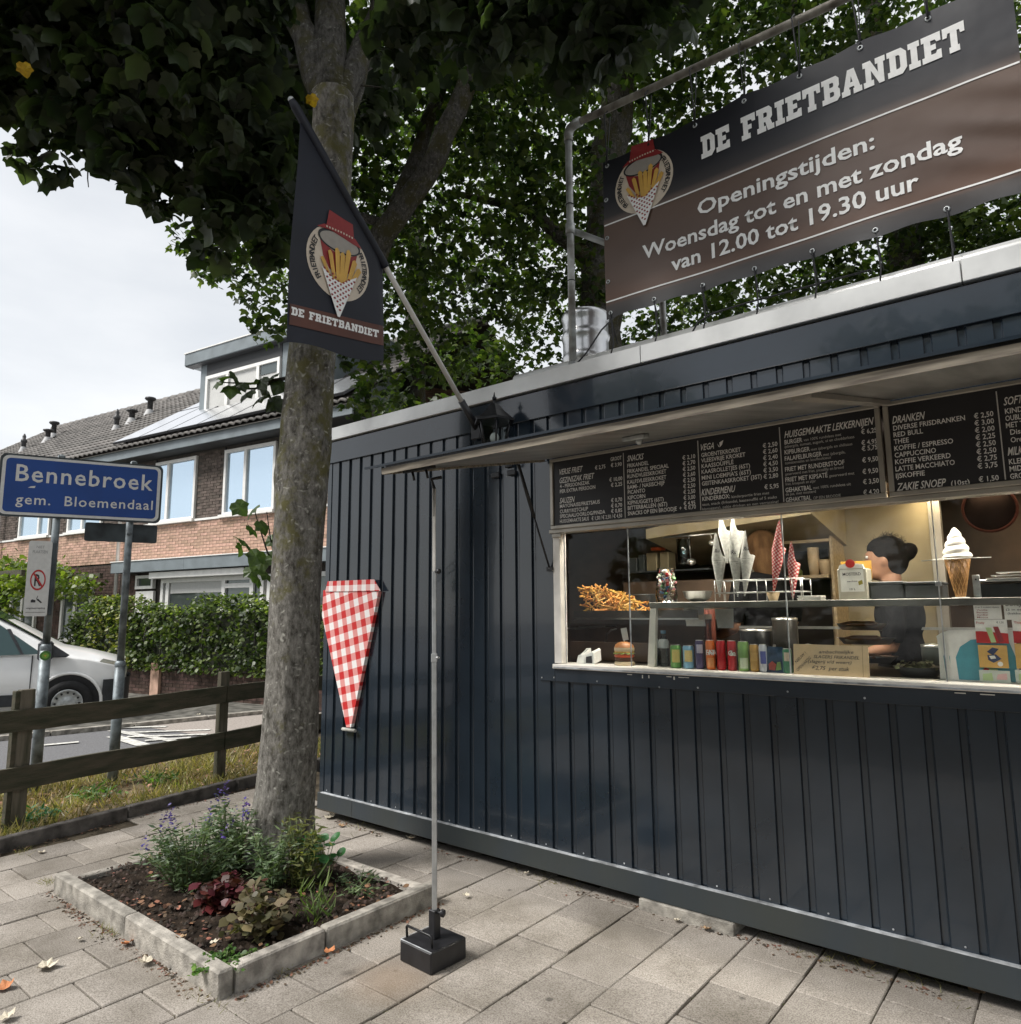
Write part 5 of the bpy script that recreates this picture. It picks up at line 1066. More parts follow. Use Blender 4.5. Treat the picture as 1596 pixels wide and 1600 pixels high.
def ppnt():
    r = random.random()
    if r < .72: s = random.uniform(-7, 3.4); return (s, random.uniform(-.9, .9), 2.35+.25*math.sin(s*1.3)+random.gauss(.1, .14)-abs(random.gauss(0, .12)))
    if r < .9: s = random.choice((-4.4, 2.6, -.9, -.7)); return (s+random.gauss(0, .18), -.8+random.gauss(0, .15), random.uniform(.3, 2.4))
    s = random.uniform(-7, 3.4); return (s, -.9+random.gauss(0, .1), random.uniform(1.7, 2.4))
P_ = cloud(13000, ppnt); ob('foliage', scatter_mesh('foliage', OVAL, P_, frames(13000, (.3, 1), .6), RNG.uniform(.07, .15, 13000), m_wist), None, pg, False, kind='stuff')
for s in (-4.4, -.8, 2.6): ob('pergola_post', MB().box((s-.06, -.86, 0), (s+.06, -.74, 2.35)), m_fence, pg, False)
for o_ in (-.8, .8): ob('pergola_beam', MB().box((-7, o_-.04, 2.35), (3.4, o_+.04, 2.47)), m_fence, pg, False)

# ------------------------------------------------------------------ van
G = U((120, 1131), z=RZ); va = math.atan2(CR.y, CR.x)+R(27)
G = G-Vector((math.cos(va), math.sin(va), 0))*.12
vn = thing('parked_van', 'white panel van parked across the street, its nose behind the sign post', 'van', (G.x, G.y, RZ), va)
m_vw = M('white_van_paint', (.86, .86, .85), .3, var=.03, scale=2, coat=.5); m_vb = M('dark_van_plastic', (.03, .034, .04), .55, var=.2, scale=10)
m_vg = mirror('van_side_glass', (.06, .1, .1), .05, .5); m_head = M('headlamp_lens', (.5, .5, .42), .12, .4, var=.1, scale=20)
# stations along the body: x, bottom z, belt z, top z, half width at belt, half width at top
ST = [(.71, .3, .62, .70, .56, .5), (.67, .22, .70, .80, .72, .6), (.55, .2, .8, .90, .84, .7), (.2, .2, .9, 1.0, .89, .76), (-.2, .2, .96, 1.09, .9, .78), (-.32, .2, .97, 1.16, .9, .74), (-.75, .2, .975, 1.42, .9, .68), (-1.15, .2, .98, 1.63, .9, .66), (-1.5, .2, .99, 1.74, .9, .67), (-2.2, .2, 1.0, 1.8, .9, .69), (-3.2, .22, 1.0, 1.8, .89, .7), (-3.45, .3, 1.0, 1.76, .86, .68)]
V = []; Fs = []
for (x, zb, zm, zt, w1, w2) in ST:
    half = [(w1*.93, zb), (w1*1.0, zb+.15), (w1*1.01, (zb+zm)/2), (w1*.985, zm), (w1*.985+(w2-w1)*.12, zm+.02), (w2+.02, zt-.07), (w2*.86, zt-.015), (w2*.45, zt+.02)]
    ring = [(-y, z) for y, z in half]+[(y, z) for y, z in reversed(half)]
    V += [(x, y+.92, z) for y, z in ring]
n = 16
for i in range(len(ST)-1):
    for k in range(n): Fs.append((i*n+k, (i+1)*n+k, (i+1)*n+(k+1) % n, i*n+(k+1) % n))
Fs += [tuple(range(n)), tuple(reversed(range((len(ST)-1)*n, len(ST)*n)))]
vb_ = ob('body', MB().add(V, Fs, True), m_vw, vn, False)
def yb(x): # near side y
    xs = [s[0] for s in ST]; ws = [s[4] for s in ST]; return .92-np.interp(-x, [-q for q in xs], ws)*1.01
def sidepoly(name, pts, mat, pr=.012, top=False):
    P = [(x, yb(x)-pr+(0 if z < .98 else (z-.98)*.3), z) for x, z in pts]; return ob(name, MB().prism(P, (0, .03, 0)), mat, vn, False)
def disc(name, c, r, y, mat, a0=0, a1=360, n=32, ri=0):
    b = MB(); V = [(c[0]+r*math.cos(R(a0+(a1-a0)*i/n)), y, c[1]+r*math.sin(R(a0+(a1-a0)*i/n))) for i in range(n+1)]
    if ri: V2 = [(c[0]+ri*math.cos(R(a0+(a1-a0)*i/n)), y, c[1]+ri*math.sin(R(a0+(a1-a0)*i/n))) for i in range(n+1)]; b.add(V+V2, [(i, i+1, n+2+i, n+1+i) for i in range(n)])
    else: b.prism(V[:-1] if a1-a0 == 360 else V, (0, .05, 0))
    return ob(name, b, mat, vn, False)
disc('wheel_arch', (0, .31), .395, -.005, m_rubber, -8, 188)
b = MB(); pr = [(.42*math.cos(R(a)), .31+.42*math.sin(R(a))) for a in range(-10, 191, 10)]; b.tube([(x, .0, z) for x, z in pr], .022, 8); ob('arch_lip', b, m_vw, vn, False)
for xw in (0, -2.7):
    wl = ob('wheel', MB().lathe([(0, -.1), (.2, -.1), (.3, -.09), (.315, -.05), (.315, .08), (.215, .1), (.2, .05), (0, .05)], (xw, .03, .31), 32, axis=(0, -1, 0)), m_rubber, vn, False)
    ob('rim', MB().lathe([(.0, .085), (.06, .09), (.09, .07), (.14, .075), (.175, .095), (.195, .105), (.2, .09)], (xw, .03, .31), 28, axis=(0, -1, 0)), m_galv, wl, False)
    b = MB()
    for i in range(12): a = i*math.pi/6; b.lathe([(0, .105), (.016, .105)], (xw+.15*math.cos(a), .03, .31+.15*math.sin(a)), 8, False, (0, -1, 0))
    ob('rim_hole', b, m_rubber, wl, False, kind='stuff')
disc('wheel_arch', (-2.7, .31), .38, -.0, m_rubber, -8, 188)
sidepoly('door_window', [(-.36, 1.02), (-.95, 1.47), (-1.2, 1.55), (-1.62, 1.6), (-1.62, 1.0)], m_vg); sidepoly('window_divider', [(-.58, 1.02), (-.62, 1.02), (-.82, 1.38), (-.78, 1.38)], m_vb, .02)
sidepoly('quarter_trim', [(-.02, .99), (-.36, 1.23), (-.42, 1.02), (-.3, .965), (-.06, .96)], m_vb, .016)
sidepoly('side_moulding', [(-.52, .3), (-.52, .46), (-2.25, .46), (-2.25, .3)], m_vb, .02)
for x in (-.47, -1.68): sidepoly('door_gap', [(x, .28), (x-.012, .28), (x-.012, 1.0), (x, 1.0)], m_vb, .0075)
sidepoly('side_indicator', [(-.3, .66), (-.22, .66), (-.22, .685), (-.3, .685)], m_galv, .016)
ob('mirror', MB().box((-.4, yb(-.4)-.2, .93), (-.22, yb(-.4)-.02, 1.2), .03), m_vb, vn, False)
HLP = ((.68, .69), (.58, .7), (.34, .86), (.4, .92), (.58, .87), (.67, .8))
for sd in (1, -1):
    P_ = []
    for x, z in HLP: y_ = yb(x)-.014+max(0, z-.76)*.55*(x > .3); P_.append((x+.005, y_ if sd > 0 else 1.84-y_, z))
    ob('headlight', MB().prism(P_, (0, .05*sd, -.01)), m_head, vn, False)
V = []; 
for (x, y) in ((.42, .01), (.58, .06), (.7, .25), (.75, .6), (.76, .92), (.75, 1.24), (.7, 1.6), (.58, 1.78)): V += [(x, y, .25), (x+.01, y, .62)]
ob('bumper', MB().add(V, [(2*i, 2*i+2, 2*i+3, 2*i+1) for i in range(7)], True), m_vb, vn, False)
ob('windscreen', MB().add([(-.25, .25, 1.12), (-.25, 1.59, 1.12), (-1.12, 1.5, 1.655), (-1.12, .34, 1.655)], [(0, 1, 2, 3)]), m_vg, vn, False)

# ------------------------------------------------------------------ trees
m_leafA = leafmat('maple_leaf_dark', (.042, .06, .028), (.022, .034, .018), .6, .34)
m_leafB = leafmat('maple_leaf_green', (.055, .085, .018), (.024, .04, .012), .6, .42)
m_leafY = leafmat('yellow_leaf', (.5, .32, .03), (.35, .2, .02), .3, .3)
def limb(b, pts, r, n=10, wob=.05, seg=5):
    P = [Vector(p) for p in pts]; Q = []; Rr = []
    for i in range(len(P)-1):
        for k in range(seg):
            t = k/seg; m = 1 if 0 < i or k > 0 else 0; Q.append(P[i].lerp(P[i+1], t)+Vector((random.gauss(0, wob), random.gauss(0, wob), random.gauss(0, wob*.5)))*m*r[i]*3); Rr.append(r[i]*(1-t)+r[i+1]*t)
    Q.append(P[-1]); Rr.append(r[-1]); b.tube(Q, Rr, n)
ta_ = thing('street_tree', 'maple tree with a moss flecked trunk growing from the planter beside the kiosk', 'tree', (.82, -.87, 0))
# trunk: rings displaced by noise
prof = [(-.02, .30, .80, -.86), (.06, .235, .80, -.86), (.15, .2, .80, -.86), (.3, .184, .80, -.855), (.5, .174, .81, -.85), (.8, .168, .83, -.85), (1.2, .161, .838, -.85), (1.6, .154, .845, -.85), (1.95, .153, .86, -.85), (2.2, .158, .87, -.85), (2.6, .161, .893, -.85), (2.9, .156, .91, -.85), (3.3, .15, .935, -.85), (3.9, .14, 1.05, -.85), (4.4, .133, 1.08, -.85), (4.9, .132, 1.09, -.85), (5.2, .14, 1.06, -.85), (5.5, .05, 1.03, -.85)]
zs = np.array([p[0] for p in prof]); V = []; Fs = []; nr, ns = 170, 56
from mathutils import noise as NZ
for j in range(nr):
    z = -.02+5.05*j/(nr-1); r = np.interp(z, zs, [p[1] for p in prof]); cx_ = np.interp(z, zs, [p[2] for p in prof]); cy_ = np.interp(z, zs, [p[3] for p in prof])
    for i in range(ns):
        a = 2*math.pi*i/ns; q = Vector((math.cos(a)*1.6, math.sin(a)*1.6, z*1.3))
        rr_ = r*(1+.05*NZ.noise(q)+.035*NZ.noise(q*3.1)+.022*NZ.noise(Vector((q.x*6, q.y*6, q.z*3)))+.1*math.exp(-max(0, z)/.14)*math.cos(5*a+1))
        for (kz, ka, kr, ks) in ((2.42, -2.3, .06, .12), (2.62, -.3, .09, .08), (1.42, 3.2, .05, .05), (3.1, -2.9, .05, .1), (2.2, -1.2, .05, .09), (2.75, -1.6, .045, .1)):
            da = (a-ka+math.pi) % (2*math.pi)-math.pi; rr_ += r*kr*2.2*math.exp(-((z-kz)/ks)**2-(da/.45)**2)
        V.append((cx_+rr_*math.cos(a), cy_+rr_*math.sin(a), z))
for j in range(nr-1):
    for i in range(ns): Fs.append((j*ns+i, j*ns+(i+1) % ns, (j+1)*ns+(i+1) % ns, (j+1)*ns+i))
ob('trunk', MB().add(V, Fs, True), m_bark, ta_)
m_bark_shade = bark_mat('shaded_limb_bark', .5)  # trunk bark darkened in colour for the crown's shade on the limbs
def LIMB(pts, r, n=10): q_ = MB(); limb(q_, pts, r, n, .022); ob('limb', q_, m_bark_shade, ta_)
F0 = Vector((1.06, -.85, 4.95))
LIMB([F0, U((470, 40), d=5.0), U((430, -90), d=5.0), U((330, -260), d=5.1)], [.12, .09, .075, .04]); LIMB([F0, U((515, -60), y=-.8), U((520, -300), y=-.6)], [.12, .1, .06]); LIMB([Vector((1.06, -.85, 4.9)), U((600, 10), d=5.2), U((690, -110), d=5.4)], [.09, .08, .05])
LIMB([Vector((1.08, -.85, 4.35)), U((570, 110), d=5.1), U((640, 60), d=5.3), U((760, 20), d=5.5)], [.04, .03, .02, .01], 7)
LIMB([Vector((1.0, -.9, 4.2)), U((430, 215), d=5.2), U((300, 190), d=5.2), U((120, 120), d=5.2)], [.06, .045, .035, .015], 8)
b = MB()
for _ in range(26):
    p0 = U((random.uniform(100, 520), random.uniform(-60, 220)), d=random.uniform(4.4, 5.4)); p1 = p0+Vector((random.uniform(-1, .4), random.uniform(-.5, .5), random.uniform(-.45, .2))); limb(b, [p0, p0.lerp(p1, .5)+Vector((0, 0, .06)), p1], [.014, .01, .004], 5)
for k in range(4): limb(b, [U((455, 590+0*k), d=4.75), U((400, 600+8*k), d=4.6), U((340+10*k, 598+10*k), d=4.45)], [.012, .008, .003], 5) if k < 2 else None
limb(b, [U((436, 900), d=4.8), U((418, 860), d=4.6), U((400, 800), d=4.5)], [.008, .006, .003], 5); limb(b, [U((436, 890), d=4.8), U((425, 850), d=4.65), U((418, 800), d=4.6)], [.007, .005, .003], 5)
ob('twigs', b, m_bark2, ta_, kind='stuff')
# crown clumps: real positions around the trunk, 3.5 to 6 m from the camera and beyond
CA = []
def cl(px, py, d, r): CA.append((U((px, py), d=d), r))
for (px, py, d, r) in ((-40, 90, 4.6, .42), (60, 90, 4.7, .42), (150, 170, 4.6, .38), (80, 190, 4.9, .27), (195, 245, 4.5, .22), (235, 150, 4.4, .45), (300, 245, 4.8, .36), (330, 330, 4.6, .2), (395, 290, 4.7, .33), (255, 300, 5.0, .2), (395, 215, 4.4, .33), (150, 40, 4.3, .5), (320, 80, 4.1, .5), (0, -20, 4.2, .5), (450, 60, 5.7, .5), (210, -60, 3.9, .5), (360, -60, 3.9, .42), (60, -100, 4, .5), (690, -20, 4.0, .4), (640, 70, 4.4, .25), (780, 20, 3.9, .35), (860, -30, 3.6, .4), (900, 90, 4.1, .2), (950, 40, 3.8, .28), (1020, -40, 3.6, .35), (40, 245, 5.0, .12), (95, 268, 4.8, .12), (385, 345, 4.6, .16), (335, 385, 5.0, .14), (430, 380, 5.1, .18), (415, 300, 5.4, .4), (380, 180, 5.6, .7), (220, 100, 5.8, .8), (60, 30, 6, .8), (560, 150, 6.2, .4)): cl(px, py, d, r)
rng = random.Random(3)
for i in range(46):
    a = rng.uniform(0, 2*math.pi); rr_ = rng.uniform(.4, 2.9); CA.append((Vector((.6+rr_*math.cos(a)*1.0, -.7+rr_*math.sin(a)*.95, 7.4+rng.uniform(-.9, 2.2)-rr_*.25)), rng.uniform(.5, .9)))
for i in range(14):
    a = rng.uniform(0, 6.28); CA.append((Vector((1+.8*math.cos(a), -.9+.8*math.sin(a), rng.uniform(6.5, 7.6))), rng.uniform(.5, .8)))
nA = 13500; P_ = clump_points(CA, nA)
# extra leaves concentrated in the low clumps that the camera looks up into
P2 = clump_points(CA[:35], 7600); PA = np.concatenate([P_, P2]); frA = frames(len(PA), (.25, 1.1), .55); szA = .06+.11*RNG.random(len(PA))**1.3
dc = np.linalg.norm(PA-np.array(CAM), axis=1); app = szA/dc
vv = PA-np.array(CAM); dep = vv @ np.array(CF); pxs = 798+F*(vv @ np.array(CR))/dep; pys = 800-F*(vv @ np.array(CU))/dep
inv = (dep > .5) & (pxs > -30) & (pxs < 1620) & (pys > -30) & (pys < 1600)
idx = np.argsort(-np.where(inv, app, 0))[:262]; mask = np.ones(len(PA), bool); mask[idx] = False
tpl = MB().add(MAPLE[0], MAPLE[1]).mesh('leaf', m_leafA)
def leafobj(p, X, Y, Z, s, me, parent, name='leaf'):
    o = bpy.data.objects.new(name, me); COL.objects.link(o); o.parent = parent
    o.matrix_local = Matrix(((X[0]*s, Y[0]*s, Z[0]*s, p[0]-parent.location.x), (X[1]*s, Y[1]*s, Z[1]*s, p[1]-parent.location.y), (X[2]*s, Y[2]*s, Z[2]*s, p[2]-parent.location.z), (0, 0, 0, 1))); return o
for i in idx: leafobj(PA[i], frA[0][i], frA[1][i], frA[2][i], szA[i], tpl, ta_)
ob('crown', scatter_mesh('crown', MAPLE, PA[mask], tuple(f[mask] for f in frA), szA[mask], m_leafA), None, ta_, kind='stuff')
tplG = MB().add(MAPLE[0], MAPLE[1]).mesh('leaf', leafmat('young_leaf', (.075, .12, .03), (.035, .065, .02), .3, .35)); ygl = [((340, 600), 4.45, .1), ((352, 590), 4.45, .1), ((362, 612), 4.45, .11), ((375, 605), 4.5, .1), ((385, 618), 4.5, .11), ((398, 600), 4.55, .1), ((405, 625), 4.55, .13), ((418, 612), 4.6, .13), ((428, 632), 4.6, .13), ((436, 605), 4.65, .13), ((425, 590), 4.65, .1), ((440, 640), 4.65, .12), ((412, 600), 4.5, .1), ((370, 592), 4.45, .09),
    ((378, 795), 4.45, .11), ((394, 800), 4.5, .11), ((398, 830), 4.5, .1), ((413, 825), 4.5, .1), ((385, 848), 4.5, .13), ((378, 860), 4.5, .09), ((400, 872), 4.55, .12), ((412, 880), 4.6, .13), ((395, 895), 4.6, .1), ((425, 845), 4.65, .1), ((430, 870), 4.65, .1), ((405, 905), 4.6, .13), ((420, 900), 4.6, .12)]
for (p, d_, s) in ygl:
    X, Y, Z = frames(1, (.4, 1.2), .5); q = U(p, d=d_); t_ = CAM-q; Zv = (Vector(Z[0])+t_.normalized()*.7).normalized(); Yv = Vector(Y[0]); Yv = (Yv-Zv*Yv.dot(Zv)).normalized(); Xv = Yv.cross(Zv)
    leafobj(q-Yv*s*.5, Xv, Yv, Zv, s, tplG if p[1] > 700 or p[0] < 365 else tpl, ta_)
tplY = MB().add(MAPLE[0], MAPLE[1]).mesh('leaf', m_leafY)
for (p, d_) in (((38, 100), 4.0), ((486, 150), 4.6)):
    X, Y, Z = frames(1); Zv = (CAM-U(p, d=d_)).normalized(); Yv = Vector((.3, .2, -1)); Yv = (Yv-Zv*Yv.dot(Zv)).normalized(); leafobj(U(p, d=d_), Yv.cross(Zv), Yv, Zv, .075, tplY, ta_)['label'] = 'yellow autumn leaf'

def big_tree(name, label, base, clumps, limbs, n, size, mat, tpl_=OVAL, trunk_r=.2, group='trees behind the kiosk'):
    t = thing(name, label, 'tree', tuple(base), 0, group); b = MB()
    for i, (pts, r) in enumerate(limbs): b = MB(); limb(b, pts, r, 10); ob('limb' if i else 'trunk', b, m_bark2, t)
    P = clump_points(clumps, n)
    ob('crown', scatter_mesh('crown', tpl_, P, frames(n, (.2, 1.1), .6), RNG.uniform(size*.6, size*1.2, n), mat), None, t, kind='stuff')
SML = ([(0, 0, 0), (.42, .1, -.08), (.5, .5, -.1), (.2, .55, -.03), (0, 1, -.1), (-.2, .55, -.03), (-.5, .5, -.1), (-.42, .1, -.08)], [(0, 1, 2), (0, 2, 3), (0, 3, 4), (0, 4, 5), (0, 5, 6), (0, 6, 7)])
def C_(lst): return [(U((a, b_), d=d_), r) for a, b_, d_, r in lst]
# B: the leaning tree right behind the kiosk's left end
bB = U((475, 560), d=9.0); bB.z = 0
lB = [([Vector((bB.x, bB.y, 0)), Vector((bB.x, bB.y, 2.0)), U((500, 520), d=8.8), U((580, 400), d=8.6), U((680, 250), d=8.4), U((760, 60), d=8.4), U((790, -80), d=8.4)], [.22, .19, .16, .15, .13, .11, .07]), ([U((585, 420), d=8.6), U((640, 280), d=8.8), U((690, 130), d=9), U((700, -40), d=9)], [.12, .1, .08, .05]), ([U((600, 350), d=8.6), U((520, 330), d=8.8), U((430, 340), d=9)], [.06, .04, .02])]
big_tree('maple_tree', 'leaning maple with a forked limb rising behind the flag pole', bB, C_([(300, 375, 9.5, .35), (345, 400, 9, .4), (400, 410, 9.5, .7), (430, 480, 9, .5), (440, 330, 9, .9), (560, 330, 9.5, 1.0), (420, 515, 9.5, .3), (545, 230, 9, 1.0), (640, 380, 9.8, .9), (620, 500, 9.5, .7), (600, 610, 9.8, .5), (560, 635, 9.5, .25), (690, 560, 10, .6), (650, 130, 9, 1.1), (760, 300, 9.5, 1.0), (760, 140, 9, 1.0), (420, 260, 8.5, 1.0), (700, 450, 10, .8), (510, 90, 8.5, 1.1), (330, 420, 10, .3), (390, 150, 8.5, 1.3), (250, 60, 8.5, 1.2), (600, -40, 8.5, 1.2), (800, 0, 9, 1.2), (570, 560, 9, .4), (630, 640, 10.5, .45), (800, 470, 10, .5)]), lB, 14500, .12, m_leafB, SML)
bC = U((935, 500), d=10.5); bC.z = 0
lC = [([Vector((bC.x, bC.y, 0)), U((938, 540), d=10.5), U((945, 400), d=10.4), U((960, 200), d=10.2), U((980, -50), d=10)], [.38, .34, .32, .25, .15]), ([U((940, 420), d=10.4), U((830, 330), d=10.2), U((700, 300), d=10)], [.14, .08, .03]), ([U((950, 560), d=10.5), U((1000, 585), d=9.5), U((1060, 560), d=9)], [.14, .1, .05])]
big_tree('maple_tree', 'thick trunked maple standing behind the steel drum and the banner', bC, C_([(820, 200, 10, 1.2), (860, 380, 10.5, 1.1), (780, 400, 11, 1.0), (740, 560, 11.5, .7), (830, 560, 11, .6), (900, 60, 9.5, 1.3), (1040, 60, 10, 1.4), (1080, 520, 11, .9), (960, 330, 11, 1.2), (1150, 100, 10, 1.4), (720, 200, 10.5, 1.1), (850, 480, 11, .8), (1020, 540, 11, .7), (1180, 480, 11, 1.0), (980, -60, 10, 1.4), (700, 640, 12, .45), (910, 450, 10, .5), (870, 260, 9.5, .8), (1000, 200, 11, 1.2)]), lC, 12800, .12, m_leafB, SML)
bD = U((1420, 400), d=11); bD.z = 0
lD = [([Vector((bD.x, bD.y, 0)), U((1420, 450), d=11), U((1400, 200), d=11), U((1350, -50), d=10.5)], [.3, .26, .2, .1]), ([U((1240, 60), d=10), U((1244, -20), d=10), U((1250, -90), d=10)], [.1, .12, .12])]
big_tree('maple_tree', 'dense maple crown above the right end of the kiosk roof', bD, C_([(1280, 20, 10, 1.2), (1350, 380, 11, 1.1), (1250, 430, 11, .9), (1450, 300, 10.5, 1.3), (1560, 340, 10, 1.1), (1400, 80, 10.5, 1.6), (1600, 100, 10, 1.7), (1500, 400, 11, 1.0), (1200, -50, 10, 1.4), (1100, 440, 12, .9), (1330, 470, 11.5, .8), (1650, 380, 10, 1.1)]), lD, 12500, .12, m_leafB, SML)
# E: a farther row that closes the view behind, lighter and finer
bE = U((650, 500), d=17); bE.z = 0
big_tree('maple_tree', 'farther sunlit tree whose fine leaves fill the gaps behind the maples', bE, C_([(500, 420, 15, 1.3), (620, 420, 16, 1.8), (560, 560, 16, 1.1), (620, 590, 17, 1.0), (760, 520, 17, 1.5), (850, 420, 17, 2.0), (960, 500, 17, 1.3), (700, 260, 17, 2.2), (900, 200, 17, 2.4), (520, 250, 16, 2.0), (740, 60, 17, 2.2), (1100, 500, 18, 1.4), (1300, 460, 18, 1.5), (1450, 420, 18, 1.5), (1560, 380, 18, 1.6), (640, 640, 16.5, .5), (440, 340, 15, .9)]), [([Vector((bE.x, bE.y, 0)), U((650, 500), d=17), U((660, 200), d=17)], [.3, .25, .1])], 10500, .15, leafmat('far_leaf', (.08, .12, .022), (.03, .055, .014), .5, .4), SML)

# ------------------------------------------------------------------ planting in the planter
def plant(name, label, cat, c, rad, h, n, tpl_, size, mat, down=(-.6, .4), stems=12, flowers=None, shape=1.0, smat=None):
    t = thing(name, label, cat, (c[0], c[1], .06)); S = []; b = MB(); P = []
    for i in range(stems):
        a = random.uniform(0, 2*math.pi); r0 = rad*.3*random.random(); e = rad*random.uniform(.3, 1); hh = h*random.uniform(.55, 1)*(1-.35*(e/rad)**2)
        p0 = Vector((r0*math.cos(a), r0*math.sin(a), 0)); p2 = Vector((e*math.cos(a), e*math.sin(a), hh)); p1 = p0.lerp(p2, .5)+Vector((0, 0, hh*.12)); b.tube([p0, p1, p2], [.005, .004, .002], 5); S.append((p0, p1, p2))
    for i in range(n):
        p0, p1, p2 = random.choice(S); t_ = random.random()**.7; q = (p0*(1-t_)**2+p1*2*t_*(1-t_)+p2*t_*t_) if True else 0; g_ = size*.5; P.append(q+Vector((random.gauss(0, g_), random.gauss(0, g_), random.gauss(0, g_*.6))))
    ob('stems', b, smat or m_stem, t, False)
    ob('foliage', scatter_mesh('foliage', tpl_, np.array([tuple(p) for p in P]), frames(n, down, .7), RNG.uniform(size*.6, size*1.25, n), mat), None, t, False, kind='stuff')
    if flowers:
        fm, k, fs = flowers
        for i in range(k):
            p2 = random.choice(S)[2]*random.uniform(.85, 1.05); d_ = Vector((random.uniform(-.2, .2), random.uniform(-.2, .2), 1)).normalized(); bb = MB().tube([p2, p2+d_*.12], [.002, .0015], 4)
            Q = [p2+d_*(.02+.1*j/16)+Vector((random.gauss(0, .009), random.gauss(0, .009), 0)) for j in range(16)]
            f_ = ob('flower_spike', scatter_mesh('flower_spike', OVAL, np.array([tuple(q) for q in Q]), frames(16, (-.6, .3), .7), RNG.uniform(fs*.7, fs*1.3, 16), fm), None, t, False)
    return t
m_stem = flat('plant_stem', (.09, .12, .04), .7); m_stemr = flat('dark_red_stem', (.09, .03, .025), .7)
m_sal = leafmat('grey_green_leaf', (.12, .17, .08), (.05, .085, .04), .4, .25); m_grn = leafmat('fresh_green_leaf', (.1, .19, .035), (.04, .09, .02), .4, .3)
m_redl = leafmat('crimson_leaf', (.1, .022, .018), (.045, .012, .012), .6, .2); m_bron = leafmat('bronze_green_leaf', (.13, .12, .055), (.07, .05, .03), .6, .2)
m_viol = leafmat('violet_petal', (.09, .05, .26), (.05, .03, .16), .4, .3); m_nast = leafmat('nasturtium_leaf', (.03, .13, .035), (.02, .08, .025), .3, .25)
def gp(px, z=.07): p = U(px, z=z); return (p.x, p.y)
plant('salvia_bush', 'grey-green salvia with violet flower spikes at the back of the planter', 'flowering plant', gp((300, 1385)), .3, .4, 2000, LANCE, .05, m_sal, flowers=(m_viol, 9, .017), stems=44)
plant('salvia_bush', 'taller salvia with violet spikes against the left of the trunk', 'flowering plant', gp((360, 1360)), .2, .46, 1100, LANCE, .05, m_sal, flowers=(m_viol, 8, .018), stems=26)
plant('green_perennial', 'bright green leafy perennial in front of the trunk base', 'plant', gp((425, 1385)), .17, .34, 800, LANCE, .05, m_sal, stems=22)
plant('green_perennial', 'yellow-green upright weeds at the right side of the trunk', 'plant', gp((468, 1385)), .13, .42, 520, LANCE, .055, leafmat('olive_leaf', (.14, .16, .04), (.07, .07, .02), .4, .3), stems=18)
plant('coleus', 'small crimson leaved coleus in the middle of the planter', 'plant', gp((352, 1420)), .15, .2, 330, OVAL, .055, m_redl, (-.3, .5), 12, smat=m_stemr)
plant('coleus', 'bronze and green coleus with pale tips right of the crimson one', 'plant', gp((408, 1455)), .16, .26, 360, OVAL, .058, m_bron, (-.3, .6), 12, smat=m_stemr)
plant('grass_tuft', 'small light green grass tuft near the right planter edge', 'grass tuft', gp((495, 1432)), .1, .14, 80, BLADE, .085, leafmat('grass_blade_green', (.13, .19, .05), (.07, .11, .03), .3, .3), (-1.6, -.3), 6)
plant('ground_weeds', 'low green weeds in the front corner of the planter', 'weeds', gp((352, 1500)), .17, .05, 420, OVAL, .024, m_grn, (-.4, .4), 16)
plant('ground_weeds', 'sparse low weeds along the far right planter edge', 'weeds', gp((560, 1385)), .2, .06, 260, LANCE, .04, m_sal, (-.6, .4), 12)
t = thing('nasturtium', 'round leaved nasturtium at the foot of the trunk', 'plant', (*gp((500, 1375)), .06))
for i in range(22):
    a = random.uniform(0, 6.28); r0 = random.uniform(.02, .13); z = random.uniform(.08, .24); q = Vector((r0*math.cos(a), r0*math.sin(a), z)); s = random.uniform(.022, .038); nn = Vector((random.gauss(.1, .3), random.gauss(-.3, .3), 1))
    ob('leaf', MB().lathe([(0, -.004), (s*.6, .0), (s, .004)], q, 14, True, nn), m_nast, t, False); ob('stem', MB().tube([(0, 0, 0), q*.5+Vector((.01, 0, 0)), q], .002, 5), m_stem, t, False)
# edge weeds and litter along kerbs
wd = leafmat('edge_weed', (.2, .19, .07), (.1, .08, .03), .5, .3)
P_ = []
for c, k, sd_ in (((78, 1378), 60, .035), ((105, 1395), 60, .05), ((330, 1560), 50, .07), ((175, 1455), 90, .06), ((430, 1510), 90, .08), ((860, 1372), 80, .1), ((1300, 1490), 100, .13), ((1450, 1535), 80, .13), ((560, 1290), 80, .14), ((40, 1328), 60, .06)):
    q = U(c, z=0)
    for i in range(k): P_.append((q.x+random.gauss(0, sd_), q.y+random.gauss(0, sd_*.5), .0))
ww = scatter_mesh('edge_weeds', BLADE, np.array(P_), frames(len(P_), (-1.2, .1), .8), RNG.uniform(.015, .045, len(P_)), wd); o = ob('edge_weeds', ww, None); tag(o, 'thin weeds and straw along the kerb edges and under the kiosk', 'weeds', kind='stuff')
P_ = []
for i in range(620):
    x = random.uniform(.2, 4.9)
    if math.sin(x*5.3)+math.sin(x*2.1+1) > -.3: P_.append((x, -.0-abs(random.gauss(0, .03)), .003))
for i in range(420): x = random.choice((.3, .6, 1.0, 1.25, 1.6)); P_.append((x+random.gauss(0, .12), -1.85-abs(random.gauss(0, .03)), .003))
for i in range(260): s = random.uniform(-1, 2.3); q = kp(s, -.02-abs(random.gauss(0, .05))); P_.append((q[0], q[1], .003))
for i in range(220): s = random.uniform(0, 1.2); P_.append((1.9+abs(random.gauss(0, .02)), -1.8+s, .003))
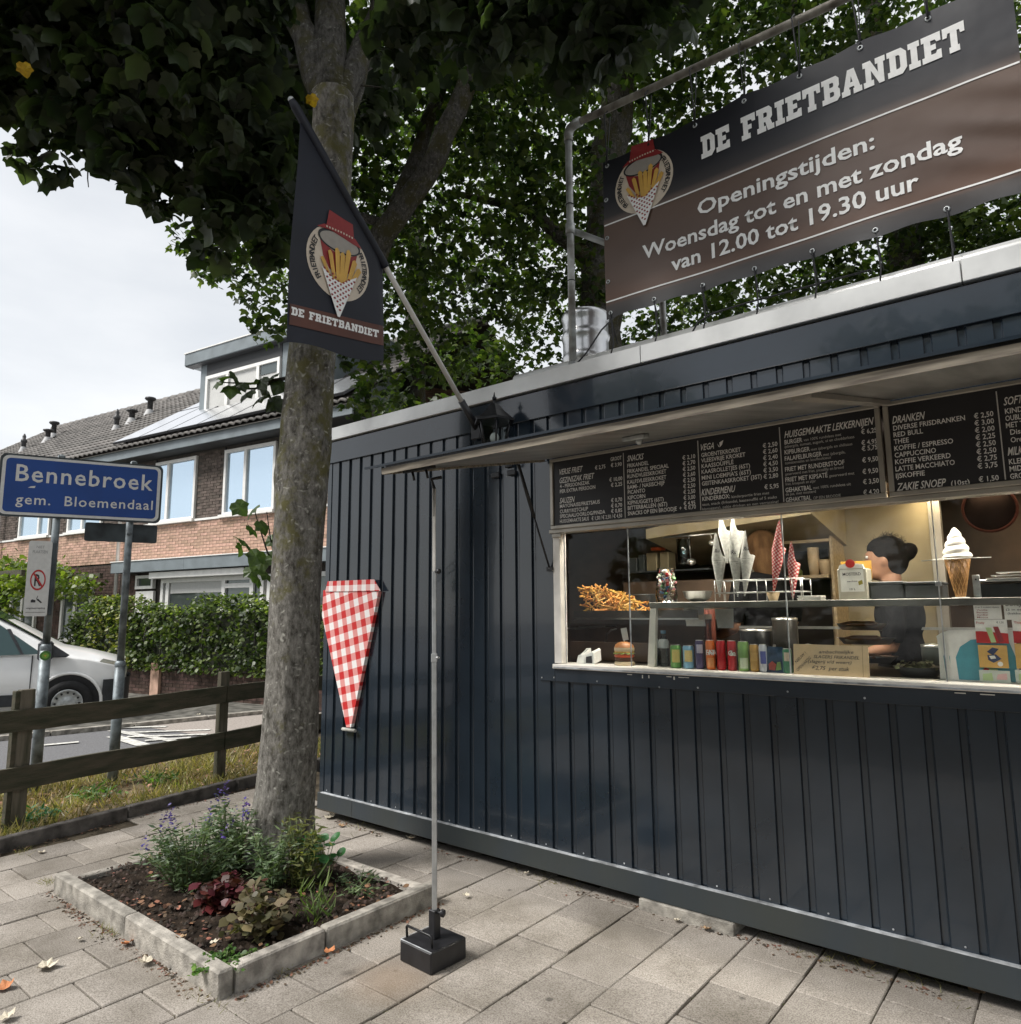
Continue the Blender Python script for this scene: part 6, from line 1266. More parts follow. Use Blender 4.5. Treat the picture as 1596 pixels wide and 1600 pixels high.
o = ob('kerb_litter', scatter_mesh('kerb_litter', OVAL, np.array(P_), frames(len(P_), (-.15, .3), .5), RNG.uniform(.006, .024, len(P_)), M('brown_litter', (.14, .08, .045), .9, island=.7, scale=20, col2=(.06, .035, .02))), None); tag(o, 'brown crumbled leaf litter lying along the kerbs', 'litter', kind='stuff')
# grass on the verge
gm = leafmat('verge_grass', (.27, .26, .1), (.2, .14, .065), .6, .3); P_ = []
while len(P_) < 15000:
    s = random.uniform(-3.5, 3.8); w = random.uniform(.07, 1.85); k = math.sin(s*2.7+w*2)*math.sin(w*4.1-s)+.6*math.sin(s*6+1)*math.sin(w*7)
    if random.random() < .45+.35*k: P_.append(kp(s, w, .02))
P_ = np.array(P_); o = ob('verge_grass', scatter_mesh('verge_grass', BLADE, P_, frames(len(P_), (-2.2, -.15), .8), RNG.uniform(.04, .12, len(P_))*1.2, gm), None); tag(o, 'dry tufted grass of the verge between kerb and street', 'grass', kind='stuff')
P_ = np.array([kp(random.uniform(-3.5, 3.5), random.uniform(.07, 1.7), .045) for _ in range(900)]); o = ob('verge_litter', scatter_mesh('verge_litter', OVAL, P_, frames(900, (-.2, .3), .5), RNG.uniform(.02, .06, 900), M('verge_dry_leaves', (.36, .24, .15), .9, island=.6, scale=20, col2=(.22, .12, .06))), None); tag(o, 'dry brown leaves scattered in the verge grass', 'dry leaves', kind='stuff')
for (px, k) in (((60, 1285), 1), ((150, 1250), 1), ((250, 1225), 1)):
    q = U(px, z=.03); t = thing('broadleaf_weed', 'dark green broadleaf weed at the left end of the verge' if px[0] == 60 else ('green weed clump in the verge in front of the second sign post' if px[0] == 150 else 'pale weed clump in the middle of the verge'), 'weed', tuple(q))
    P_ = RNG.normal(0, 1, (130, 3))*np.array([.09, .09, .02])+np.array([0, 0, .05]); ob('foliage', scatter_mesh('foliage', LANCE, P_, frames(130, (-1, .3), .7), RNG.uniform(.04, .09, 130), m_grn if px[0] > 60 else m_nast), None, t, False, kind='stuff')
# fallen leaves, one by one
fm = [M('fallen_leaf_'+n_, c, .8, var=.2, scale=20) for n_, c in (('cream', (.62, .56, .44)), ('tan', (.42, .28, .16)), ('orange', (.5, .2, .08)), ('brown', (.2, .11, .06)))]
fmesh = [MB().add([(x, y, -z*1.6+.01) for x, y, z in MAPLE[0]], MAPLE[1]).mesh('fallen_leaf', m_) for m_ in fm]
FLV = [((63, 1510), 0, .075, 'cream maple leaf lying on the paving left of the planter'), ((238, 1500), 0, .06, 'pale leaf at the foot of the planter front-left kerb'), ((12, 1543), 2, .06, 'orange leaf on the paving at the left picture edge'), ((5, 1592), 0, .05, 'cream leaf in the lower left corner of the paving'), ((123, 1465), 0, .03, 'tiny pale leaf fragment on the paving beside the planter'), ((205, 1470), 2, .05, 'small orange leaf against the planter kerb joint'), ((512, 1487), 2, .045, 'orange leaf in front of the planter kerb joint on the right side'), ((648, 1308), 0, .06, 'pale leaf near the container below the prop pole'), ((522, 1275), 0, .07, 'cream leaf heap under the left corner of the kiosk'), ((530, 1288), 1, .05, 'tan leaf next to the cream one under the kiosk corner'), ((1053, 1436), 0, .035, 'white scrap of leaf below the concrete support block'), ((1110, 1449), 1, .05, 'tan leaf by the edge of the concrete support block'), ((1350, 1502), 1, .05, 'tan twiggy leaf under the kiosk rail at right'), ((1517, 1547), 1, .06, 'curled tan leaf under the kiosk rail at the lower right'), ((733, 1398), 0, .035, 'pale leaf fragment right of the planter corner'), ((820, 1363), 0, .03, 'small pale fragment beside the brown litter under the rail'), ((390, 1400), 1, .05, 'tan leaf among the salvia stems'), ((280, 1462), 1, .045, 'tan leaf on the planter soil at left'), ((330, 1473), 0, .04, 'cream leaf on the planter soil near the front'), ((70, 1330), 0, .04, 'pale leaf on the paving below the dark kerb'), ((250, 1113), 0, .12, 'pale leaf on the far kerb across the street'), ((310, 1117), 0, .1, 'second pale leaf on the far kerb, further right')]
for (px, k, s, lab) in FLV:
    z = .012 if not (240 < px[0] < 640 and 1390 < px[1] < 1500) else .1
    q = U(px, z=z); o = bpy.data.objects.new('fallen_leaf', fmesh[k]); COL.objects.link(o); o.location = q; o.scale = (s, s, s); o.rotation_euler = (random.uniform(-.25, .25), random.uniform(-.25, .25), random.uniform(0, 6.28)); tag(o, lab, 'leaf', 'fallen leaves')
# trees across the square behind the viewpoint: what the glossy panels and panes mirror
for i, (x, y) in enumerate(((-3, -15), (4, -13.5), (11, -14.5))):
    C__ = [(Vector((x+random.uniform(-2.6, 2.6), y+random.uniform(-1.5, 1.5), random.uniform(1.6, 7.5))), random.uniform(1.0, 1.8)) for _ in range(16)]
    big_tree('roadside_tree', 'roadside tree behind the viewpoint, '+('opposite the street corner', 'opposite the serving window', 'opposite the right end of the kiosk')[i], Vector((x, y, 0)), C__, [([Vector((x, y, -.1)), Vector((x+.1, y, 3)), Vector((x, y, 6))], [.25, .2, .1])], 6500, .34, m_leafB, OVAL, group='trees behind the viewpoint')
# ------------------------------------------------------------------ inside the kiosk
m_wood = M('pale_shelf_wood', (.42, .31, .18), .6, var=.15, scale=6, stretch=(1, 8, 8))
m_kraft = M('kraft_paper', (.68, .51, .32), .8, var=.06, scale=12); m_ink = flat('black_marker_ink', (.02, .02, .03), .6)
m_silver = M('brushed_silver', (.55, .54, .52), .3, .9, var=.12, scale=12)
m_dkgrey = M('dark_grey_crate_plastic', (.07, .075, .08), .5, var=.1, scale=6)
m_clear = glassmat('clear_bag_film', (.86, .87, .87), 2.2)
m_hair = M('dark_hair', (.01, .007, .006), .7, var=.4, scale=40, stretch=(1, 1, 6), bump=.6, spec=.15); m_skin = M('warm_skin', (.34, .17, .1), .55, var=.08, scale=14)
m_hair2 = M('light_brown_hair', (.13, .07, .032), .85, var=.2, scale=6, bump=.5, bscale=90, col2=(.08, .04, .018), stretch=(4, 4, 1), spec=.2); m_tshirt = M('black_work_shirt', (.012, .012, .014), .9, var=.2, scale=20, bump=.3, spec=.1)
ls = thing('unseen_ceiling_lamp', 'warm strip lamp under the kiosk ceiling above the wall panel', 'lamp', (4.3, 1.6, 2.27))
ob('housing', MB().box((3.9, 1.55, 2.262), (4.9, 1.68, 2.296)), m_whitefr, ls); ob('tube', MB().box((3.92, 1.565, 2.25), (4.88, 1.665, 2.26)), emit('warm_lamp_glow', (1, .8, .52), 6), ls)
ls2 = thing('unseen_ceiling_lamp', 'second warm strip lamp further left over the fryer', 'lamp', (2.9, 1.2, 2.27))
ob('housing', MB().box((2.75, 1.15, 2.262), (3.45, 1.25, 2.296)), m_whitefr, ls2); ob('tube', MB().box((2.77, 1.16, 2.25), (3.43, 1.24, 2.26)), emit('dim_warm_lamp_glow', (1, .8, .55), 9), ls2)
for i, x in enumerate((2.5, 3.6, 4.7)):  # unseen strip lamps added to brighten the goods near the glass
    l3 = thing('unseen_ceiling_lamp', ('left', 'middle', 'right')[i]+' added strip lamp brightening the counter case from behind the menu boards', 'lamp', (x, .3, 2.27))
    ob('housing', MB().box((x, .1, 2.262), (x+.8, .3, 2.296)), m_whitefr, l3); ob('tube', MB().box((x+.02, .11, 2.25), (x+.78, .29, 2.26)), emit('added_counter_glow', (1, .92, .8), 13), l3)
# structures at the back
def tri(p, y): q = U(p, y=y); return q
wp0, wp1 = U((1302, 800), y=1.75), U((1458, 905), y=1.75)
wpn = ob('wall_panel', MB().box((wp0.x, 1.74, 1.1), (wp1.x, 1.78, 2.29)), m_inwall, kio); ob('panel_trim', MB().box((wp0.x-.05, 1.72, 1.1), (wp0.x-.005, 1.79, 2.29)), m_wood, kio); ob('panel_trim', MB().box((wp1.x+.004, 1.72, 1.1), (wp1.x+.07, 1.79, 2.29)), m_greyfr, kio)
sw0 = U((1065, 830), y=1.9)
ob('wall_panel', MB().box((2.95, 1.9, 1.45), (3.55, 1.93, 2.1)), m_inwall, kio)
ob('hood', MB().add([(2.35, 1.0, 2.05), (3.5, .95, 2.12), (3.5, 1.9, 1.95), (2.35, 1.9, 1.9), (2.35, 1.0, 2.12), (3.5, .95, 2.25), (3.5, 1.9, 2.25), (2.35, 1.9, 2.1)], [(0, 1, 2, 3), (4, 7, 6, 5), (0, 4, 5, 1), (1, 5, 6, 2)]), m_inwall, kio)
# rear shelves
rs = thing('rear_shelf', 'pale wooden shelf rack with paper cups at the back of the kiosk', 'shelf', (3.8, 1.6, 1.3))
for py in (850, 903, 800):
    a, c = U((1200, py), y=1.5), U((1300, py), y=1.5); ob('board', MB().box((a.x-.12, 1.45, a.z-.012), (c.x-.01, 1.75, a.z+.008)), m_wood, rs)
a = U((1300, 850), y=1.5); ob('side_board', MB().box((a.x-.008, 1.45, 1.3), (a.x+.01, 1.76, 2.25)), m_wood, rs); a = U((1240, 830), y=1.5); ob('divider', MB().box((a.x-.03, 1.47, U((1240, 848), y=1.5).z), (a.x+.02, 1.7, 2.0)), m_wood, rs)
ob('back_board', MB().box((U((1195, 850), y=1.7).x, 1.76, 1.3), (a.x+.3, 1.77, 2.2)), M('dark_shelf_back', (.03, .022, .018), .8, scale=6), rs)
def stack(px, w, n, label, r=.04, h=.09):
    q = U(px, y=1.55); t = thing('cup_stack', label, 'cups', tuple(q))
    for i in range(n): ob('cup', MB().lathe([(r*.75, 0), (r, h), (r*1.05, h), (r*1.05, h-.006), (r*.8, .004), (0, .004)], (q.x, q.y, q.z+i*.018), 18), m_kraft, t)
stack((1272, 899), .04, 6, 'tall stack of kraft paper cups on the lower rear shelf', .036, .1); stack((1291, 899), .04, 2, 'short stack of wide kraft cups beside the tall one', .045, .09)
q = U((1262, 845), y=1.55); tr = thing('paper_tray', 'kraft food tray on the upper rear shelf', 'tray', tuple(q)); ob('tray', MB().box((q.x-.07, q.y-.04, q.z), (q.x+.06, q.y+.05, q.z+.045), .004), m_kraft, tr); ob('tray_lid', MB().box((q.x-.07, q.y-.045, q.z+.046), (q.x+.06, q.y+.055, q.z+.052)), m_kraft, tr)
q = U((1284, 843), y=1.55); tr = thing('food_box', 'small cream box on the upper rear shelf corner', 'box', tuple(q)); ob('box', MB().box((q.x-.025, q.y-.03, q.z), (q.x+.03, q.y+.04, q.z+.035), .003), m_whitefr, tr); ob('lid', MB().box((q.x-.027, q.y-.032, q.z+.036), (q.x+.032, q.y+.042, q.z+.044)), m_wood, tr)
m_bot = [M('bottle_olive', (.15, .17, .05), .3, scale=9), M('bottle_amber', (.22, .12, .05), .3, scale=9), M('bottle_pale', (.4, .38, .3), .4, scale=9)]
for i, (px, h, lab) in enumerate(((1190, .09, 'green sauce bottle on the lower rear shelf'), (1203, .07, 'pale jar right of the green bottle'), (1180, .08, 'amber bottle left of the green bottle'), (1248, .06, 'amber tub under the red checked cones'))):
    q = U((px, 900), y=1.5); t = thing('sauce_bottle', lab, 'bottle', tuple(q)); ob('bottle_body', MB().lathe([(0, 0), (.022, 0), (.022, h*.6), (.01, h*.8), (.01, h)], q, 12), m_bot[i % 3 if i else 0], t); ob('cap', MB().lathe([(.012, h), (.012, h+.014), (0, h+.014)], q, 10), m_black, t)
# fryer line with the heap of friet
fy = thing('frying_unit', 'steel frying counter with a warming tray at the left of the window', 'fryer', (2.6, .5, 1.2))
y0 = .42; ty = U((930, 953), y=y0).z
ob('counter', MB().box((2.12, y0+.0, .2), (3.2, 1.2, ty-.28)), m_indark, fy); ob('tray_front', MB().box((2.12, y0-.02, ty-.05), (2.98, y0, ty-.004)), M('dark_steel_tray', (.06, .055, .05), .35, .8, scale=6), fy)
ob('tray', MB().box((2.12, y0, ty-.06), (2.98, 1.05, ty-.03)), m_silver, fy); ob('warmer_rear', MB().box((2.12, 1.06, ty-.1), (3.0, 1.1, ty+.2)), m_indark, fy)
ob('basin_front', MB().box((2.12, .36, 1.24), (3.05, .4, ty-.2)), m_indark, fy)
for px in ((890, 982), (912, 980), (935, 979)):
    q = U(px, y=.45); ob('sauce_lid', MB().box((q.x-.045, .45, q.z-.003), (q.x+.05, .6, q.z+.006), .002), m_silver, fy)
q = U((948, 985), y=.5); ob('tap', MB().tube([U((946, 1005), y=.5), U((948, 990), y=.5), U((955, 984), y=.5), U((963, 982), y=.5)], .006, 8), m_silver, fy)
m_fr = M('golden_fries', (.62, .33, .07), .55, var=.2, scale=10, island=.35, col2=(.42, .19, .035))
hp_ = tag(ob('friet_heap', MB(), m_fr), 'heap of golden friet piled on the warming tray in the window', 'fries', kind='stuff')
b = MB()
for i in range(560):
    px = random.triangular(872, 996, 915); topy = 925+max(0, (px-945))*.42+max(0, 885-px)*.4; y = random.uniform(.45, .95)
    q0 = U((px, 952), y=y0); x = q0.x+random.gauss(0, .01)+(y-.42)*-.3; zt = U((px, topy), y=y0).z; z = ty-.03+(zt-ty+.03)*random.random()**.6*(1.25-(y-.4)*.4)
    if x < 2.14: continue
    d_ = Vector((random.uniform(-1, 1), random.uniform(-1, 1), random.uniform(-.35, .75))).normalized(); o_ = d_.orthogonal().normalized(); b.obox((x, y, z), (d_, o_, d_.cross(o_)), (random.uniform(.025, .045), .0045, .0045))
hp_.data = b.mesh('friet_heap', m_fr)
# display shelf (upper deck of the counter case)
YS = .1; zs = U((1100, 944), y=YS).z
cs = thing('display_case', 'glass fronted counter case whose grey shelf runs along the serving window', 'display case', (3.0, YS, 1.24))
xl = U((1014, 944), y=YS).x; m_shelf = M('scratched_grey_shelf', (.2, .195, .18), .4, .6, var=.15, scale=6)
ob('shelf', MB().box((xl, YS, zs-.018), (5.6, YS+.42, zs+.014), .002), m_shelf, cs)
ob('support', MB().add([(xl-.012, YS-.02, 1.237), (xl+.03, YS-.02, 1.237), (xl+.04, YS, zs-.019), (xl+.005, YS, zs-.019), (xl-.012, YS+.01, 1.237), (xl+.03, YS+.01, 1.237), (xl+.04, YS+.03, zs-.019), (xl+.005, YS+.03, zs-.019)], [(0, 1, 2, 3), (4, 7, 6, 5), (0, 3, 7, 4), (1, 5, 6, 2)]), m_whitefr, cs)
ob('deck', MB().box((2.3, .165, 1.2), (5.8, 1.3, 1.232)), M('dark_counter_deck', (.04, .035, .03), .4, .3, scale=5), cs)
ob('rear_shelf_bar', MB().box((xl+.2, .9, 1.43), (5.4, .92, 1.445)), m_silver, cs)
# notes taped under the shelf, brown cloth
for i, (p, lab) in enumerate((((1068, 1100, 950, 978), 'left blank white note hanging below the case shelf'), ((1116, 1147, 951, 981), 'right blank white note hanging below the case shelf'))):
    q0 = U((p[0], p[2]), y=.5); q1 = U((p[1], p[3]), y=.5); t = ob('paper_note', MB().add([(q0.x, .5, q0.z), (q1.x, .5, q0.z), (q1.x+.015*(1-i), .485, q1.z), (q0.x+.02, .485, q1.z), (q0.x, .501, q0.z), (q1.x, .501, q0.z), (q1.x+.015*(1-i), .486, q1.z), (q0.x+.02, .486, q1.z)], [(0, 3, 2, 1), (4, 5, 6, 7)]), m_print); tag(t, lab, 'note')
q0, q1 = U((1099, 952), y=.62), U((1118, 1005), y=.62); t = thing('cloth', 'rust brown cloth hanging between the two white notes', 'cloth', (q0.x, .62, q0.z)); b = MB(); n = 10; V = []
for i in range(n+1): x = q0.x+(q1.x-q0.x)*i/n; V += [(x, .62+.012*math.sin(i*1.5), q0.z), (x, .62+.02*math.sin(i*1.5), q1.z)]
ob('drape', b.add(V, [(2*i, 2*i+1, 2*i+3, 2*i+2) for i in range(n)], True), M('rust_cloth', (.2, .05, .03), .8, scale=9), t)
# cans
SILL = 1.2365; m_lid = m_silver
def can(px, pb, pt, w, c1, c2, label, word=None, band=None, wc=None, cat='can', name='drink_can'):
    y = .095; q = U((px, pb), y=y); top = U((px, pt), y=y).z; r = w/F*(q-CAM).dot(CF)/2; z0 = SILL; h = top-z0
    t = thing(name, label, cat, (q.x, y, z0)); mm = M('can_print', c1, .28, .05, var=.05, scale=30, coat=.3); m2_ = M('can_print_accent', c2, .3, .05, var=.05, scale=30, coat=.3)
    ob('can_body', MB().lathe([(0, 0), (r*.82, 0), (r, h*.05), (r, h*.92), (r*.86, h*.985)], (0, 0, 0), 28), mm, t, False)
    ob('lid', MB().lathe([(r*.86, h*.985), (r*.88, h), (r*.8, h*.99), (0, h*.985)], (0, 0, 0), 24), m_lid, t, False)
    ob('pull_tab', MB().box((-r*.2, -r*.4, h*.986), (r*.2, r*.1, h*.998)), m_lid, t, False)
    v = CAM-Vector((q.x, y, 0)); va_ = math.atan2(v.y, v.x)
    z0_, z1_ = band or (.3, .62); n = 14; half = .75
    P = [(1.02*r*math.cos(va_-half+2*half*i/n), 1.02*r*math.sin(va_-half+2*half*i/n), h*z) for i in range(n+1) for z in (z0_, z1_)]
    ob('print_patch', MB().add(P, [(2*i, 2*i+2, 2*i+3, 2*i+1) for i in range(n)], True), m2_, t, False)
    if word:
        mt = wc or m_print; s_ = h*.17; up = Vector((0, 0, 1)); k = len(word)
        for i, ch in enumerate(word):
            a = va_+(i-(k-1)/2)*.36; c = Vector((1.05*r*math.cos(a), 1.05*r*math.sin(a), h*.5)); ux = Vector((-math.sin(a), math.cos(a), 0)); me = text_mesh(ch, 'lettering', mt, c-ux*s_*.3, ux, up, s_, None, .02); ob('lettering', me, None, t, False)
    return t
m_inkb = flat('blue_can_print', (.02, .03, .16), .4); m_inkw = m_print
CANS = [(1056.4, 1038.7, 1007, 17, (.1, .3, .05), (.75, .6, .18), 'green and yellow drink can, the first right of the water bottles', None, (.25, .8)),
 (1076, 1039.5, 1008, 17, (.2, .42, .62), (.78, .62, .25), 'blue and yellow drink can, second of the row', None, (.3, .8)),
 (1094, 1043, 999.5, 13.5, (.05, .035, .12), (.5, .48, .6), 'slim dark purple drink can', None, (.55, .85)),
 (1110.9, 1043.5, 999.5, 14.5, (.72, .16, .02), (.76, .3, .1), 'slim orange soft drink can lettered in white and blue', 'FANTA', (.1, .4)),
 (1127.7, 1044.5, 1000, 14, (.48, .012, .02), (.52, .03, .04), 'plain deep red drink can, left of the two red ones', None, (.1, .3)),
 (1144.4, 1046, 1000.5, 14, (.5, .012, .02), (.5, .015, .025), 'red drink can with white script lettering, right of the two red ones', 'Cola', (.1, .3)),
 (1162.6, 1047.5, 1001.5, 17, (.2, .38, .1), (.6, .68, .5), 'tall pale green drink can with a dark figure', None, (.1, .45)),
 (1179.3, 1048, 1006, 13.5, (.5, .28, .06), (.6, .36, .1), 'slim gold drink can', None, (.4, .7)),
 (1193, 1049, 1006, 12, (.6, .62, .7), (.1, .12, .4), 'slim white and blue drink can', None, (.3, .75)),
 (1231, 1051, 1013, 14, (.05, .22, .12), (.62, .5, .4), 'short green juice can left of the kraft sign', None, (.5, .85))]
for c in CANS: can(c[0], c[1], c[2], c[3], c[4], c[5], c[6], c[7], c[8])
# foil pouch
q = U((1211.5, 1050), y=.1); t = thing('drink_pouch', 'dark blue foil drink pouch with fruit print', 'pouch', (q.x, .1, SILL)); zt_ = U((1211, 1007), y=.1).z-SILL
b = MB().add([(-.042, -.014, 0), (.042, -.014, 0), (.047, -.006, zt_*.5), (.04, 0, zt_*.93), (-.04, 0, zt_*.93), (-.047, -.006, zt_*.5), (-.042, .014, 0), (.042, .014, 0), (.04, .004, zt_*.93), (-.04, .004, zt_*.93)], [(0, 1, 2, 5), (5, 2, 3, 4), (6, 9, 8, 7), (0, 6, 7, 1), (1, 7, 8, 3, 2), (0, 5, 4, 9, 6), (3, 8, 9, 4)])
ob('pouch_body', b, M('dark_foil', (.05, .09, .16), .25, .5, var=.3, scale=30), t, False); ob('pouch_spout', MB().lathe([(.008, 0), (.008, .01), (0, .012)], (0, .002, zt_*.93), 10), m_silver, t, False)
ob('printed_fruit', MB().poly([(-.026, -.0165, zt_*.1), (.002, -.0165, zt_*.08), (.01, -.016, zt_*.3), (-.01, -.0145, zt_*.42), (-.028, -.0155, zt_*.3)]), M('fruit_print_red', (.4, .06, .04), .4, scale=40), t, False); ob('printed_fruit', MB().poly([(.006, -.0165, zt_*.08), (.034, -.0165, zt_*.12), (.03, -.015, zt_*.4), (.014, -.0145, zt_*.38)]), M('fruit_print_green', (.2, .35, .08), .4, scale=40), t, False)
# water bottles
m_pet = glassmat('clear_bottle', (.75, .86, .9), 2)
for i, (px, lab) in enumerate(((1023, 'left clear water bottle with white label behind the case glass'), (1038, 'right clear water bottle with white label behind the case glass'))):
    q = U((px, 1040), y=.16); t = thing('water_bottle', lab, 'bottle', (q.x, .16, SILL)); ob('bottle_body', MB().lathe([(0, 0), (.027, 0), (.029, .01), (.026, .05), (.029, .06), (.029, .11), (.026, .13), (.012, .17), (.012, .185)], (0, 0, 0), 20), m_pet, t, False)
    ob('label', MB().lathe([(.0295, .1), (.0295, .135), (.022, .15)], (0, 0, 0), 20), flat('white_bottle_label', (.6, .64, .66), .5), t, False); ob('cap', MB().lathe([(.0145, .18), (.0145, .197), (0, .197)], (0, 0, 0), 14), flat('blue_cap', (.15, .3, .45), .5), t, False)
# model burger
q = U((976, 1038), y=.11); t = thing('model_burger', 'oversized model hamburger on the sill with a menu card stuck in its bun', 'model burger', (q.x, .11, SILL)); r = .058
m_bun = M('toasted_bun', (.42, .17, .05), .45, var=.2, scale=9); m_bunp = M('pale_bun', (.62, .5, .33), .5, scale=9)
ob('lower_bun', MB().lathe([(0, 0), (r*.95, 0), (r, .006), (r, .016), (r*.93, .021), (0, .021)], (0, 0, 0), 28), m_bunp, t, False); ob('meat', MB().lathe([(0, .026), (r*.9, .026), (r*.96, .034), (r*.9, .046), (0, .046)], (0, 0, 0), 24), M('brown_patty', (.07, .025, .012), .5, scale=20), t, False)
ob('tomato', MB().lathe([(0, .046), (r*.94, .046), (r*1.0, .052), (r*.94, .062), (0, .062)], (0, 0, 0), 24), M('tomato_red', (.5, .07, .02), .4, scale=20), t, False)
b = MB(); V = []; n = 48
for i in range(n): a = 2*math.pi*i/n; V += [((r*.9)*math.cos(a), (r*.9)*math.sin(a), .07), ((r*1.05+.003*math.sin(a*9))*math.cos(a), (r*1.05+.003*math.sin(a*9))*math.sin(a), .066+.004*math.sin(a*11))]
ob('lettuce', b.add(V, [(2*i, 2*i+1, (2*i+3) % (2*n), (2*i+2) % (2*n)) for i in range(n)], True), M('lettuce', (.35, .42, .12), .5, scale=20), t, False)
ob('cheese', MB().lathe([(0, .072), (r*.96, .072), (r*.96, .077), (0, .078)], (0, 0, 0), 24), M('cheese', (.62, .35, .06), .5, scale=20), t, False)
ob('upper_bun', MB().lathe([(0, .079), (r*.96, .079), (r*1.0, .09), (r*.98, .1)], (0, 0, 0), 28), m_bunp, t, False); ob('bun_crown', MB().lathe([(r*.98, .1), (r*.86, .116), (r*.6, .127), (r*.3, .132), (0, .133)], (0, 0, 0), 28), m_bun, t, False)
ob('menu_card', MB().obox((.006, 0, .175), (Vector((1, .1, .2)), Vector((-.1, 1, 0)), (-.2, 0, 1)), (.018, .0008, .035)), flat('grey_card', (.45, .45, .42), .5), t, False); ob('card_clip', MB().tube([(0, 0, .13), (.002, 0, .145)], .004, 8), m_silver, t, False)
# white dispenser
q = U((920, 1034), y=.11); t = thing('card_dispenser', 'white angular plastic dispenser with black slots at the left end of the sill', 'dispenser', (q.x, .11, SILL))
m_wpl = flat('white_plastic', (.72, .73, .71), .35); b = MB().add([(-.062, -.04, 0), (-.005, -.045, 0), (-.005, .05, 0), (-.06, .05, 0), (-.055, -.03, .045), (-.008, -.03, .05), (-.012, .045, .088), (-.045, .045, .085)], [(0, 1, 5, 4), (4, 5, 6, 7), (1, 2, 6, 5), (0, 4, 7, 3), (3, 7, 6, 2)])
ob('dispenser_body', b, m_wpl, t, False); ob('scanner_hood', MB().prism([(.0, -.045, 0), (.066, -.045, 0), (.058, -.038, .062), (.044, -.03, .07), (.002, -.03, .052)], (0, .08, .02)), m_wpl, t, False)
ob('hood_mouth', MB().poly([(.008, -.0462, .006), (.054, -.0462, .006), (.047, -.0402, .048), (.008, -.0402, .042)]), m_black, t, False)
for i in range(3): ob('slot', MB().poly([(-.052+.015*i, -.024, .0495), (-.046+.015*i, -.024, .0495), (-.038+.012*i, .035, .0825), (-.043+.012*i, .035, .0825)]), m_black, t, False)
# on the shelf: sweets bag, bowl, cone rack, cones
ZH = zs+.015
q = U((1042, 936), y=.3); zt_ = U((1042, 884), y=.3).z-ZH; t = thing('sweets_bag', 'clear bag filled with colourful sweets standing on the case shelf', 'bag', (q.x, .3, ZH))
pr = [(0, 0), (.055, 0), (.066, .04), (.06, .1), (.052, .14), (.05, zt_-.01)]; ob('film', MB().lathe(pr, (0, 0, 0), 14), m_clear, t, False)
m_sw = [flat('sweet_'+n_, c, .4) for n_, c in (('red', (.5, .03, .04)), ('white', (.7, .68, .62)), ('pink', (.6, .25, .28)), ('green', (.15, .35, .12)), ('tan', (.45, .3, .16)), ('blue', (.1, .2, .4)))]
for i in range(95):
    z = random.uniform(.01, zt_-.03); rr_ = random.uniform(0, .052); a = random.uniform(0, 6.28); c = Vector((rr_*math.cos(a), rr_*math.sin(a), z)); d_ = Vector((random.gauss(0, 1), random.gauss(0, 1), random.gauss(0, 1))).normalized(); o_ = d_.orthogonal()
    ob('sweet', MB().obox(c, (d_, o_, d_.cross(o_)), (.013, .008, .006), .003), m_sw[random.choice((0, 1, 1, 1, 2, 3, 4, 5))], t, False)
q = U((1090, 937), y=.3); t = thing('steel_bowl', 'shiny round steel bowl on the shelf beside the sweets bag', 'bowl', (q.x, .3, ZH)); r = .082
ob('bowl', MB().lathe([(0, 0), (r*.5, .002), (r*.85, .025), (r, .06), (r*1.03, .061), (r*.96, .06), (r*.8, .028), (r*.5, .01), (0, .006)], (0, 0, 0), 32), m_steel, t, False); ob('bowl_foot', MB().lathe([(r*.45, -.0005), (r*.5, .003)], (0, 0, 0), 24), m_silver, t, False)
# wire rack
yf = .16; xa_, xb_ = U((1117, 930), y=yf).x, U((1254, 930), y=yf).x; zt_ = U((1130, 907), y=yf).z; zm = U((1130, 926), y=yf).z
t = thing('wire_cone_rack', 'chrome wire rack on the shelf holding the paper cones', 'rack', (xa_, yf, ZH)); b = MB()
for z in (zt_, zm):
    for yy in (yf, yf+.14): b.tube([(xa_, yy, z), (xb_, yy, z)], .0025, 6)
    for x in (xa_, xb_): b.tube([(x, yf, z), (x, yf+.14, z)], .0025, 6)
ob('wires', b, m_steel, t)
for x in (xa_, xa_+.05, (xa_+xb_)/2, xb_-.05, xb_):
    for yy in (yf, yf+.14): ob('leg', MB().tube([(x, yy, ZH), (x, yy, zt_)], .0025, 6), m_steel, t)
m_news = M('newsprint_paper', (.5, .5, .48), .8, var=.1, scale=60, col2=(.36, .36, .35)); m_rchk = None
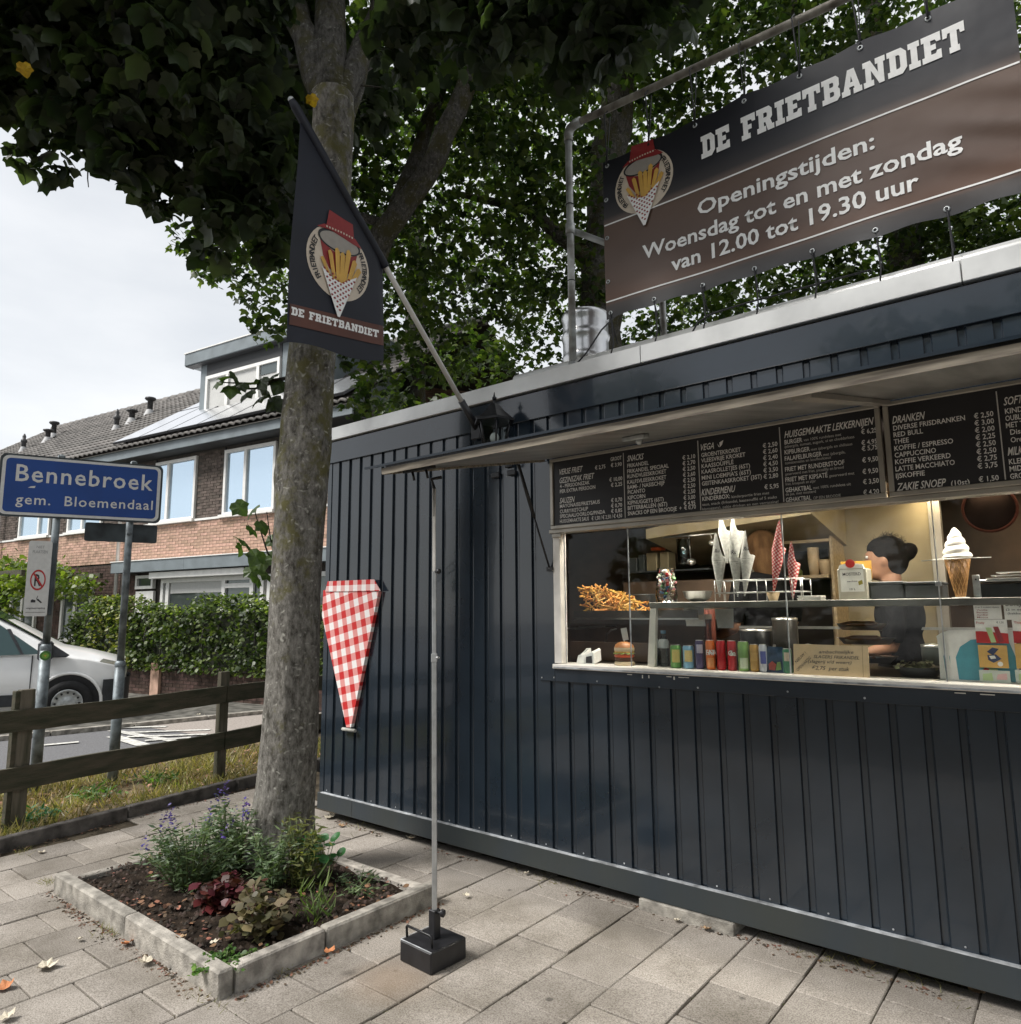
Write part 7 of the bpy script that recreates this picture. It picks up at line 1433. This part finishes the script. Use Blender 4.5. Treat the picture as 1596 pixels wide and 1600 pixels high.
def paper_cone(pt, pb, w, mat, label, y, i, printcol=None):
    top = U(pt, y=y); bot = U(pb, y=y); t = thing('paper_cone', label, 'paper cone', (bot.x, y, bot.z)); H_ = top.z-bot.z; dx = top.x-bot.x; r = w/F*(top-CAM).dot(CF)/2; b = MB(); n = 26; V = []
    for j in range(n+1):
        a = 2*math.pi*j/n-2.2; hh = H_*(.62+.38*max(0, math.cos((a+1.9+.5*i))**3)); rr_ = r*min(1, hh/H_/.62)
        V += [(.003*math.cos(a), .003*math.sin(a), 0), (dx*.62+r*math.cos(a), r*.6*math.sin(a), H_*.6), (dx*hh/H_+r*.75*math.cos(a), r*.4*math.sin(a), hh+.0)]
    b.add(V, [(3*j, 3*j+3, 3*j+4, 3*j+1) for j in range(n)]+[(3*j+1, 3*j+4, 3*j+5, 3*j+2) for j in range(n)], True); ob('cone_sheet', b, mat, t, False)
    if printcol:
        for k in range(9):
            f_ = .28+.035*k; c = Vector((dx*f_, 0, H_*f_)); rr_ = r*f_/.6; V = [Vector((c.x+rr_*1.02*math.cos(a), rr_*.62*math.sin(a), c.z)) for a in (-2.3, -2.0, -1.6, -1.2, -.9)]; V2 = [v+Vector((0, 0, .0022)) for v in V]; ob('newsprint_line', MB().add(V+V2, [(q_, q_+1, q_+6, q_+5) for q_ in range(4)]), printcol, t, False)
        me = text_mesh('Ru', 'lettering', m_ink, (dx*.66-.012, -r*.66, H_*.68), (1, 0, .12), (-.1, 0, 1), .02, .03, .01, .3); ob('lettering', me, None, t, False)
m_nl = flat('newsprint_grey', (.2, .2, .2), .8)
for i, (pt, pb, w, y, lab) in enumerate((((1122, 832), (1124, 933), 23, .2, 'newsprint paper cone at the left of the front three'), ((1146, 836), (1152, 932), 20, .2, 'newsprint paper cone in the middle of the front three'), ((1170, 828), (1163, 931), 23, .2, 'lilac tinted newsprint cone at the right of the front three'), ((1132, 800), (1136, 880), 24, .3, 'taller newsprint cone behind the left one'), ((1152, 800), (1150, 880), 24, .3, 'taller newsprint cone behind the middle one'))):
    paper_cone(pt, pb, w, m_news, lab, y, i*.3, m_nl if i < 3 else None)
m_rchk = gingham_mat('red_checked_paper', 1/.011, 1/.011, 0, strong=(.3, .01, .02), mid=(.5, .3, .3), light=(.5, .3, .3), axes='XZ')
t_ = m_rchk.node_tree
m_rchk = gingham_mat('red_checked_paper_', 1/.016, 1/.016, .6, strong=(.3, .012, .02), mid=(.45, .1, .1), light=(.62, .5, .48), axes='XZ')
for i, (pt, pb, w, lab) in enumerate((((1221, 812), (1208, 927), 22, 'taller red checked paper cone left of the pair'), ((1240, 845), (1238, 936), 20, 'shorter red checked paper cone right of the pair'))): paper_cone(pt, pb, w, m_rchk, lab, .2, i*.4)
q = U((1208, 938), y=.2); t = thing('kraft_cone_holder', 'small kraft cup under the taller red checked cone', 'cup', tuple(q)); ob('cup', MB().lathe([(.02, 0), (.034, .045), (.03, .045), (.018, .003), (0, .003)], (q.x, q.y, ZH), 18), m_kraft, t); ob('cup_rim', MB().lathe([(.034, .043), (.036, .046), (.033, .048)], (q.x, q.y, ZH), 18), m_kraft, t)
q = U((1267, 937), y=.25); t = thing('paper_napkins', 'small pile of white napkins on the shelf right of the cones', 'napkins', tuple(q))
for i in range(4): ob('napkin', MB().obox((q.x+random.uniform(-.004, .004), .25, ZH+.003+.006*i), ((1, random.uniform(-.1, .1), 0), (0, 1, 0), (0, 0, 1)), (.055, .045, .0025)), m_print, t)
# mustard dispenser box
q0, q1 = U((1310, 936), y=.2), U((1356, 936), y=.2); zt_ = U((1332, 876), y=.2).z; t = thing('mustard_carton', 'white mustard carton lettered MOSTERD standing on the case shelf', 'carton', (q0.x, .2, ZH)); w_ = q1.x-q0.x; H_ = zt_-ZH
m_must = M('carton_cream', (.62, .58, .48), .5, var=.1, scale=9); ob('carton', MB().box((0, 0, 0), (w_, .1, H_*.8), .003), m_must, t, False); ob('carton_top', MB().prism([(w_*.05, -.002, H_*.8), (w_*.92, -.002, H_*.8), (w_*.88, -.002, H_*.9), (w_*.68, -.002, H_*.93), (w_*.28, -.002, H_*.93), (w_*.1, -.002, H_*.9)], (0, .02, 0)), m_print, t, False)
ob('yellow_back', MB().box((-.006, .1, H_*.55), (w_*1.02, .106, H_*1.02)), flat('mustard_yellow', (.5, .27, .04), .5), t, False)
ob('brand_oval', MB().lathe([(0, .004), (.021, .004), (.021, 0)], (w_*.48, -.003, H_*.93), 20, False, (0, -1, 0)), m_red, t, False); ob('white_label', MB().poly([(w_*.1, -.0015, H_*.2), (w_*.9, -.0015, H_*.2), (w_*.9, -.0015, H_*.78), (w_*.1, -.0015, H_*.78)]), m_print, t, False)
for s_, z_, w2_, h_ in (("MOSTERD", .62, .62, .014), ("zachte", .45, .35, .008), ("10 L", .24, .2, .01)): ob('lettering', text_mesh(s_, 'lettering', m_ink, (w_*(.5-w2_/2), -.0024, H_*z_), (1, 0, 0), (0, 0, 1), h_, w_*w2_, .01), None, t, False)
ob('mustard_flower', MB().poly([(w_*.72, -.0022, H_*.36), (w_*.86, -.0022, H_*.4), (w_*.84, -.0022, H_*.5), (w_*.7, -.0022, H_*.46)]), flat('flower_print', (.35, .3, .05), .5), t, False)
# grey crates, ice cream dummy
for i, (a, c) in enumerate(((1358, 1411), (1413, 1468))):
    q0, q1 = U((a, 930), y=.22), U((c, 930), y=.22); zt_ = U((a, 909), y=.22).z; t = thing('grey_crate', ('left' if i == 0 else 'right')+' dark grey plastic crate on the case shelf', 'crate', (q0.x, .22, ZH)); w_ = q1.x-q0.x
    ob('bin', MB().box((0, 0, 0), (w_, .25, zt_-ZH-.012), .006), m_dkgrey, t, False); ob('rim', MB().box((-.004, -.006, zt_-ZH-.012), (w_+.003, .256, zt_-ZH), .003), m_dkgrey, t, False)
q = U((1500, 934), y=.24); t = thing('ice_cream_dummy', 'large plastic soft ice cone model with white swirl on the shelf', 'ice cream model', (q.x, .24, ZH)); sc_ = (q-CAM).dot(CF)/F
H1 = U((1500, 872), y=.24).z-ZH; H2 = U((1500, 822), y=.24).z-ZH; rt = 19*sc_; b = MB(); b.lathe([(0, 0), (6*sc_, 0), (rt*.93, H1), (rt*.8, H1), (0, H1)], (0, 0, 0), 32)
m_waf = M('waffle_biscuit', (.3, .14, .04), .6, var=.25, scale=9); ob('wafer_cone', b, m_waf, t, False); b = MB(); m_wl = M('waffle_ridge', (.5, .28, .1), .6, scale=9)
for k in range(12):
    for sgn in (-1, 1):
        P_ = []
        for j in range(13): f_ = j/12; a = 2*math.pi*k/12+sgn*1.9*f_; rr_ = (6*sc_)*(1-f_)+rt*.94*f_; P_.append((rr_*math.cos(a), rr_*math.sin(a), H1*f_))
        b.tube(P_, .0016, 4)
ob('wafer_ridges', b, m_wl, t, False, kind='stuff')
m_cream_ = M('soft_ice_white', (.78, .75, .7), .35, var=.03, scale=9); b = MB(); V = []; n1, n2 = 54, 40; Hs = H2-H1
for j in range(n1):
    f_ = j/(n1-1)
    for i in range(n2):
        a = 2*math.pi*i/n2; ph = (f_*4.2-a/(2*math.pi)) % 1; env = rt*1.16*(1-f_)**.62*(1 if f_ > .06 else (.6+.4*f_/.06)); rr_ = env*(.84+.18*math.sin(math.pi*ph)**.7); V.append((rr_*math.cos(a), rr_*math.sin(a), H1-.004+Hs*f_))
ob('soft_ice_swirl', MB().add(V, [(j*n2+i, j*n2+(i+1) % n2, (j+1)*n2+(i+1) % n2, (j+1)*n2+i) for j in range(n1-1) for i in range(n2)], True), m_cream_, t, False)
ob('holder_wire', MB().tube([(-.14, -.01, H1-.005), (-.06, -.07, H1-.005), (.06, -.07, H1-.005), (.13, -.02, H1-.002)], .002, 6), m_silver, t, False); ob('base_disc', MB().lathe([(0, 0), (.035, 0), (.035, .004), (0, .004)], (0, 0, 0), 20), m_print, t, False)
# steel grill box at the right
q = U((1530, 935), y=.26); t = thing('steel_grill', 'low stainless appliance with papers on top at the right end of the shelf', 'appliance', (q.x, .26, ZH)); H_ = U((1530, 912), y=.26).z-ZH
ob('housing', MB().box((0, 0, 0), (.7, .3, H_), .004), M('blackened_steel', (.05, .052, .055), .35, .7, scale=9), t, False); ob('top_plate', MB().box((-.004, -.01, H_+.008), (.7, .3, H_+.018), .002), m_steel, t, False); ob('corner_strap', MB().box((-.022, -.012, 0), (.006, .01, H_+.04), .002), m_galv, t, False); ob('strap_screw', MB().sphere((-.008, -.013, H_+.02), (.004, .002, .004), 8, 5), m_black, t, False)
for k in range(3): ob('paper_sheet', MB().obox((.22+.02*k, .1, H_+.024+.012*k), ((1, .05*k, 0), (0, 1, .02), (0, 0, 1)), (.19, .12, .002)), m_print, t, False)
# cards at the right of the case
def card(px0, py0, px1, py1, label, mat, y=.12, cat='card', name='price_card'):
    a, c = U((px0, py0), y=y), U((px1, py1), y=y); zz1 = a.z; zz0 = U((px0, py1), y=y).z; t = thing(name, label, cat, (a.x, y, zz0)); w_ = c.x-a.x; H_ = zz1-zz0; ob('sheet', MB().box((0, 0, 0), (w_, .003, H_)), mat, t, False); return t, w_, H_
def prt(t, pts, mat, k=1): return ob('printed_shape', MB().poly([(x, -.0006*k, z) for x, z in pts]), mat, t, False)
def wr(t, s_, x, z, w_, h_, mat=m_ink, sh=0): ob('lettering', text_mesh(s_, 'lettering', mat, (x, -.0012, z), (1, 0, 0), (0, 0, 1), h_, w_, .006, sh), None, t, False)
m_dred = flat('dark_red_ink', (.3, .03, .04), .5); m_pink = flat('pink_print', (.7, .45, .45), .5); m_tur = flat('turquoise_print', (.1, .36, .45), .4); m_lime = flat('light_green_print', (.45, .6, .3), .5); m_org = flat('orange_print', (.65, .4, .12), .5); m_navyp = flat('navy_print', (.04, .06, .14), .5)
t, w_, H_ = card(1518.5, 938, 1564.5, 967, 'white hand written milkshake price card', m_print)
wr(t, 'MILKSHAKE', w_*.08, H_*.8, w_*.8, H_*.11, sh=.2); wr(t, '(2 en 3 smaken) tijdens', w_*.05, H_*.6, w_*.88, H_*.07); 
for i, s_ in enumerate(('Vanille', 'Banaan', 'Aardbei', 'Mocca')): wr(t, s_, w_*.1, H_*(.45-.13*i), w_*.4, H_*.08, m_dred)
t, w_, H_ = card(1565.5, 938, 1622, 968, 'white hand written Softijs card beside the milkshake card', m_print); wr(t, 'Softys', w_*.06, H_*.72, w_*.6, H_*.2, sh=.1); wr(t, '(2 in een)', w_*.06, H_*.48, w_*.6, H_*.1); wr(t, '(bakken)', w_*.1, H_*.28, w_*.5, H_*.1)
t, w_, H_ = card(1521, 967.5, 1575, 1004, 'white and red ice lolly card with a green and a red lolly', m_print, .118); prt(t, [(0, 0), (w_, 0), (w_, H_*.42), (w_*.6, H_*.46), (w_*.2, H_*.5), (0, H_*.5)], m_red); prt(t, [(w_*.32, H_*.66), (w_*.5, H_*.66), (w_*.62, H_*.04), (w_*.46, H_*.02)], m_lime, 2); prt(t, [(w_*.56, H_*.7), (w_*.72, H_*.7), (w_*.86, H_*.1), (w_*.7, H_*.03)], m_dred, 2); wr(t, 'Fruity', w_*.05, H_*.82, w_*.26, H_*.09, m_red); wr(t, '€ 1,50', w_*.68, H_*.84, w_*.22, H_*.08)
t, w_, H_ = card(1579, 967, 1640, 1004, 'white and red ice lolly card at the right picture edge', m_print, .118); prt(t, [(0, 0), (w_, 0), (w_, H_*.45), (0, H_*.5)], m_red); wr(t, 'Titan', w_*.05, H_*.82, w_*.26, H_*.09, m_red)
t, w_, H_ = card(1526, 1007, 1575, 1042, 'yellow ice card with an open blue box picture', m_org, .112); prt(t, [(w_*.3, H_*.7), (w_*.5, H_*.9), (w_*.72, H_*.84), (w_*.5, H_*.55)], m_navyp); prt(t, [(w_*.3, H_*.55), (w_*.6, H_*.6), (w_*.78, H_*.4), (w_*.5, H_*.22), (w_*.32, H_*.34)], m_navyp); prt(t, [(w_*.36, H_*.52), (w_*.55, H_*.54), (w_*.6, H_*.42), (w_*.42, H_*.38)], m_print, 2); prt(t, [(w_*.72+.01*math.cos(a), H_*.18+.01*math.sin(a)) for a in [k*.7 for k in range(9)]], m_print, 2)
t, w_, H_ = card(1583, 1005, 1640, 1044, 'yellow ice card cut by the right picture edge', m_org, .112); prt(t, [(w_*.2, H_*.3), (w_*.7, H_*.4), (w_*.6, H_*.8)], m_print)
# turquoise panels behind: three stacked boards with rounded heads
for i, (dx, lab) in enumerate(((0, 'rearmost white-rimmed turquoise ice display board'), (9, 'middle white-rimmed turquoise ice display board'), (17, 'front turquoise ice display board with a leaf and a bird print'))):
    a = U((1468+dx, 1062), y=.17-.02*i); zt_ = U((1500, 983), y=.17-.02*i).z-SILL; t = thing('ice_display_board', lab, 'display board', (a.x, .17-.02*i, SILL)); w_ = .245 if i == 2 else .2
    P_ = [(0, 0), (w_, 0), (w_, zt_)]+[(w_*.5, zt_*1.0), (w_*.25, zt_*.985), (w_*.08, zt_*.92), (0, zt_*.86), (.004, zt_*.6)]; ob('board', MB().prism([(x, 0, z) for x, z in P_], (0, .004, 0)), m_print, t, False)
    ob('turquoise_field', MB().poly([(x, -.001, z) for x, z in ((w_*.12, .004), (w_*.97, .004), (w_*.97, zt_*.5), (w_*.9, zt_*.78), (w_*.6, zt_*.84), (w_*.35, zt_*.8), (w_*.18, zt_*.66), (w_*.1, zt_*.45))]), m_tur, t, False)
    if i == 2:
        prt(t, [(w_*.56, zt_*.6), (w_*.66, zt_*.58), (w_*.74, zt_*.46), (w_*.72, zt_*.36), (w_*.62, zt_*.42), (w_*.56, zt_*.5)], flat('green_leaf_print', (.12, .32, .05), .5), 4); prt(t, [(w_*.5, zt_*.24), (w_*.6, zt_*.27), (w_*.7, zt_*.25), (w_*.74, zt_*.12), (w_*.7, zt_*.02), (w_*.62, zt_*.02), (w_*.6, zt_*.12)], m_lime, 4); prt(t, [(w_*.48, zt_*.22), (w_*.52, zt_*.27), (w_*.58, zt_*.25), (w_*.55, zt_*.17)], m_red, 5); prt(t, [(w_*.46, zt_*.15), (w_*.54, zt_*.17), (w_*.58, zt_*.1), (w_*.5, zt_*.06)], m_print, 5)
for i in range(2):
    t, w_, H_ = card(1528+56*i, 1046, 1578+56*i, 1066, ('left' if i == 0 else 'right')+' pale pastel ice price strip at the foot of the cards', flat('pastel_strip', (.55, .6, .55), .5), .108); prt(t, [(w_*.1, H_*.2), (w_*.45, H_*.2), (w_*.42, H_*.8), (w_*.12, H_*.7)], m_lime); prt(t, [(w_*.55, H_*.3), (w_*.9, H_*.3), (w_*.9, H_*.8), (w_*.6, H_*.7)], m_pink)
# kraft paper bag sign
q0, q1 = U((1240, 1057), y=.06), U((1358, 1063), y=.06); zt_ = U((1240, 1006), y=.06).z; t = thing('kraft_bag_sign', 'kraft paper bag hand lettered with the slagers frikandel offer', 'paper sign', (q0.x, .06, SILL)); w_ = q1.x-q0.x; H_ = zt_-SILL
ob('bag', MB().add([(0, 0, 0), (w_, 0, 0), (w_*.995, .02, H_*.985), (0, .02, H_), (0, .008, 0), (w_, .008, 0), (w_*.995, .028, H_*.985), (0, .028, H_)], [(0, 1, 2, 3), (4, 7, 6, 5), (3, 2, 6, 7), (1, 5, 6, 2), (0, 3, 7, 4)]), m_kraft, t, False); ob('fold_line', MB().poly([(w_*.92, -.0006, .0), (w_*.926, -.0006, .0), (w_*.926, .0194, H_*.985), (w_*.92, .0194, H_*.985)]), M('kraft_fold', (.34, .24, .14), .8, scale=12), t, False)
up_ = Vector((0, .02/H_, 1)).normalized()
for s_, x, z, ww_, hh_, sl in (("ambachtelijke", .35, .72, .46, .1, .02), ("SLAGERS FRIKANDEL", .28, .56, .6, .1, 0), ("(slagerij v/d weert)", .2, .4, .58, .1, 0), ("€2,75  per stuk", .25, .18, .5, .12, 0)):
    ob('lettering', text_mesh(s_, 'lettering', m_ink, Vector((w_*x, 0, 0))+up_*(H_*z)-Vector((0, .0012, 0)), (1, 0, sl), up_, H_*hh_, w_*ww_, .008, .25), None, t, False)
dv = Vector((.5, 0, .85)).normalized()
for s_, x, z, ww_ in (("NIEUW !", .04, .36, .26), ("OPENHARTIG", .06, .1, .34)): ob('lettering', text_mesh(s_, 'lettering', m_ink, (w_*x, -.0012+.02*z, H_*z), Vector((.62, .0, .6)).normalized(), Vector((-.6, .01, .62)).normalized(), H_*.09, w_*ww_*.8, .006, .1), None, t, False)
# stainless trays with sausages seen through the glass
t = thing('steel_tray_stack', 'stacked oval steel trays with sausages inside the counter case', 'trays', (4.0, .45, 1.25))
for i, (px, py, rx) in enumerate(((1350, 1028, .15), (1352, 1000, .135), (1345, 978, .12))):
    q = U((px, py), y=.55); V = []; b = MB().lathe([(0, 0), (.8, 0), (1, .03), (1.05, .034), (.97, .03), (.78, .008), (0, .008)], (0, 0, 0), 30); b.v = [(q.x+x*rx, .55+y_*rx*.5, q.z-.02+z) for x, y_, z in b.v]; tr = ob('tray', b, m_steel, t)
    for k in range(3 if i == 2 else 2): ob('sausage', MB().tube([(q.x-.09, .5+.03*k, q.z+.012), (q.x-.05, .49+.03*k, q.z+.014), (q.x+.06, .49+.03*k, q.z+.014), (q.x+.085, .5+.03*k, q.z+.01)], [.004, .013, .013, .004], 10), M('sausage_skin', (.25, .12, .06), .35, scale=20), tr)
for i, (px, py, w_, h_, c, lab) in enumerate(((1455, 1010, .05, .13, (.09, .1, .09), 'dim green tub behind the trays'), (1262, 1010, .03, .08, (.3, .34, .3), 'glass salt shaker behind the kraft sign'), (1225, 968, .07, .09, (.05, .045, .04), 'dark pot inside the case'), (1180, 985, .09, .12, (.03, .03, .032), 'black box at the back of the case'))):
    q = U((px, py), y=.7); t = thing('kitchen_container', lab, 'container', (q.x, .7, 1.233)); ob('vessel', MB().lathe([(0, 0), (w_*.85, 0), (w_, .02), (w_, q.z-1.233), (w_*.9, q.z-1.22), (0, q.z-1.22)], (0, 0, 0), 20), M('container_skin', c, .35, .3, scale=8), t, False); ob('lid', MB().lathe([(w_*1.02, q.z-1.235), (w_*1.02, q.z-1.222), (0, q.z-1.215)], (0, 0, 0), 20), m_silver, t, False)
q = U((890, 1000), y=.5)
# bowl of pale leaves standing in for reflected garlic-like white blooms
q = U((1435, 1043), y=.3); t = thing('bloom_reflection_bowl', 'bowl of pale leaves standing in for white blooms reflected low in the case', 'salad bowl', (q.x, .3, 1.233)); ob('bowl', MB().lathe([(0, 0), (.07, 0), (.11, .045), (.105, .045), (.06, .01), (0, .01)], (0, 0, 0), 24), m_dkgrey, t, False)
P_ = RNG.normal(0, 1, (130, 3))*np.array([.04, .04, .012])+np.array([0, 0, .05]); ob('reflected_blooms', scatter_mesh('reflected_blooms', OVAL, P_, frames(130, (-.5, .5), .7), RNG.uniform(.015, .03, 130), M('reflected_bloom_leaf', (.32, .34, .2), .5, island=.5, scale=20)), None, t, False, kind='stuff')
# hanging jug and utensils, pot, boxes on dark wall shelf
t = thing('hanging_utensils', 'ladles and glass jug hanging from a rail under the kiosk ceiling', 'utensils', (3.1, 1.0, 2.0)); a, c = U((1035, 840), y=1.0), U((1115, 826), y=1.0)
ob('rail', MB().tube([a, (c.x, 1.0, a.z)], .006, 8), m_silver, t)
for px, py, rr_ in ((1080, 878, .03), (1113, 848, .028)): q = U((px, py), y=1.0); ob('ladle', MB().tube([(q.x-.01, 1.0, a.z), (q.x-.004, 1.0, q.z+.02)], .003, 6).sphere((q.x, 1.0, q.z), (rr_, rr_, rr_*.8), 14, 9), m_silver, t)
q = U((1068, 862), y=1.0); ob('jug', MB().lathe([(.04, -.09), (.045, 0), (.05, .09), (.048, .09), (.04, 0), (.036, -.085), (0, -.085)], q, 18), m_pet, t)
t = thing('wall_boxes', 'row of dim containers with an orange lid on the dark rear shelf', 'containers', (2.9, 1.5, 1.8)); a, c = U((985, 893), y=1.3), U((1110, 893), y=1.3)
ob('shelf', MB().box((a.x, 1.28, a.z-.012), (c.x, 1.55, a.z)), m_dkgrey, t)
for px, w_, h_, mm in ((992, .05, .11, m_dkgrey), (1006, .03, .13, m_dkgrey), (1022, .055, .14, m_inwall), (1042, .045, .14, m_inwall)): q = U((px, 893), y=1.4); ob('container', MB().box((q.x-w_*.8, 1.36, a.z+.001), (q.x+w_*.8, 1.48, a.z+h_), .005), mm, t)
q = U((1028, 858), y=1.35); ob('orange_lid', MB().lathe([(0, -.01), (.055, -.01), (.055, .012), (0, .016)], q, 18), M('orange_plastic', (.6, .1, .03), .4, scale=9), t)
q = U((1005, 940), y=.9); t = thing('cooking_pot', 'dark cooking pot behind the heap of friet', 'pot', (q.x, .9, q.z-.1)); ob('pot', MB().lathe([(0, -.1), (.085, -.1), (.09, .05), (.095, .052), (.085, .04), (0, .03)], (q.x, .9, q.z), 24), m_dkgrey, t); ob('handle', MB().tube([(q.x-.09, .9, q.z+.02), (q.x-.13, .88, q.z+.03), (q.x-.14, .88, q.z), (q.x-.1, .9, q.z-.01)], .006, 8), m_silver, t)
# steel hood front plates near ceiling left
# people
def person(label, loc, face, heads, hairmat, hairfn, lean=0):
    """one continuous body grown from overlapping volumes; local frame: +x is where the person looks"""
    t = thing('person', label, 'person', loc, face); b = MB()
    zc = 1.60; X0 = lean
    for (c, r) in (((0+X0, 0, zc), (.096, .075, .115)), ((.03+X0, 0, zc-.06), (.07, .056, .062)), ((.052+X0, 0, zc-.085), (.04, .036, .032)), ((.102+X0, 0, zc-.018), (.02, .012, .02)), ((.088+X0, 0, zc+.0), (.012, .01, .034)), ((.088+X0, 0, zc-.055), (.014, .022, .007)), ((.085+X0, 0, zc-.07), (.012, .02, .007)), ((.078+X0, 0, zc+.03), (.022, .045, .012)),
        ((-.004+X0, .076, zc-.012), (.018, .01, .03)), ((-.004+X0, -.076, zc-.012), (.018, .01, .03)), ((-.02+X0*.8, 0, zc-.12), (.052, .052, .09)), ((-.03+X0*.5, 0, 1.40), (.1, .17, .06)), ((-.03+X0*.3, 0, 1.28), (.115, .175, .15)), ((-.02, 0, 1.08), (.105, .15, .18)), ((-.01, 0, .93), (.12, .165, .13)),
        ((-.0, .09, .75), (.085, .08, .22)), ((0, -.09, .75), (.085, .08, .22)), ((0, .09, .48), (.06, .06, .2)), ((0, -.09, .48), (.06, .06, .2)), ((0, .09, .26), (.05, .05, .2)), ((0, -.09, .26), (.05, .05, .2)), ((.05, .09, .225), (.12, .045, .035)), ((.05, -.09, .225), (.12, .045, .035))): b.sphere(c, r, 20, 14)
    for s in (-1, 1): b.tube([(-.03+X0*.4, s*.19, 1.4), (-.02, s*.24, 1.2), (.02, s*.23, 1.1)], [.055, .045, .04], 12); b.tube([(.02, s*.23, 1.11), (.18, s*.2, 1.06), (.27, s*.17, 1.06)], [.042, .032, .026], 12); b.sphere((.31, s*.165, 1.055), (.045, .034, .016), 12, 8)
    for s in (-1, 1):
        for k in range(4): b.tube([(.33, s*.165+(k-1.5)*.016, 1.055), (.37, s*.165+(k-1.5)*.018, 1.05), (.395-.006*abs(k-1.3), s*.165+(k-1.5)*.018, 1.035)], [.0085, .008, .0065], 7)
        b.tube([(.29, s*.165-s*.028, 1.055), (.32, s*.165-s*.05, 1.048), (.345, s*.165-s*.052, 1.04)], [.01, .009, .007], 7)
    me = b.mesh('body', m_skin); o = bpy.data.objects.new('tmpbody', me); COL.objects.link(o); md = o.modifiers.new('r', 'REMESH'); md.mode = 'VOXEL'; md.voxel_size = .0085; md.use_smooth_shade = True; s_ = o.modifiers.new('s', 'SMOOTH'); s_.iterations = 3; s_.factor = .5
    dg = bpy.context.evaluated_depsgraph_get(); me2 = bpy.data.meshes.new_from_object(o.evaluated_get(dg)); bpy.data.objects.remove(o); me2.name = 'body'; me2.materials.clear(); me2.materials.append(m_skin); me2.polygons.foreach_set('use_smooth', [True]*len(me2.polygons))
    ob('body', me2, None, t, False)
    for s in (-1, 1): ob('eye', MB().sphere((.084+X0, s*.03, zc+.012), (.011, .012, .009), 10, 8), m_print, t, False); ob('iris', MB().sphere((.0935+X0, s*.031, zc+.012), (.004, .005, .005), 8, 6), m_black, t, False)
    # shirt: slightly larger shell over torso and upper arms
    b = MB()
    for (c, r) in (((-.03+X0*.5, 0, 1.405), (.112, .185, .068)), ((-.03+X0*.3, 0, 1.28), (.128, .188, .16)), ((-.02, 0, 1.08), (.118, .163, .19)), ((-.01, 0, .95), (.132, .176, .13))): b.sphere(c, r, 20, 14)
    for s in (-1, 1): b.tube([(-.03+X0*.4, s*.18, 1.41), (-.02, s*.235, 1.22), (-.0, s*.237, 1.15)], [.066, .056, .055], 12)
    me = b.mesh('shirt', m_tshirt); o = bpy.data.objects.new('tmpshirt', me); COL.objects.link(o); md = o.modifiers.new('r', 'REMESH'); md.mode = 'VOXEL'; md.voxel_size = .013; md.use_smooth_shade = True; s_ = o.modifiers.new('s', 'SMOOTH'); s_.iterations = 4
    dg = bpy.context.evaluated_depsgraph_get(); me2 = bpy.data.meshes.new_from_object(o.evaluated_get(dg)); bpy.data.objects.remove(o); me2.materials.clear(); me2.materials.append(m_tshirt); me2.polygons.foreach_set('use_smooth', [True]*len(me2.polygons)); ob('shirt', me2, None, t, False)
    b = MB(); hairfn(b, X0, zc); o = ob('tmp', b, None); md = o.modifiers.new('r', 'REMESH'); md.mode = 'VOXEL'; md.voxel_size = .008; dg = bpy.context.evaluated_depsgraph_get(); me2 = bpy.data.meshes.new_from_object(o.evaluated_get(dg)); bpy.data.objects.remove(o); me2.materials.clear(); me2.materials.append(hairmat); me2.polygons.foreach_set('use_smooth', [True]*len(me2.polygons)); ob('hair', me2, None, t, False)
    # loose strands
    S = MB(); 
    for i in range(260):
        a = random.uniform(0, 6.28); e_ = random.uniform(.2, 1.4); p = Vector((X0-.02+.1*math.cos(a)*math.cos(e_), .08*math.sin(a)*math.cos(e_), zc+.03+.11*math.sin(e_))); d_ = Vector((random.gauss(-.3, .6), random.gauss(0, .6), random.gauss(.2, .6))).normalized()*.03; S.tube([p, p+d_*.6, p+d_+Vector((0, 0, -.006))], .0006, 3)
    ob('stray_hair', S, hairmat, t, False, kind='stuff'); return t
def hair_bun(b, X0, zc): b.sphere((X0-.022, 0, zc+.034), (.1, .086, .1), 20, 14); b.sphere((X0-.05, 0, zc-.01), (.07, .082, .085), 20, 14); b.sphere((X0-.01, 0, zc+.06), (.1, .075, .07), 18, 12); b.sphere((X0-.128, .0, zc+.045), (.04, .042, .042), 16, 12); b.sphere((X0-.11, .0, zc+.03), (.05, .045, .045), 14, 10)
def hair_loose(b, X0, zc): b.sphere((X0-.02, 0, zc+.03), (.115, .105, .115), 20, 14); b.sphere((X0-.06, 0, zc-.06), (.085, .105, .14), 20, 14)
q = U((1384, 868), y=.95); dz = q.z-1.62
person('person with dark hair in a bun and a black shirt, seen in profile facing left', (q.x+.02, .95, dz), R(184), 1, m_hair, hair_bun, .03)
q = U((1187, 862), y=1.15); person('person with light brown hair half hidden behind the paper cones', (q.x, 1.15, q.z-1.60), R(150), 1, m_hair2, hair_loose, 0)
# ceiling-side reflections: dark right-hand bay with a round wall clock
q = U((1545, 795), y=1.6); t = thing('round_wall_sign', 'dark round sign with a red brown rim at the back right of the kiosk', 'round sign', tuple(q)); ob('disc', MB().lathe([(0, .01), (.13, .01), (.13, 0)], q, 28, True, (0, -1, 0)), M('dark_round_sign', (.02, .012, .01), .9, scale=9, spec=.1), t); ob('rim', MB().lathe([(.13, 0), (.13, .016), (.145, .016), (.145, 0)], q, 28, True, (0, -1, 0)), M('rust_rim', (.06, .02, .014), .9, scale=9, spec=.1), t)
